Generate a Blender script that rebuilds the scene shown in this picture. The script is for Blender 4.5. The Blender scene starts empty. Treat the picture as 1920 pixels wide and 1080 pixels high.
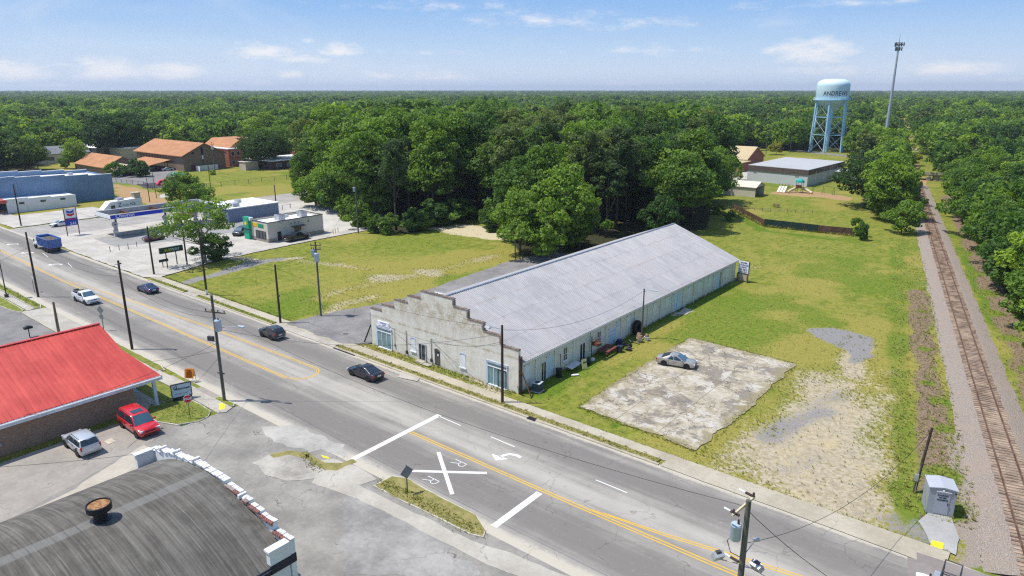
import bpy, math, random
import numpy as np
from mathutils import Vector, Matrix, noise
R = math.radians
rnd = random.Random(11)
S = bpy.context.scene
COL = S.collection

# ------------------------------------------------------------------ camera, sky, sun, exposure
CAM = (43.396, -54.677, 32.0)
FWD = (-0.62950, 0.77700)
PITCH = 15.9687
LENS = 24.375
cd = bpy.data.cameras.new("camera"); cam = bpy.data.objects.new("camera", cd); COL.objects.link(cam)
cam.location = CAM
cam.rotation_euler = (R(90 - PITCH), 0, math.atan2(-FWD[0], FWD[1]))
cd.sensor_width = 36; cd.lens = LENS; cd.clip_start = 0.5; cd.clip_end = 30000
S.camera = cam

SUN_EL = 64.5
SHX, SHY = 0.777, 0.6295            # the way shadows fall on the ground
S.view_settings.view_transform = 'Standard'; S.view_settings.look = 'None'
S.view_settings.gamma = 1.0; S.view_settings.exposure = 0.30
S.render.resolution_x = 1024; S.render.resolution_y = 576
S.cycles.use_denoising = False; S.cycles.filter_width = 1.25
S.cycles.max_bounces = 6; S.cycles.diffuse_bounces = 3; S.cycles.glossy_bounces = 3
S.cycles.transparent_max_bounces = 8; S.cycles.volume_bounces = 0

def make_world():
    w = bpy.data.worlds.new("World"); S.world = w; w.use_nodes = True
    nt = w.node_tree; N = nt.nodes; L = nt.links; N.clear()
    out = N.new('ShaderNodeOutputWorld'); bg = N.new('ShaderNodeBackground'); L.new(bg.outputs[0], out.inputs[0])
    sky = N.new('ShaderNodeTexSky'); sky.sky_type = 'NISHITA'; sky.sun_disc = False
    sky.sun_elevation = R(SUN_EL); sky.sun_rotation = math.atan2(-SHX, -SHY)
    sky.altitude = 0; sky.air_density = 1.0; sky.dust_density = 0.6; sky.ozone_density = 1.6
    bg.inputs[1].default_value = 0.15
    tc = N.new('ShaderNodeTexCoord'); sep = N.new('ShaderNodeSeparateXYZ'); L.new(tc.outputs['Generated'], sep.inputs[0])
    def M(op, a, b=None, c=None):
        n = N.new('ShaderNodeMath'); n.operation = op
        for i, v in enumerate((a, b, c)):
            if v is None: continue
            if isinstance(v, (int, float)): n.inputs[i].default_value = v
            else: L.new(v, n.inputs[i])
        return n.outputs[0]
    # azimuth from the view axis (deg) and elevation (deg)
    a0 = math.atan2(FWD[0], FWD[1])
    fx = M('ADD', M('MULTIPLY', sep.outputs[0], FWD[0]), M('MULTIPLY', sep.outputs[1], FWD[1]))
    rx = M('SUBTRACT', M('MULTIPLY', sep.outputs[0], FWD[1]), M('MULTIPLY', sep.outputs[1], FWD[0]))
    az = M('MULTIPLY', M('ARCTAN2', rx, fx), 57.2958)
    el = M('MULTIPLY', M('ARCSINE', sep.outputs[2]), 57.2958)
    comb = N.new('ShaderNodeCombineXYZ'); L.new(az, comb.inputs[0]); L.new(M('MULTIPLY', el, 2.6), comb.inputs[1])
    def noi(scale, detail, rough=0.6, vec=comb.outputs[0], dist=0.0):
        n = N.new('ShaderNodeTexNoise'); n.inputs['Scale'].default_value = scale; n.inputs['Detail'].default_value = detail
        n.inputs['Roughness'].default_value = rough; n.inputs['Distortion'].default_value = dist
        L.new(vec, n.inputs['Vector']); return n.outputs[0]
    n1 = noi(0.42, 7, 0.66); n2 = noi(0.06, 4, 0.6, dist=0.8)
    total = None
    def px2ang(px, py):
        f = 1300.0; th = R(PITCH); x = (px - 960) / f; y = -(py - 540) / f
        fw = math.cos(th) + y * math.sin(th); up = -math.sin(th) + y * math.cos(th)
        return math.degrees(math.atan2(x, fw)), math.degrees(math.atan2(up, math.hypot(x, fw)))
    clouds = [(35, 140, 95, 32, .9), (215, 137, 95, 33, 1), (325, 138, 85, 24, 1), (495, 100, 80, 24, .9), (565, 113, 70, 14, .8), (637, 97, 48, 22, 1),
              (541, 142, 36, 12, .75), (485, 158, 45, 10, .6), (720, 142, 60, 15, .6), (825, 146, 75, 14, .7), (1180, 158, 100, 9, .5), (1530, 103, 90, 36, 1.0),
              (1440, 100, 30, 13, .55), (1790, 132, 110, 24, .85), (1230, 95, 150, 16, .32), (1560, 135, 140, 20, .3), (120, 122, 40, 9, .5), (1010, 40, 190, 26, .36),
              (1180, 48, 130, 16, .3), (830, 12, 160, 18, .25), (1560, 8, 200, 14, .3), (800, 100, 90, 8, .3), (100, 160, 160, 8, .5), (1380, 160, 90, 7, .4), (580, 78, 20, 8, .45), (1880, 150, 60, 12, .5)]
    for cx, cy, w_, h_, amp in clouds:
        a, e = px2ang(cx, cy); a1, _ = px2ang(cx + w_, cy); _, e1 = px2ang(cx, cy - h_)
        wa = abs(a1 - a) * 1.15; we = abs(e1 - e) * 1.15
        dx = M('DIVIDE', M('SUBTRACT', az, a), wa)
        ey = M('SUBTRACT', el, e)
        # flat base, tall top
        dy = M('MAXIMUM', M('DIVIDE', ey, we), M('DIVIDE', ey, -we * 0.55))
        d = M('SQRT', M('ADD', M('MULTIPLY', dx, dx), M('MULTIPLY', dy, dy)))
        v = M('MULTIPLY', M('SUBTRACT', 1.0, d), amp)
        total = v if total is None else M('MAXIMUM', total, v)
    dens = M('ADD', M('MULTIPLY', total, 0.9), M('MULTIPLY', M('SUBTRACT', n1, 0.5), 1.7))
    mr = N.new('ShaderNodeMapRange'); mr.interpolation_type = 'SMOOTHSTEP'
    mr.inputs['From Min'].default_value = -0.02; mr.inputs['From Max'].default_value = 0.85
    L.new(dens, mr.inputs['Value'])
    gate = N.new('ShaderNodeMapRange'); gate.inputs['From Min'].default_value = -0.25; gate.inputs['From Max'].default_value = 0.2; L.new(total, gate.inputs['Value'])
    cl = M('MULTIPLY', mr.outputs[0], gate.outputs[0])
    wisp = N.new('ShaderNodeMapRange'); wisp.interpolation_type = 'SMOOTHSTEP'; wisp.inputs['From Min'].default_value = 0.50; wisp.inputs['From Max'].default_value = 0.8
    wisp.inputs['To Max'].default_value = 0.35; L.new(n2, wisp.inputs['Value'])
    cl = M('MAXIMUM', cl, wisp.outputs[0])
    # milky band near the horizon
    hz = N.new('ShaderNodeMapRange'); hz.inputs['From Min'].default_value = 30.0; hz.inputs['From Max'].default_value = 9.0; hz.inputs['To Max'].default_value = 1.0
    L.new(el, hz.inputs['Value'])
    tint = N.new('ShaderNodeMix'); tint.data_type = 'RGBA'; tint.blend_type = 'MULTIPLY'; tint.inputs[0].default_value = 1.0
    tint.inputs[7].default_value = (0.92, 1.0, 1.08, 1); L.new(sky.outputs[0], tint.inputs[6])
    ramp = N.new('ShaderNodeValToRGB'); k = 1.0/(0.15*1.23)
    ramp.color_ramp.elements[0].position = 0.0; ramp.color_ramp.elements[0].color = (.69*k/10, .785*k/10, .92*k/10, 1)
    ramp.color_ramp.elements[1].position = 1.0; ramp.color_ramp.elements[1].color = (.215*k/10, .44*k/10, .87*k/10, 1)
    for p_, c_ in ((.16, (.65,.765,.92)), (.40, (.49,.675,.915)), (.68, (.325,.55,.895))):
        e_ = ramp.color_ramp.elements.new(p_); e_.color = (c_[0]*k/10, c_[1]*k/10, c_[2]*k/10, 1)
    L.new(M('DIVIDE', M('MAXIMUM', el, 0.0), 8.5), ramp.inputs[0])
    low = N.new('ShaderNodeMix'); low.data_type = 'RGBA'; low.blend_type = 'MULTIPLY'; low.inputs[0].default_value = 1.0; low.inputs[7].default_value = (10, 10, 10, 1); L.new(ramp.outputs[0], low.inputs[6]); low.clamp_result = False
    mh = N.new('ShaderNodeMix'); mh.data_type = 'RGBA'; L.new(hz.outputs[0], mh.inputs[0])
    L.new(tint.outputs[2], mh.inputs[6]); L.new(low.outputs[2], mh.inputs[7])
    mc = N.new('ShaderNodeMix'); mc.data_type = 'RGBA'; L.new(M('MULTIPLY', cl, 0.95), mc.inputs[0])
    L.new(mh.outputs[2], mc.inputs[6]); mc.inputs[7].default_value = (5.25, 5.2, 5.25, 1)
    L.new(mc.outputs[2], bg.inputs[0])
make_world()

sd = bpy.data.lights.new("sun", 'SUN'); sd.energy = 4.2; sd.angle = R(0.55); sd.color = (1.0, 0.955, 0.88)
sun = bpy.data.objects.new("sun", sd); COL.objects.link(sun)
_c = math.cos(R(SUN_EL))
sun.rotation_euler = Vector((SHX * _c, SHY * _c, -math.sin(R(SUN_EL)))).to_track_quat('-Z', 'Y').to_euler()
sun.location = (0, 0, 200)

# ------------------------------------------------------------------ survey: a photo point on level ground -> metres east/north of the brick building's corner
_F = 1300.0; _th = R(PITCH); _ct, _st = math.cos(_th), math.sin(_th)
_RX, _RY = FWD[1], -FWD[0]
def at(px, py, z=0.0):
    x = (px - 960) / _F; y = -(py - 540) / _F
    fw = _ct + y * _st; up = -_st + y * _ct
    t = (z - CAM[2]) / up
    return (CAM[0] + t * (x * _RX + fw * FWD[0]), CAM[1] + t * (x * _RY + fw * FWD[1]))
def topix(x, y, z=0.0):
    dx, dy, dz = x - CAM[0], y - CAM[1], z - CAM[2]
    r = dx * _RX + dy * _RY; f = dx * FWD[0] + dy * FWD[1]
    fw = f * _ct - dz * _st; up = f * _st + dz * _ct
    return 960 + _F * r / fw, 540 - _F * up / fw, fw

# ------------------------------------------------------------------ mesh and object helpers
class MB:
    def __init__(s): s.v = []; s.f = []; s.m = []
    def add(s, vs, fs, m=0):
        o = len(s.v); s.v += [tuple(p) for p in vs]
        for f in fs: s.f.append(tuple(o + i for i in f)); s.m.append(m)
        return s
    def box(s, x0, x1, y0, y1, z0, z1, m=0):
        return s.add([(x0,y0,z0),(x1,y0,z0),(x1,y1,z0),(x0,y1,z0),(x0,y0,z1),(x1,y0,z1),(x1,y1,z1),(x0,y1,z1)],
                     [(0,3,2,1),(4,5,6,7),(0,1,5,4),(1,2,6,5),(2,3,7,6),(3,0,4,7)], m)
    def obox(s, c, d, rz=0, m=0, ry=0, rx=0):
        M = Matrix.Translation(c) @ Matrix.Rotation(rz, 4, 'Z') @ Matrix.Rotation(ry, 4, 'Y') @ Matrix.Rotation(rx, 4, 'X')
        a, b, e = d[0]/2, d[1]/2, d[2]/2
        vs = [M @ Vector(p) for p in [(-a,-b,-e),(a,-b,-e),(a,b,-e),(-a,b,-e),(-a,-b,e),(a,-b,e),(a,b,e),(-a,b,e)]]
        return s.add(vs, [(0,3,2,1),(4,5,6,7),(0,1,5,4),(1,2,6,5),(2,3,7,6),(3,0,4,7)], m)
    def prism(s, poly, z0, z1, m=0, mtop=None):
        n = len(poly)
        a = sum(poly[i][0]*poly[(i+1)%n][1]-poly[(i+1)%n][0]*poly[i][1] for i in range(n))
        if a < 0: poly = poly[::-1]
        vs = [(p[0],p[1],z0) for p in poly] + [(p[0],p[1],z1) for p in poly]
        s.add(vs, [tuple(range(n-1,-1,-1))] + [(i,(i+1)%n,n+(i+1)%n,n+i) for i in range(n)], m)
        o = len(s.v) - 2*n
        s.f.append(tuple(o+n+i for i in range(n))); s.m.append(m if mtop is None else mtop)
        return s
    def xprism(s, poly, x0, x1, m=0):      # outline in (y,z)
        n = len(poly); vs = [(x0,p[0],p[1]) for p in poly] + [(x1,p[0],p[1]) for p in poly]
        return s.add(vs, [tuple(range(n))] + [tuple(range(2*n-1,n-1,-1))] + [(i,n+i,n+(i+1)%n,(i+1)%n) for i in range(n)], m)
    def yprism(s, poly, y0, y1, m=0):      # outline in (x,z)
        n = len(poly); vs = [(p[0],y0,p[1]) for p in poly] + [(p[0],y1,p[1]) for p in poly]
        return s.add(vs, [tuple(range(n-1,-1,-1))] + [tuple(range(n,2*n))] + [(i,(i+1)%n,n+(i+1)%n,n+i) for i in range(n)], m)
    def quad(s, a, b, c, d, m=0): return s.add([a,b,c,d], [(0,1,2,3)], m)
    def tube(s, pts, rad, n=8, m=0, caps=True):
        pts = [Vector(p) for p in pts]
        if not hasattr(rad, '__len__'): rad = [rad]*len(pts)
        o = len(s.v)
        for i, p in enumerate(pts):
            d = (pts[min(i+1,len(pts)-1)] - pts[max(i-1,0)]).normalized()
            u = d.orthogonal().normalized() if abs(d.z) > .9 else d.cross(Vector((0,0,1))).normalized()
            w = d.cross(u)
            for k in range(n):
                t = 2*math.pi*k/n; s.v.append(tuple(p + (u*math.cos(t)+w*math.sin(t))*rad[i]))
        for i in range(len(pts)-1):
            for k in range(n):
                a = o+i*n+k; b = o+i*n+(k+1)%n; s.f.append((a,b,b+n,a+n)); s.m.append(m)
        if caps:
            s.f.append(tuple(o+k for k in range(n-1,-1,-1))); s.m.append(m)
            e = o+(len(pts)-1)*n; s.f.append(tuple(e+k for k in range(n))); s.m.append(m)
        return s
    def lathe(s, prof, n=16, c=(0,0,0), axis='z', m=0, a0=0):
        o = len(s.v)
        for r, z in prof:
            for k in range(n):
                t = a0 + 2*math.pi*k/n
                p = (r*math.cos(t), r*math.sin(t), z)
                if axis == 'y': p = (p[0], p[2], p[1])
                if axis == 'x': p = (p[2], p[0], p[1])
                s.v.append((c[0]+p[0], c[1]+p[1], c[2]+p[2]))
        for i in range(len(prof)-1):
            for k in range(n):
                a = o+i*n+k; b = o+i*n+(k+1)%n; s.f.append((a,b,b+n,a+n)); s.m.append(m)
        if prof[0][0] > 1e-6: s.f.append(tuple(o+k for k in range(n-1,-1,-1))); s.m.append(m)
        if prof[-1][0] > 1e-6:
            e = o+(len(prof)-1)*n; s.f.append(tuple(e+k for k in range(n))); s.m.append(m)
        return s
    def build(s, name, mats, parent=None, smooth=None, label=None, loc=None):
        me = bpy.data.meshes.new(name); me.from_pydata(s.v, [], s.f)
        if not isinstance(mats, (list, tuple)): mats = [mats]
        for mt in mats: me.materials.append(mt)
        me.polygons.foreach_set('material_index', s.m)
        if smooth is not None:
            me.polygons.foreach_set('use_smooth', [True]*len(me.polygons)); me.set_sharp_from_angle(angle=R(smooth))
        me.update()
        o = bpy.data.objects.new(name, me); COL.objects.link(o)
        if parent is not None: o.parent = parent
        if loc: o.location = loc
        if label: o['label'] = label
        return o

def thing(name, label, cat, loc=(0,0,0), rz=0, group=None):
    o = bpy.data.objects.new(name, None); COL.objects.link(o); o.empty_display_size = .3
    o.location = (loc[0], loc[1], loc[2] if len(loc) > 2 else 0); o.rotation_euler = (0,0,rz)
    return tag(o, label, cat, group)
def tag(o, label, cat, group=None):
    o['label'] = label; o['category'] = cat
    if group: o['group'] = group
    return o
def struct(o): o['kind'] = 'structure'; return o
def kids(o): return [c for c in bpy.data.objects if c.parent == o]
def copy_tree(o, parent=None):
    c = o.copy(); COL.objects.link(c)
    if parent is not None: c.parent = parent
    for ch in list(o.children): copy_tree(ch, c)
    return c
def text_mesh(txt, size, mat, name='lettering', ext=0.01, align='CENTER', bold=0.0, shear=0.0, spacing=1.0):
    cu = bpy.data.curves.new('t', 'FONT'); cu.body = txt; cu.size = size; cu.extrude = ext; cu.align_x = align; cu.align_y = 'CENTER'
    cu.offset = bold; cu.shear = shear; cu.space_character = spacing; cu.resolution_u = 3
    ob = bpy.data.objects.new('t', cu); COL.objects.link(ob)
    dg = bpy.context.evaluated_depsgraph_get(); dg.update()
    me = bpy.data.meshes.new_from_object(ob.evaluated_get(dg)); bpy.data.objects.remove(ob); bpy.data.curves.remove(cu)
    me.name = name; me.materials.clear(); me.materials.append(mat)
    return me
def text(txt, size, mat, loc, rot, parent, name='lettering', **k):
    o = bpy.data.objects.new(name, text_mesh(txt, size, mat, name, **k)); COL.objects.link(o)
    o.parent = parent; o.location = loc; o.rotation_euler = rot; return o

# ------------------------------------------------------------------ materials
def srgb(r, g, b):
    return tuple(((c/255)/12.92 if c/255 <= .04045 else ((c/255+.055)/1.055)**2.4) for c in (r,g,b))
class NT:
    def __init__(s, name):
        s.mat = bpy.data.materials.new(name); s.mat.use_nodes = True
        s.nt = s.mat.node_tree; s.N = s.nt.nodes; s.L = s.nt.links
        s.b = s.N['Principled BSDF']; s.tc = s.N.new('ShaderNodeTexCoord'); s.geo = s.N.new('ShaderNodeNewGeometry')
    def setin(s, n, i, v):
        if hasattr(v, 'is_linked') or isinstance(v, bpy.types.NodeSocket): s.L.new(v, n.inputs[i])
        else: n.inputs[i].default_value = v
    def math(s, op, a, b=None, c=None):
        n = s.N.new('ShaderNodeMath'); n.operation = op
        for i, v in enumerate((a,b,c)):
            if v is not None: s.setin(n, i, v)
        return n.outputs[0]
    def noise(s, scale, detail=3, rough=.55, vec=None, dist=0, sc=None):
        n = s.N.new('ShaderNodeTexNoise'); n.inputs['Scale'].default_value = scale; n.inputs['Detail'].default_value = detail
        n.inputs['Roughness'].default_value = rough; n.inputs['Distortion'].default_value = dist
        v = vec or s.tc.outputs['Object']
        if sc:
            mp = s.N.new('ShaderNodeMapping'); mp.inputs['Scale'].default_value = sc; s.L.new(v, mp.inputs[0]); v = mp.outputs[0]
        s.L.new(v, n.inputs['Vector']); return n.outputs[0]
    def voro(s, scale, feature='F1', vec=None, out=0):
        n = s.N.new('ShaderNodeTexVoronoi'); n.feature = feature; n.inputs['Scale'].default_value = scale
        s.L.new(vec or s.tc.outputs['Object'], n.inputs['Vector']); return n.outputs[out]
    def ramp(s, v, lo, hi, a=0.0, b=1.0, smooth=True):
        n = s.N.new('ShaderNodeMapRange'); n.interpolation_type = 'SMOOTHSTEP' if smooth else 'LINEAR'
        s.setin(n, 0, v); n.inputs[1].default_value = lo; n.inputs[2].default_value = hi; n.inputs[3].default_value = a; n.inputs[4].default_value = b
        return n.outputs[0]
    def mix(s, f, a, b, mode='MIX'):
        n = s.N.new('ShaderNodeMix'); n.data_type = 'RGBA'; n.blend_type = mode
        s.setin(n, 0, f)
        for i, v in ((6,a),(7,b)):
            if isinstance(v, tuple): n.inputs[i].default_value = (v[0],v[1],v[2],1)
            else: s.L.new(v, n.inputs[i])
        return n.outputs[2]
    def color(s, v):
        if isinstance(v, tuple): s.b.inputs['Base Color'].default_value = (v[0],v[1],v[2],1)
        else: s.L.new(v, s.b.inputs['Base Color'])
    def bump(s, h, strength=.3, dist=.05):
        n = s.N.new('ShaderNodeBump'); n.inputs['Strength'].default_value = strength; n.inputs['Distance'].default_value = dist
        s.L.new(h, n.inputs['Height']); s.L.new(n.outputs[0], s.b.inputs['Normal'])
    def done(s, rough=.8, metal=0, spec=.3):
        if not isinstance(rough, (int, float)): s.L.new(rough, s.b.inputs['Roughness'])
        else: s.b.inputs['Roughness'].default_value = rough
        s.b.inputs['Metallic'].default_value = metal; s.b.inputs['Specular IOR Level'].default_value = spec
        return s.mat
_mc = {}
def flat(name, rgb, rough=.7, metal=0, var=.18, scale=1.2, spec=.3):
    """painted or plain surface with slight uneven wear"""
    k = (name,)
    if k in _mc: return _mc[k]
    t = NT(name); n = t.noise(scale, 5, .65); n2 = t.noise(scale*9, 3, .6)
    f = t.math('ADD', t.math('MULTIPLY', n, .7), t.math('MULTIPLY', n2, .3))
    d = tuple(c*(1-var*1.3) for c in rgb); l = tuple(min(1, c*(1+var)) for c in rgb)
    t.color(t.mix(t.ramp(f, .3, .7), d, l))
    _mc[k] = t.done(rough, metal, spec); return _mc[k]
def two(name, a, b, scale=1, rough=.8, lo=.4, hi=.6, sc=None, detail=5, bump=0, metal=0, spec=.3):
    t = NT(name); n = t.noise(scale, detail, .65, sc=sc); n2 = t.noise(scale*11, 3)
    c = t.mix(t.ramp(n, lo, hi), a, b); t.color(t.mix(t.math('MULTIPLY', n2, .35), c, tuple(x*.6 for x in a)))
    if bump: t.bump(n2, bump)
    return t.done(rough, metal, spec)
def glass(name, rgb=(.02,.03,.04), rough=.08):
    t = NT(name); n = t.noise(.8, 2); t.color(t.mix(n, tuple(c*.6 for c in rgb), tuple(c*1.5 for c in rgb))); return t.done(rough, 0, .8)
def paint(name, rgb, metal=.0, rough=.28):
    t = NT(name); n = t.noise(3, 4); n2 = t.noise(60, 2)
    t.color(t.mix(t.math('MULTIPLY', n, .25), rgb, tuple(c*.72+.012 for c in rgb)))
    t.b.inputs['Coat Weight'].default_value = .6; t.b.inputs['Coat Roughness'].default_value = .06
    return t.done(t.ramp(n2, .2, .8, rough*.9, rough*1.2), metal, .5)
def emis_none(): pass
# ------------------------------------------------------------------ the lie of the land: railway line, woods' edge
_A = Vector(at(1827.4, 687)); _B = Vector(at(1869.2, 820))
TD = (_A - _B).normalized(); TN = Vector((TD.y, -TD.x))      # along the line (away), and to its right
def track(s, off=0.0): p = _A + TD*s + TN*off; return (p.x, p.y)
def track_sd(x, y):
    d = Vector((x, y)) - _A; return d.dot(TD), d.dot(TN)
TS_ROAD = (-3.0 - _A.y)/TD.y                                 # where the line meets the kerb
EDGE = [(-3000,330),(-60,330),(40,328),(75,322),(95,303),(185,300),(210,292),(270,290),(330,292),(420,285),(470,292),(520,302),(558,292),(572,300),(580,384),(640,404),(655,410),(690,434),(760,440),(800,432),(850,414),(905,412),(935,436),(985,484),(1090,472),(1200,446),(1262,438),(1325,432),(1333,400),(1338,330),(1345,290),(1400,276),
        (1500,286),(1600,286),(1612,330),(1618,392),(1640,400),(1690,432),(1737,428),(1742,400),(1790,402),(1850,482),(1900,572),(1960,660),(2400,1300),(4000,1300)]
_ex = np.array([e[0] for e in EDGE], float); _ey = np.array([e[1] for e in EDGE], float)
def wooded(x, y):
    s, o = track_sd(x, y)
    if s > -60 and abs(o - .5) < (7.5 if s < 190 else 9.0): return False
    px, py, fw = topix(x, y)
    if fw < 5: return False
    return py < np.interp(px, _ex, _ey)
CLEAR = []

# ------------------------------------------------------------------ ground sheet
def axis(parts):
    out = []
    for a, b, st in parts:
        n = max(1, int(round((b-a)/st))); out += list(a + (b-a)*np.arange(n)/n)
    return out
def geo(a, b, st, g):
    out = [a]; s = st
    while (b > a and out[-1] < b) or (b < a and out[-1] > b):
        s *= g; out.append(out[-1] + (s if b > a else -s))
    return out[1:]
gx = axis([(-230,-105,2.2),(-105,64,.75)]) + [64.0]
gx = geo(-230,-12000,3,1.22)[::-1] + gx + geo(64,6000,2,1.25)
gy = axis([(-46,135,.75),(135,270,2.2)]) + [270.0]
gy = geo(-46,-1500,2,1.3)[::-1] + gy + geo(270,14000,3,1.2)
GX, GY = np.meshgrid(np.array(gx), np.array(gy)); X = GX.ravel(); Y = GY.ravel()
def vnoise(x, y, seed=0, oct=4, s=1.0):
    tot = np.zeros_like(x); amp = 1; nrm = 0
    for o in range(oct):
        xx = x*s*(2**o) + seed*17.3; yy = y*s*(2**o) + seed*5.7
        xi = np.floor(xx); yi = np.floor(yy); fx = xx-xi; fy = yy-yi
        fx = fx*fx*(3-2*fx); fy = fy*fy*(3-2*fy)
        def h(a, b):
            v = np.sin(a*127.1 + b*311.7 + seed*74.7)*43758.5453; return v-np.floor(v)
        tot += amp*((h(xi,yi)*(1-fx)+h(xi+1,yi)*fx)*(1-fy)+(h(xi,yi+1)*(1-fx)+h(xi+1,yi+1)*fx)*fy); nrm += amp; amp *= .5
    return tot/nrm
def sstep(a, b, v):
    t = np.clip((v-a)/(b-a), 0, 1); return t*t*(3-2*t)
WN = vnoise(X, Y, 3, 4, .22); WN2 = vnoise(X, Y, 9, 3, .8)
def seg_d(px, py, a, b):
    ax, ay = a; bx, by = b; dx, dy = bx-ax, by-ay
    t = np.clip(((px-ax)*dx+(py-ay)*dy)/(dx*dx+dy*dy+1e-9), 0, 1)
    return np.hypot(px-ax-t*dx, py-ay-t*dy)
def poly_sd(poly):
    inside = np.zeros(len(X), bool); d = np.full(len(X), 1e9); n = len(poly)
    for i in range(n):
        a, b = poly[i], poly[(i+1)%n]; d = np.minimum(d, seg_d(X, Y, a, b))
        c = ((a[1] > Y) != (b[1] > Y)) & (X < (b[0]-a[0])*(Y-a[1])/((b[1]-a[1]) or 1e-9)+a[0]); inside ^= c
    return np.where(inside, d, -d)
def area(poly, soft=2.0, amp=1.0, wob=2.5): return amp*sstep(-soft, soft, poly_sd(poly) + (WN-.5)*2*wob)
def P(*pts): return [at(*p) for p in pts]
def band(pts, w, soft=1.5, amp=1.0, wob=1.2):
    d = np.full(len(X), 1e9)
    for a, b in zip(pts[:-1], pts[1:]): d = np.minimum(d, seg_d(X, Y, a, b))
    return amp*sstep(soft, -soft, d - w + (WN-.5)*2*wob)
def blob(c, r, amp=1.0, wob=.5):
    rx, ry = (r if hasattr(r, '__len__') else (r, r))
    d = np.hypot((X-c[0])/rx, (Y-c[1])/ry); return amp*sstep(1.25, .45, d + (WN-.5)*2*wob)
def mx(*a):
    r = a[0]
    for b in a[1:]: r = np.maximum(r, b)
    return r
Z0 = np.zeros(len(X))
core = (X > -160) & (X < 70) & (Y > -50) & (Y < 320)
ts = (X-_A.x)*TD.x + (Y-_A.y)*TD.y; to = (X-_A.x)*TN.x + (Y-_A.y)*TN.y
# bare dirt (tan)
dirt = mx(area(P((1335,872),(1400,815),(1470,745),(1530,700),(1640,700),(1655,780),(1650,860),(1690,940),(1640,975),(1540,960),(1420,915)), 4, .80, 4),
          band(P((1600,700),(1610,640)), 1.5, 1.5, .8), band(P((590,560),(640,545),(720,525),(830,505),(925,480)), 1.4, 2.4, .50, 2.0),
          band(P((560,488),(590,492),(640,497),(690,505)), 1.1, 1.8, .55, 1.5), band(P((610,590),(640,570),(700,555)), 1.5, 2, .6),
          blob(at(720,520), 4, .6), blob(at(800,510), (5,2), .6), band(P((415,480),(500,490),(560,483)), 1.1, 1.2, .75),
          area([(-29,-3.2),(-29,-.2),(-1,-.2),(0,-2.6),(-3,-3.2)], .6, .35, .6), blob(at(905,715), (3,1), .8), blob(at(845,735), (2.5,.8), .45), blob(at(930,730), (2,.7), .75),
          area(P((590,385),(700,402),(680,428),(600,405)), 3, .8, 2), area(P((1130,365),(1195,360),(1200,430),(1120,440)), 6, .55, 3),
          band(P((1340,735),(1420,675),(1490,683)), .5, .8, .5), blob(at(1010,700), 1.6, .4), blob(at(1130,655), 1.2, .7), blob(at(1415,500), 2, .35),
          band([track(-45,-4), track(60,-4)], 1.2, 2, .3), blob(at(1680,700), 2, .4), blob(at(1560,775), 3, .9), blob(at(1010,425), 6, .5))
# grey gravel / broken asphalt
grav = mx(area(P((1510,615),(1560,612),(1640,632),(1642,655),(1600,690),(1585,680),(1590,660),(1545,640)), .7, 1, .9),
          band(P((345,530),(420,510),(480,492),(520,486)), 1.5, 1, .95), band(P((1440,820),(1500,790),(1545,770)), 1.8, 1.5, .7), band(P((1570,740),(1520,770)), 1.5, 1.5, .55),
          band(P((1480,880),(1540,855)), 1.2, 1.2, .5), blob(at(1620,665), 1.6, .8), area(P((1640,965),(1700,955),(1790,1000),(1790,1040),(1690,1010)), 1.5, .65, 1.2))
# dry yellow grass
dry = mx(.86*sstep(.42, .64, vnoise(X, Y, 5, 4, .055)), area(P((1290,560),(1420,560),(1520,690),(1500,720),(1300,640)), 5, .55, 4), area(P((1640,620),(1700,620),(1720,940),(1660,950)), 2.5, .9, 2),
         area(P((380,545),(520,520),(640,470),(900,470),(960,490),(700,540),(590,600)), 5, .5, 4), band(P((1480,470),(1560,560),(1700,650)), 3, 3, .5),
         area(P((425,362),(540,348),(550,374),(450,388)), 5, 1.3, 5), band(P((1440,450),(1500,500)), 1.0, 1, .6), band(P((1390,450),(1440,520)), 1.0, 1, .5))
# fresh green
lush = mx(.62*sstep(.46, .72, vnoise(X, Y, 21, 4, .07)), band([track(-44,-8.6), track(35,-8.2), track(70,-8.4)], 1.2, 1.6, .7, 1.2), band(P((1010,735),(1120,670),(1240,600),(1370,535)), 2.2, 2, .75),
          area(P((640,430),(860,430),(900,470),(700,490)), 5, .5, 4), band([(-14,116.5),(0,116.5),(5,117)], 1.5, 1, .9), area(P((1420,470),(1660,470),(1690,500),(1440,500)), 5, .55, 4),
          band(P((1375,400),(1430,432),(1560,448)), 1.4, 1.5, .9), blob(at(1550,905), .8, 1), blob(at(1155,797), .6, 1.2), blob(at(1760,750), 2, .8), band([track(-42,-6.5), track(-33,-8)], 1.2, 1, .9),
          band([track(20,4.6), track(75,4.6)], 1.3, 1.2, .9), blob(at(1865,540), 2, .6))
# dead brown brush beside the railway
brush = mx(band([track(-40,-5.6), track(-20,-5.2), track(10,-5.2), track(34,-4.8)], 1.5, 1.2, .95), band([track(-50,5.6), track(-10,5.6), track(40,6.3), track(110,7), track(160,7)], 1.6, 1.6, .95, 1.4),
           band([track(-60,9), track(60,10)], 2.5, 2.5, .9))
# woodland floor
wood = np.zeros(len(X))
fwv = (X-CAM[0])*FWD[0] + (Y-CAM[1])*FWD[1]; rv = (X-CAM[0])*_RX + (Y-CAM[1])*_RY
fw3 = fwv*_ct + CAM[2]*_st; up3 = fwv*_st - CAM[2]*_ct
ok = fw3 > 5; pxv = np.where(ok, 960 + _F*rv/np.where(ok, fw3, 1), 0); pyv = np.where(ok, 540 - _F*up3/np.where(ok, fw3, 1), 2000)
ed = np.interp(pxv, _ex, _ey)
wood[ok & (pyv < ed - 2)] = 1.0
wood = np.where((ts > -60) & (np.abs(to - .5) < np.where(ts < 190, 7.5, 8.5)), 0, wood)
wood *= np.where(core, .9, 1)
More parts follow.
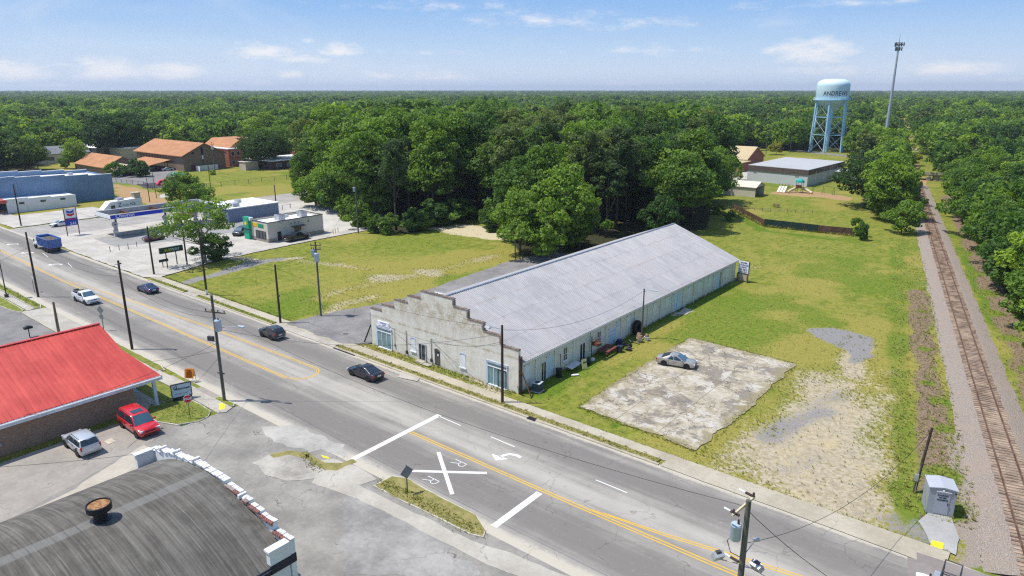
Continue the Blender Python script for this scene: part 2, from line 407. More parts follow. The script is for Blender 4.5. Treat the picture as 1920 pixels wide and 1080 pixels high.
# orange clay / mulch
clay = mx(area(P((215,345),(300,362),(330,378),(290,385),(215,372)), 4, .9, 3), area([(-33,170),(-20,169),(-20,172),(-8,169),(-9,178),(-22,184),(-32,178)], 1.2, 1, .6), blob(at(1138,385), (7,14), .7),
          band([track(150,0), track(420,0), track(1500,0)], 3.2, 1.5, .8), band([track(-30,7), track(150,7.5)], 1.2, 2, .45), blob(at(1112,642), 1.1, 1.3))
# track stone spilling over its edges, and fresh weeds
stone = mx(band([track(-45,0), track(60,0), track(186,0)], 2.7, 1.6, 1, 1.0), band([track(-47,-3.0), track(-34,-3.0), track(-22,-2.0)], 2.0, 1.4, .9, 1.0), blob(at(1785,985), 1.4, .8))
weed = mx(*[blob(track(s_, o_), (r_*.8, r_), a_) for s_, o_, r_, a_ in ((-13,-4.6,1.6,1),(-8,-5.2,1.1,1),(-3,-4.3,1.0,.9),(4,-5.0,1.2,.9),(11,-4.4,1.0,.8),(22,-4.8,1.3,.8),(-20,-4.2,1.3,.9),(-30,-5.2,2.2,1),(-36,-5.6,2.4,1),(-43.5,-3.4,1.2,1),(-41,-2.6,.8,.9),(-46,-5.0,1.6,.8),(36,-4.0,1.5,.9),(-16,4.6,.8,.9),(-24,4.9,.7,.8),(2,5.4,1.3,.9),(14,5.6,2.2,1),(26,4.6,2.4,1),(38,4.6,2.6,1),(52,4.4,3,1),(70,4.2,3.4,1),(90,4.5,4,.9))], band([track(-44,-8.0), track(0,-7.6), track(35,-7.4), track(80,-6.5)], .8, 1.0, .9, 1.0))
# pale sand
sand = mx(area(P((800,428),(860,418),(935,428),(960,445),(925,452),(880,442)), 3, 1, 2.5), area(P((595,392),(660,400),(650,420),(600,410)), 3, .6, 2), band(P((1265,590),(1290,582)), .8, .5, .6))
Zg = np.where(core, -.06 + .10*vnoise(X, Y, 2, 3, .12)*0, 0) + 0.0
def ground():
    nx, ny = len(gx), len(gy)
    me = bpy.data.meshes.new('ground')
    co = np.stack([X, Y, Zg], 1).astype(np.float32)
    i = np.arange(nx*ny).reshape(ny, nx)
    q = np.stack([i[:-1,:-1], i[:-1,1:], i[1:,1:], i[1:,:-1]], -1).reshape(-1, 4)
    me.vertices.add(len(co)); me.vertices.foreach_set('co', co.ravel())
    me.loops.add(q.size); me.loops.foreach_set('vertex_index', q.ravel().astype(np.int32))
    me.polygons.add(len(q)); me.polygons.foreach_set('loop_start', np.arange(0, q.size, 4, dtype=np.int32))
    me.update(calc_edges=True)
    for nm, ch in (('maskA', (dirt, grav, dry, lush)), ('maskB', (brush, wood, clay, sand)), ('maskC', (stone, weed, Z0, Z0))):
        a = me.color_attributes.new(nm, 'FLOAT_COLOR', 'POINT'); a.data.foreach_set('color', np.stack(ch, 1).astype(np.float32).ravel())
    t = NT('ground cover')
    pos = t.tc.outputs['Object']
    def attr(nm):
        n = t.N.new('ShaderNodeAttribute'); n.attribute_name = nm; s = t.N.new('ShaderNodeSeparateColor'); t.L.new(n.outputs['Color'], s.inputs[0]); return s.outputs[0], s.outputs[1], s.outputs[2], n.outputs['Alpha']
    d_, g_, y_, l_ = attr('maskA'); b_, w_, c_, s_ = attr('maskB'); st_, wd_, _u, _v = attr('maskC')
    nb = t.noise(.9, 6, .68); nf = t.noise(5.5, 5, .7); nl = t.noise(.12, 4, .6); nff = t.noise(22, 3, .7)
    n12 = t.noise(2.2, 5, .7, dist=.6)
    mow = t.noise(1, 4, .6, sc=(.16, 1.3, 1))
    base = t.mix(t.ramp(nb, .34, .66), (.112,.150,.016), (.232,.242,.034))
    base = t.mix(t.math('MULTIPLY', t.ramp(mow, .45, .62), .45), base, (.245,.225,.062))
    base = t.mix(t.math('MULTIPLY', t.ramp(nf, .48, .74), .55), base, (.078,.105,.020))
    base = t.mix(t.math('MULTIPLY', t.ramp(nff, .5, .75), .30), base, (.28,.26,.09))
    pn = t.noise(1, 5, .7, sc=(.55,.22,1)); base = t.mix(t.math('MULTIPLY', t.ramp(pn, .50, .66), .6), base, (.27,.235,.058)); base = t.mix(t.math('MULTIPLY', t.ramp(pn, .46, .34), .55), base, (.075,.125,.014))
    def lay(cur, m, col, nz, k=.75, lo=.38, hi=.62):
        f = t.ramp(t.math('ADD', m, t.math('MULTIPLY', t.math('SUBTRACT', nz, .5), k)), lo, hi); return t.mix(f, cur, col)
    base = lay(base, y_, t.mix(t.ramp(nf, .3, .7), (.18,.165,.030), (.325,.29,.072)), t.math('ADD', t.math('MULTIPLY', n12, .55), t.math('MULTIPLY', nf, .45)), 1.9, .36, .66)
    base = lay(base, l_, t.mix(t.ramp(nf, .3, .7), (.060,.115,.010), (.145,.215,.020)), t.math('ADD', t.math('MULTIPLY', n12, .55), t.math('MULTIPLY', nf, .45)), 1.9, .40, .72)
    dcol = t.mix(t.ramp(t.math('ADD', t.math('MULTIPLY', n12, .7), t.math('MULTIPLY', nff, .3)), .36, .62), (.30,.25,.17), (.475,.405,.285)); dcol = t.mix(t.math('MULTIPLY', t.ramp(nl, .52, .66), .6), dcol, (.50,.405,.22)); dcol = t.mix(t.math('MULTIPLY', t.ramp(nf, .55, .75), .45), dcol, (.22,.19,.14))
    dcol = t.mix(t.math('MULTIPLY', t.ramp(nb, .54, .68), .6), dcol, (.235,.21,.185))
    dcol = t.mix(t.math('MULTIPLY', t.ramp(nff, .55, .75), .5), dcol, (.16,.14,.10))
    base = lay(base, d_, dcol, t.math('ADD', t.math('MULTIPLY', n12, .65), t.math('MULTIPLY', nf, .35)), 2.4, .30, .70)
    base = lay(base, s_, t.mix(nf, (.42,.36,.22), (.56,.49,.33)), n12, .8)
    base = lay(base, c_, t.mix(nf, (.30,.19,.09), (.42,.28,.15)), n12, .8)
    base = lay(base, g_, t.mix(t.ramp(nff, .35, .7), (.17,.16,.158), (.34,.325,.31)), t.math('ADD', t.math('MULTIPLY', n12, .6), t.math('MULTIPLY', nf, .4)), 2.6, .40, .72)
    base = lay(base, b_, t.mix(t.ramp(nf, .3, .7), (.115,.075,.045), (.30,.225,.155)), t.math('ADD', t.math('MULTIPLY', n12, .6), t.math('MULTIPLY', nff, .4)), 1.9, .4, .62)
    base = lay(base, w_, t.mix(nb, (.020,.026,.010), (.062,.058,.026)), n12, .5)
    vs = t.voro(8.0)
    scol = t.mix(t.ramp(nff, .35, .68), (.185,.15,.122), (.43,.37,.315)); scol = t.mix(t.math('MULTIPLY', t.ramp(n12, .45, .65), .5), scol, (.30,.235,.175)); scol = t.mix(t.math('MULTIPLY', t.ramp(vs, .25, .05), .4), scol, (.10,.085,.075))
    base = lay(base, st_, scol, t.math('ADD', t.math('MULTIPLY', n12, .5), t.math('MULTIPLY', nf, .5)), 2.2, .38, .62)
    base = lay(base, wd_, t.mix(t.ramp(nff, .3, .7), (.085,.13,.018), (.20,.245,.035)), t.math('ADD', t.math('MULTIPLY', n12, .5), t.math('MULTIPLY', nf, .5)), 2.6, .40, .75)
    t.color(base)
    t.bump(t.math('ADD', t.math('MULTIPLY', nf, .6), t.math('MULTIPLY', nff, .5)), .55, .12)
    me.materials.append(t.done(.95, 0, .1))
    o = bpy.data.objects.new('ground', me); COL.objects.link(o); struct(o)
ground()

# ------------------------------------------------------------------ paving
def rough_outline(poly, step=.8, jit=.2, seed=0):
    out = []; n = len(poly)
    for i in range(n):
        a = Vector(poly[i]); b = Vector(poly[(i+1)%n]); d = b-a; k = max(1, int(d.length/step)); nn = Vector((d.y,-d.x)).normalized() if d.length > 0 else Vector((0,0))
        for j in range(k):
            p = a + d*(j/k); v = noise.noise(Vector((p.x*.6+seed, p.y*.6, seed*3.1))) + .6*noise.noise(Vector((p.x*1.7, p.y*1.7+seed, 5)))
            out.append(tuple(p + nn*v*jit))
    return out
def sheet(name, poly, z, mat, jit=.0, seed=1, step=.8):
    if jit: poly = rough_outline(poly, step, jit, seed)
    m = MB(); n = len(poly)
    a = sum(poly[i][0]*poly[(i+1)%n][1]-poly[(i+1)%n][0]*poly[i][1] for i in range(n))
    if a < 0: poly = poly[::-1]
    m.add([(p[0],p[1],z) for p in poly], [tuple(range(n))]); return struct(m.build(name, mat))
def raised(name, poly, h, mtop, mside=None, jit=0, seed=1, z0=-.05):
    if jit: poly = rough_outline(poly, .8, jit, seed)
    m = MB(); m.prism(poly, z0, h, 1 if mside else 0, 0); return struct(m.build(name, [mtop, mside or mtop]))
def rect(x0, x1, y0, y1): return [(x0,y0),(x1,y0),(x1,y1),(x0,y1)]

def asphalt_mat(name, dark, pale, warm=(1,1,1), lanes=False, crack=.5, dust=.5, stain=.6):
    t = NT(name); n1 = t.noise(.25, 5, .62); n2 = t.noise(2.5, 5, .7); n3 = t.noise(30, 2, .6); st = t.noise(1, 5, .65, sc=(.05, 1.1, 1))
    cx = t.N.new('ShaderNodeSeparateXYZ'); t.L.new(t.tc.outputs['Object'], cx.inputs[0]); y = cx.outputs[1]
    if lanes:
        def bump_at(c, w): return t.ramp(t.math('ABSOLUTE', t.math('SUBTRACT', y, c)), w, w*.15)
        dk = t.math('MAXIMUM', t.math('MAXIMUM', bump_at(-16.9, 2.9), bump_at(-7.2, 2.3)), t.math('MULTIPLY', bump_at(-4.6, .7), .2))
        pl = t.math('MAXIMUM', t.math('MULTIPLY', bump_at(-11.6, 2.0), 1.0), t.math('MAXIMUM', bump_at(-20.5, 1.4), bump_at(-3.7, .8)))
        f = t.math('ADD', t.math('MULTIPLY', dk, -.42), t.math('MULTIPLY', pl, .34))
        f = t.math('ADD', f, t.math('MULTIPLY', t.math('SUBTRACT', st, .5), 1.1))
        dustf = t.math('MAXIMUM', t.ramp(y, -5.3, -3.9), t.ramp(y, -18.9, -20.6))
        f = t.ramp(t.math('ADD', f, t.math('ADD', .42, t.math('MULTIPLY', t.math('SUBTRACT', n1, .5), .6))), 0, 1)
    else:
        f = t.ramp(t.math('ADD', t.math('MULTIPLY', n1, .75), t.math('MULTIPLY', n2, .25)), .3, .7)
    c = t.mix(f, dark, pale)
    c = t.mix(t.math('MULTIPLY', t.ramp(n2, .55, .8), dust*.5), c, tuple(min(1, p*1.25*w) for p, w in zip(pale, warm)))
    c = t.mix(t.math('MULTIPLY', t.ramp(n3, .35, .8), .22), c, tuple(d*.55 for d in dark))
    if lanes: c = t.mix(t.math('MULTIPLY', t.ramp(t.math('ADD', t.math('MULTIPLY', dustf, .6), t.math('ADD', t.math('MULTIPLY', n1, .35), t.math('MULTIPLY', n2, .35))), .62, .88), .85), c, (.47,.425,.34))
    so = t.noise(.7, 4, .6); c = t.mix(t.math('MULTIPLY', t.ramp(so, .62, .8), stain), c, tuple(d*.6 for d in dark))
    if crack:
        v = t.N.new('ShaderNodeTexVoronoi'); v.feature = 'DISTANCE_TO_EDGE'; v.inputs['Scale'].default_value = .22
        mp = t.N.new('ShaderNodeVectorMath'); mp.operation = 'ADD'; wob = t.N.new('ShaderNodeTexNoise'); wob.inputs['Scale'].default_value = .8; wob.inputs['Detail'].default_value = 4
        t.L.new(t.tc.outputs['Object'], wob.inputs['Vector']); sc = t.N.new('ShaderNodeVectorMath'); sc.operation = 'SCALE'; sc.inputs['Scale'].default_value = 2.2
        t.L.new(wob.outputs['Color'], sc.inputs[0]); t.L.new(t.tc.outputs['Object'], mp.inputs[0]); t.L.new(sc.outputs[0], mp.inputs[1]); t.L.new(mp.outputs[0], v.inputs['Vector'])
        cr = t.ramp(v.outputs[0], .010, .003); cr = t.math('MULTIPLY', cr, t.ramp(n1, .45, .6))
        c = t.mix(t.math('MULTIPLY', cr, crack), c, tuple(d*.35 for d in dark))
    t.color(c); t.bump(n3, .12, .02); return t.done(.9, 0, .2)
M_road = asphalt_mat('worn road asphalt', (.188,.174,.156), (.41,.382,.33), (1.05,1,.9), lanes=True, crack=.45)
M_street = asphalt_mat('dusty side street', (.185,.174,.156), (.335,.315,.275), (1.08,1,.88), crack=.7)
M_lot = asphalt_mat('tan parking surface', (.25,.225,.195), (.37,.335,.29), (1.1,1,.85), crack=.6)
M_dark = asphalt_mat('old grey drive', (.16,.152,.145), (.27,.255,.24), crack=.5)
M_lane = asphalt_mat('railway apron asphalt', (.19,.165,.15), (.27,.235,.215), crack=.3)
M_conc = asphalt_mat('pale concrete', (.33,.30,.25), (.48,.45,.385), (1.05,1,.88), crack=.5, stain=.35)
M_gas = asphalt_mat('forecourt concrete', (.36,.335,.29), (.53,.495,.44), (1.03,1,.92), crack=.35, stain=.4)
M_gas2 = asphalt_mat('grey pump pad concrete', (.24,.235,.225), (.34,.33,.31), crack=.3, stain=.5)
M_walk = asphalt_mat('sidewalk concrete', (.33,.29,.215), (.47,.425,.33), (1.05,1,.85), crack=.25, stain=.45)
def slab_mat():
    t = NT('broken slab concrete'); n = t.noise(.24, 6, .66, dist=.5); n2 = t.noise(.75, 6, .72, dist=.8); n3 = t.noise(14, 3, .7)
    c = t.mix(t.ramp(n2, .38, .62), (.30,.255,.18), (.445,.40,.315))
    c = t.mix(t.math('MULTIPLY', t.ramp(n, .515, .555), .8), c, (.195,.168,.142))
    c = t.mix(t.math('MULTIPLY', t.ramp(t.noise(.30, 6, .72, dist=.6), .57, .61), .7), c, (.19,.175,.165)); c = t.mix(t.math('MULTIPLY', t.ramp(t.noise(.36, 6, .75, dist=.4), .54, .58), .8), c, (.49,.46,.40))
    c = t.mix(t.math('MULTIPLY', t.ramp(t.noise(.8, 6, .7, dist=1), .58, .66), .6), c, (.46,.40,.27))
    c = t.mix(t.math('MULTIPLY', t.ramp(n3, .5, .8), .3), c, (.14,.12,.10))
    v = t.N.new('ShaderNodeTexVoronoi'); v.feature = 'DISTANCE_TO_EDGE'; v.inputs['Scale'].default_value = .27
    wob = t.N.new('ShaderNodeTexNoise'); wob.inputs['Scale'].default_value = 1.2; wob.inputs['Detail'].default_value = 5; t.L.new(t.tc.outputs['Object'], wob.inputs['Vector'])
    sc = t.N.new('ShaderNodeVectorMath'); sc.operation = 'SCALE'; sc.inputs['Scale'].default_value = 2.0; t.L.new(wob.outputs['Color'], sc.inputs[0])
    ad = t.N.new('ShaderNodeVectorMath'); t.L.new(t.tc.outputs['Object'], ad.inputs[0]); t.L.new(sc.outputs[0], ad.inputs[1]); t.L.new(ad.outputs[0], v.inputs['Vector'])
    sp = t.N.new('ShaderNodeSeparateXYZ'); t.L.new(t.tc.outputs['Object'], sp.inputs[0])
    for ax, per in ((0,4.6),(1,6.8)):
        fr = t.math('ABSOLUTE', t.math('SUBTRACT', t.math('FRACT', t.math('ADD', t.math('DIVIDE', sp.outputs[ax], per), t.math('MULTIPLY', n3, .012))), .5)); c = t.mix(t.math('MULTIPLY', t.ramp(fr, .020/per*2.5, .010/per), t.ramp(n2, .30, .55, .25, .8)), c, (.12,.105,.07))
    ed = t.math('MINIMUM', t.math('SUBTRACT', 20.6, sp.outputs[0]), t.math('MINIMUM', t.math('SUBTRACT', sp.outputs[0], 6.9), t.math('MINIMUM', t.math('SUBTRACT', sp.outputs[1], 1.2), t.math('SUBTRACT', 27.9, sp.outputs[1]))))
    c = t.mix(t.math('MULTIPLY', t.ramp(t.math('ADD', ed, t.math('MULTIPLY', t.math('SUBTRACT', n2, .5), 7.0)), 1.3, -.3), .85), c, t.mix(n3, (.19,.17,.08), (.33,.27,.16)))
    c = t.mix(t.math('MULTIPLY', t.ramp(v.outputs[0],   .014, .004), .85), c, (.10,.085,.06))
    t.color(c); t.bump(t.math('ADD', n2, t.math('MULTIPLY', n3, .4)), .3, .06); return t.done(.92, 0, .15)
M_slab = slab_mat()
def turf_mat(name, a, b, d):
    t = NT(name); n = t.noise(1.1, 5, .7); n2 = t.noise(9, 4, .7); c = t.mix(t.ramp(n, .3, .7), a, b)
    c = t.mix(t.math('MULTIPLY', t.ramp(n2, .45, .75), .5), c, d); t.color(c); t.bump(n2, .7, .08); return t.done(.95, 0, .1)
M_turf = turf_mat('verge turf', (.11,.155,.025), (.23,.235,.05), (.30,.26,.10))
M_turf_dry = turf_mat('dry verge turf', (.17,.165,.045), (.30,.255,.10), (.36,.30,.17))
M_yel = two('worn yellow road paint', (.66,.40,.045), (.46,.32,.12), 2.2, .7, .5, .72)
M_wht = two('worn white road paint', (.70,.69,.65), (.50,.485,.455), 3.5, .7, .55, .75)
M_pad = flat('yellow tactile paint', (.80,.62,.03), .7, 0, .12, 1)

ROAD = sheet('road', rect(-420, 140, -20.9, -3.75), .006, M_road)
sheet('road', rect(-152, -134, -3.75, 90), .010, asphalt_mat('cross street asphalt', (.27,.25,.225), (.40,.375,.34), crack=.4))
# south side: street mouth and yards
sheet('side_street', [(-21.0,-20.7),(2.0,-20.7),(14.5,-20.8),(23,-20.85),(23,-30),(16,-34.4),(-9.0,-34.4),(-9.0,-75),(-26.7,-75),(-26.7,-27.4),(-21.0,-27.0)], .004, M_street)
sheet('parking_lot', [(-26.6,-75),(-26.6,-28.0),(-22.6,-28.6),(-20.4,-30.0),(-19.6,-33.2),(-17.6,-38),(-15.0,-47),(-12,-58),(-11,-75)], .010, M_lot, .25, 4)
sheet('parking_lot', [(-20.2,-31.0),(-19.2,-33.6),(-17.2,-38),(-14.6,-47),(-11.6,-58),(-9.2,-75),(-9.2,-36),(-9.9,-34.5),(-14,-31.5)], .013, asphalt_mat('dusty tan alley', (.36,.315,.25), (.49,.44,.36), crack=.2), .35, 7)
sheet('parking_lot', [(-76,-24.4),(-60,-24.4),(-50,-26.3),(-47,-30),(-47,-70),(-190,-70),(-190,-25.4)], .008, M_dark)
sheet('driveway', [(-75.4,-20.9),(-58.5,-20.9),(-50.5,-24.3),(-52,-26.0),(-60,-24.3),(-76,-24.3)], .014, M_conc)
sheet('parking_lot', [(-190,-25.4),(-190,-70),(-191,-70),(-191,-25.4)], .003, M_dark)
# worn spots of the street mouth
sheet('street_patch', P((490,800),(560,800),(640,835),(655,858),(600,845),(540,838),(500,825)), .012, asphalt_mat('pale worn aggregate', (.26,.25,.225), (.47,.445,.395), crack=0), .9, 11)
sheet('street_patch', P((668,905),(760,960),(830,1010),(900,1080),(640,1080),(640,960)), .011, asphalt_mat('grey gravelly asphalt', (.18,.173,.162), (.38,.362,.33), crack=.3), .8, 15)
# north side
for a, b in ((-27.5, 19.0), (-63.5,-41.5), (-79.5,-67.0)):
    raised('kerb', rough_outline(rect(a, b, -4.05, -3.75), 1.0, .05, 3), .11, M_walk)
    sheet('verge', rough_outline([(a+.2,-3.74),(b-.3,-3.74),(b-.3,-2.95),(a+.6,-2.95)], .6, .12, 8), .09, M_turf_dry if a > -30 else M_turf)
raised('sidewalk', [(-130,-2.9),(41.0,-2.95),(41.0,-1.75),(-2,-1.55),(-27,-1.5),(-130,-1.5)], .075, M_walk, None, .05)
sheet('sidewalk', [(19.2,-4.0),(43.2,-4.15),(43.0,-2.9),(19.2,-2.9)], .066, M_walk, .06, 5)
sheet('sidewalk', [(-41.5,-4.0),(-27.6,-4.0),(-27.6,-2.9),(-41.5,-2.9)], .062, M_conc, .1, 5)
sheet('sidewalk', [(-67,-4.0),(-63.5,-4.0),(-63.5,-2.9),(-67,-2.9)], .062, M_conc, .1, 5)
sheet('path', P((758,694),(796,702),(782,716),(745,708)), .080, M_conc, .08, 2)
sheet('path', [(-14.6,-.25),(-13.1,-.25),(-13.1,-.9),(-14.6,-.9)], .082, M_conc, .05, 3)
sheet('driveway', [(-40.5,-2.4),(-27.4,-2.4),(-24.8,-.4),(-24.75,60),(-38,58),(-39,44),(-37.8,30),(-36.5,15),(-39.5,4)], .082, M_dark, .5, 9)
sheet('concrete_slab', [(7.0,1.5),(13,1.1),(20.4,.5),(20.9,10),(20.8,27.7),(13,28.2),(6.9,28.5),(6.6,15)], .03, M_slab, .42, 21, .45)
sheet('path', P((1268,590),(1283,577),(1298,581),(1287,590)), .02, M_conc, .08, 4)
sheet('concrete_pad', P((1722,978),(1740,962),(1783,970),(1797,1010),(1792,1042),(1745,1020)), .055, asphalt_mat('grey poured pad', (.30,.295,.28), (.42,.41,.385), crack=.4), .12, 6)
sheet('tactile_paving', P((1747,1014),(1770,1020),(1766,1036),(1743,1028)), .074, M_pad, .03, 2)
# forecourt and lots to the west
sheet('forecourt', [(-134,-2.6),(-112,-3.6),(-82,-3.6),(-79.6,-2.2),(-80.6,1.6),(-83.5,10),(-84.6,24),(-85.2,43),(-88,49),(-98,60),(-136,68)], .084, M_gas, .25, 3)
sheet('forecourt', [(-124.4,7.2),(-124.4,4.4),(-111.8,3.8),(-107,17),(-107,34),(-119,36)], .089, M_gas2, .15, 3)
sheet('parking_lot', [(-112,44),(-85.4,43),(-84,60),(-100,66),(-128,68),(-135,52)], .088, asphalt_mat('pale gravel lot', (.40,.38,.34), (.55,.52,.47), crack=.2), .8, 13)
sheet('parking_lot', [(-230,-2.6),(-153,-2.6),(-153,21),(-172,22.5),(-172,3.5),(-230,2)], .082, M_gas, .4, 17)
sheet('path', [(-88.6,24.6),(-84.9,24.6),(-84.9,50),(-88.6,50)], .093, M_gas, .05)
sheet('path', P((300,365),(330,360),(330,366),(300,372)), .02, M_gas, .3)
sheet('parking_lot', [(-250,60),(-235,48),(-205,52),(-200,62),(-240,80),(-256,84)], .02, M_dark, .3)
sheet('playground_floor', [(-213,52),(-199,49),(-195,58),(-203,66),(-212,62)], .035, flat('dark rubber matting', (.06,.055,.06), .9), .4)
sheet('road', [(-104,352),(-20,304),(-18,312),(-104,362)], .02, M_dark)
sheet('parking_lot', P((1325,352),(1345,310),(1405,312),(1398,348),(1350,352)), .02, M_gas, .4)
# south islands
M_kerb = flat('kerb concrete', (.47,.44,.37), .85, 0, .2, 2)
def island(name, poly, turf, jit=.1):
    raised('kerb', poly, .10, M_kerb)
    c = Vector((sum(p[0] for p in poly)/len(poly), sum(p[1] for p in poly)/len(poly)))
    inn = []
    n = len(poly)
    for i in range(n):
        p = Vector(poly[i]); a = (p-Vector(poly[i-1])).normalized(); b = (Vector(poly[(i+1)%n])-p).normalized()
        ar = sum(poly[k][0]*poly[(k+1)%n][1]-poly[(k+1)%n][0]*poly[k][1] for k in range(n)); sg = 1 if ar > 0 else -1
        na = Vector((-a.y, a.x))*sg; nb = Vector((-b.y, b.x))*sg; m = (na+nb); m = m/max(.4, m.length_squared/1.0)*1.0
        inn.append(tuple(p + m*.2))
    sheet(name, inn, .115, turf, jit, 3, .6)
island('verge', [(-28.4,-26.8),(-27.6,-23.4),(-24.4,-23.3),(-21.9,-23.5),(-20.9,-24.3),(-20.7,-25.4),(-21.6,-27.2),(-24.0,-28.2),(-26.4,-28.0)], M_turf)
raised('sidewalk', [(-52,-23.2),(-36.5,-23.2),(-28.0,-23.15),(-21.0,-23.25),(-20.5,-22.6),(-21.0,-21.6),(-36,-21.7),(-52,-21.7)], .085, M_conc, None, .04)
sheet('verge', [(-36.6,-26.9),(-36.6,-23.3),(-28.0,-23.3),(-28.5,-26.0)], .04, M_turf, .1)
island('verge', [(-34.2,-21.65),(-34.2,-20.95),(-28.4,-20.95),(-28.4,-21.65)], M_turf, .03)
island('verge', [(-24.6,-21.75),(-24.6,-21.0),(-21.7,-20.95),(-21.2,-21.3),(-21.4,-21.8)], M_turf, .03)
raised('sidewalk', [(-28.4,-21.7),(-24.6,-21.7),(-24.6,-20.95),(-28.4,-20.95)], .09, M_lot)
sheet('tactile_paving', P((411,757),(424,758),(421,768),(411,770)), .092, M_pad, .03)
island('verge', [(-49.6,-20.95),(-38.2,-20.95),(-36.4,-21.3),(-37.4,-22.0),(-49.6,-21.9)], M_turf)
sheet('verge', [(-60.8,-31),(-58.0,-26.2),(-49.0,-25.6),(-49,-31)], .03, M_turf, .2)
island('verge', [(-110,-21.1),(-77.6,-21.0),(-75.6,-21.6),(-76.6,-22.3),(-110,-22.2)], M_turf)
raised('sidewalk', [(-110,-22.3),(-76,-22.4),(-75.6,-23.4),(-110,-23.3)], .08, M_conc)
island('verge', [(-110,-23.4),(-76.6,-23.6),(-75.4,-24.4),(-78,-25.0),(-84,-25.4),(-110,-25.4)], M_turf)
island('verge', P((700,912),(735,893),(762,897),(807,923),(858,949),(893,967),(911,995),(907,1009),(880,1003),(853,989),(800,962),(750,939)), M_turf_dry, .12)
sheet('sidewalk', [(-3.6,-23.2),(-1.2,-22.2),(1.0,-22.8),(13.3,-22.35),(16.5,-21.6),(23,-20.9),(26,-20.9),(24,-22.6),(16,-23.6),(4,-24.0),(-2.4,-25.0)], .02, M_conc, .15, 8)
sheet('sidewalk', [(-5.2,-22.6),(-4.2,-21.4),(-1.5,-20.9),(1.4,-21.2),(1.0,-22.6),(-1.0,-24.6),(-2.6,-23.6)], .024, M_conc, .1, 12)
sheet('verge', P((505,852),(545,845),(580,850),(610,868),(640,868),(662,861),(668,866),(630,883),(606,881),(575,861),(540,853),(515,858)), .030, M_turf_dry, .15, 6, .4)
sheet('gravel_patch', P((470,868),(505,853),(545,846),(580,852),(606,870),(622,886),(590,898),(540,899),(500,890)), .026, asphalt_mat('loose pale stones', (.23,.21,.18), (.47,.44,.38), crack=0), .5, 4)
sheet('tactile_paving', P((572,853),(577,851),(580,857),(575,859)), .03, M_pad, .06); sheet('tactile_paving', P((602,853),(615,857),(618,861),(606,859)), .03, M_pad, .06)

# painted markings: sheets of the road
Zm = .012
def mark(name, polys, mat, label=None, z=Zm):
    m = MB()
    for p in polys:
        n = len(p); a = sum(p[i][0]*p[(i+1)%n][1]-p[(i+1)%n][0]*p[i][1] for i in range(n)); q = p if a > 0 else p[::-1]
        m.add([(v[0],v[1],z) for v in q], [tuple(range(n))])
    return m.build(name, mat, ROAD, label=label)
def ribbon(pts, w):
    pts = [Vector(p) for p in pts]; L = []; Rr = []
    for i, p in enumerate(pts):
        d = (pts[min(i+1,len(pts)-1)]-pts[max(i-1,0)]).normalized(); n = Vector((-d.y, d.x)); L.append(tuple(p+n*w/2)); Rr.append(tuple(p-n*w/2))
    return [[Rr[i],Rr[i+1],L[i+1],L[i]] for i in range(len(pts)-1)]
arc = [(-23.4 + 1.95*math.sin(a) , -11.45 - 1.95*math.cos(a)) for a in np.linspace(math.pi, 0, 13)]
mark('centre_line', ribbon([(-140,-12.2),(-118,-12.6),(-90,-13.35),(-23.4,-13.38)], .13) + ribbon([(-140,-12.5),(-118,-12.9),(-90,-13.65),(-23.4,-13.62)], .13), M_yel, 'double yellow line on the road before the turning bay')
mark('bay_line', ribbon([(-90,-13.0),(-80,-12.0),(-70,-11.2),(-50,-10.0),(-23.4,-9.5)] + arc, .13) + ribbon([(-78,-12.1),(-66,-11.2),(-50,-10.25),(-23.4,-9.75)] + [(-23.4+1.7*math.sin(a), -11.45-1.7*math.cos(a)) for a in np.linspace(math.pi, 0, 13)], .09), M_yel, 'yellow line closing the turning bay in a curve')
mark('centre_line', ribbon([(-2.7,-13.42),(17,-13.55),(34,-13.45),(60,-13.4)], .13) + ribbon([(-2.7,-13.70),(17,-13.85),(34,-13.75),(60,-13.7)], .13), M_yel, 'double yellow line beside the crossing mark')
mark('bay_line', ribbon([(19,-13.25),(24,-12.6),(29,-11.7),(34,-10.9),(39,-10.3),(50,-9.8)], .12) + ribbon([(18,-13.45),(24,-12.85),(29,-11.98),(34,-11.2),(39,-10.6),(50,-10.1)], .12), M_yel, 'yellow pair of lines bending away from the double line')
mark('stop_line', [[(-3.15,-20.4),(-2.55,-20.4),(-2.75,-9.15),(-3.35,-9.15)]], M_wht, 'long white stop line across both lanes')
mark('stop_line', [[(13.2,-20.0),(13.8,-20.0),(13.75,-14.1),(13.15,-14.1)]], M_wht, 'shorter white stop line past the crossing mark')
def stripe(a, b, w): return ribbon([a, b], w)
mark('crossing_mark', stripe(at(768,883), at(913,887), .36), M_wht); mark('crossing_mark', stripe(at(822,848), at(848,927), .36), M_wht, z=Zm+.004)
def letter_R(c, s, ang):
    def T(u, v): return (c[0] + u*math.cos(ang) - v*math.sin(ang), c[1] + u*math.sin(ang) + v*math.cos(ang))
    w = .115*s/1.8
    segs = [[(-.45,-.9),(-.45,.9)], [(-.45,.82),(.1,.82),(.36,.62),(.36,.28),(.1,.06),(-.45,.06)], [(-.02,.06),(.42,-.9)]]
    out = []
    for sg in segs: out += ribbon([T(u*s*.95, v*s*1.0) for u, v in sg], w*1.5)
    return out
mark('letter_r', letter_R(at(860,869), .80, -math.pi/2), M_wht, 'painted letter R nearer the double yellow line')
mark('letter_r', letter_R(at(808,901), .80, -math.pi/2), M_wht, 'painted letter R nearer the grass island')
def arrow2(cx, cy, k=1.0):
    shaft = [at(977+cx,858+cy), at(968+cx,853.5+cy), at(955+cx,851.5+cy), at(944+cx,854+cy), at(938+cx,857+cy)]
    head = [at(929+cx,863.5+cy), at(922+cx,851+cy), at(954+cx,861+cy)]
    return ribbon(shaft, .34) + [head]
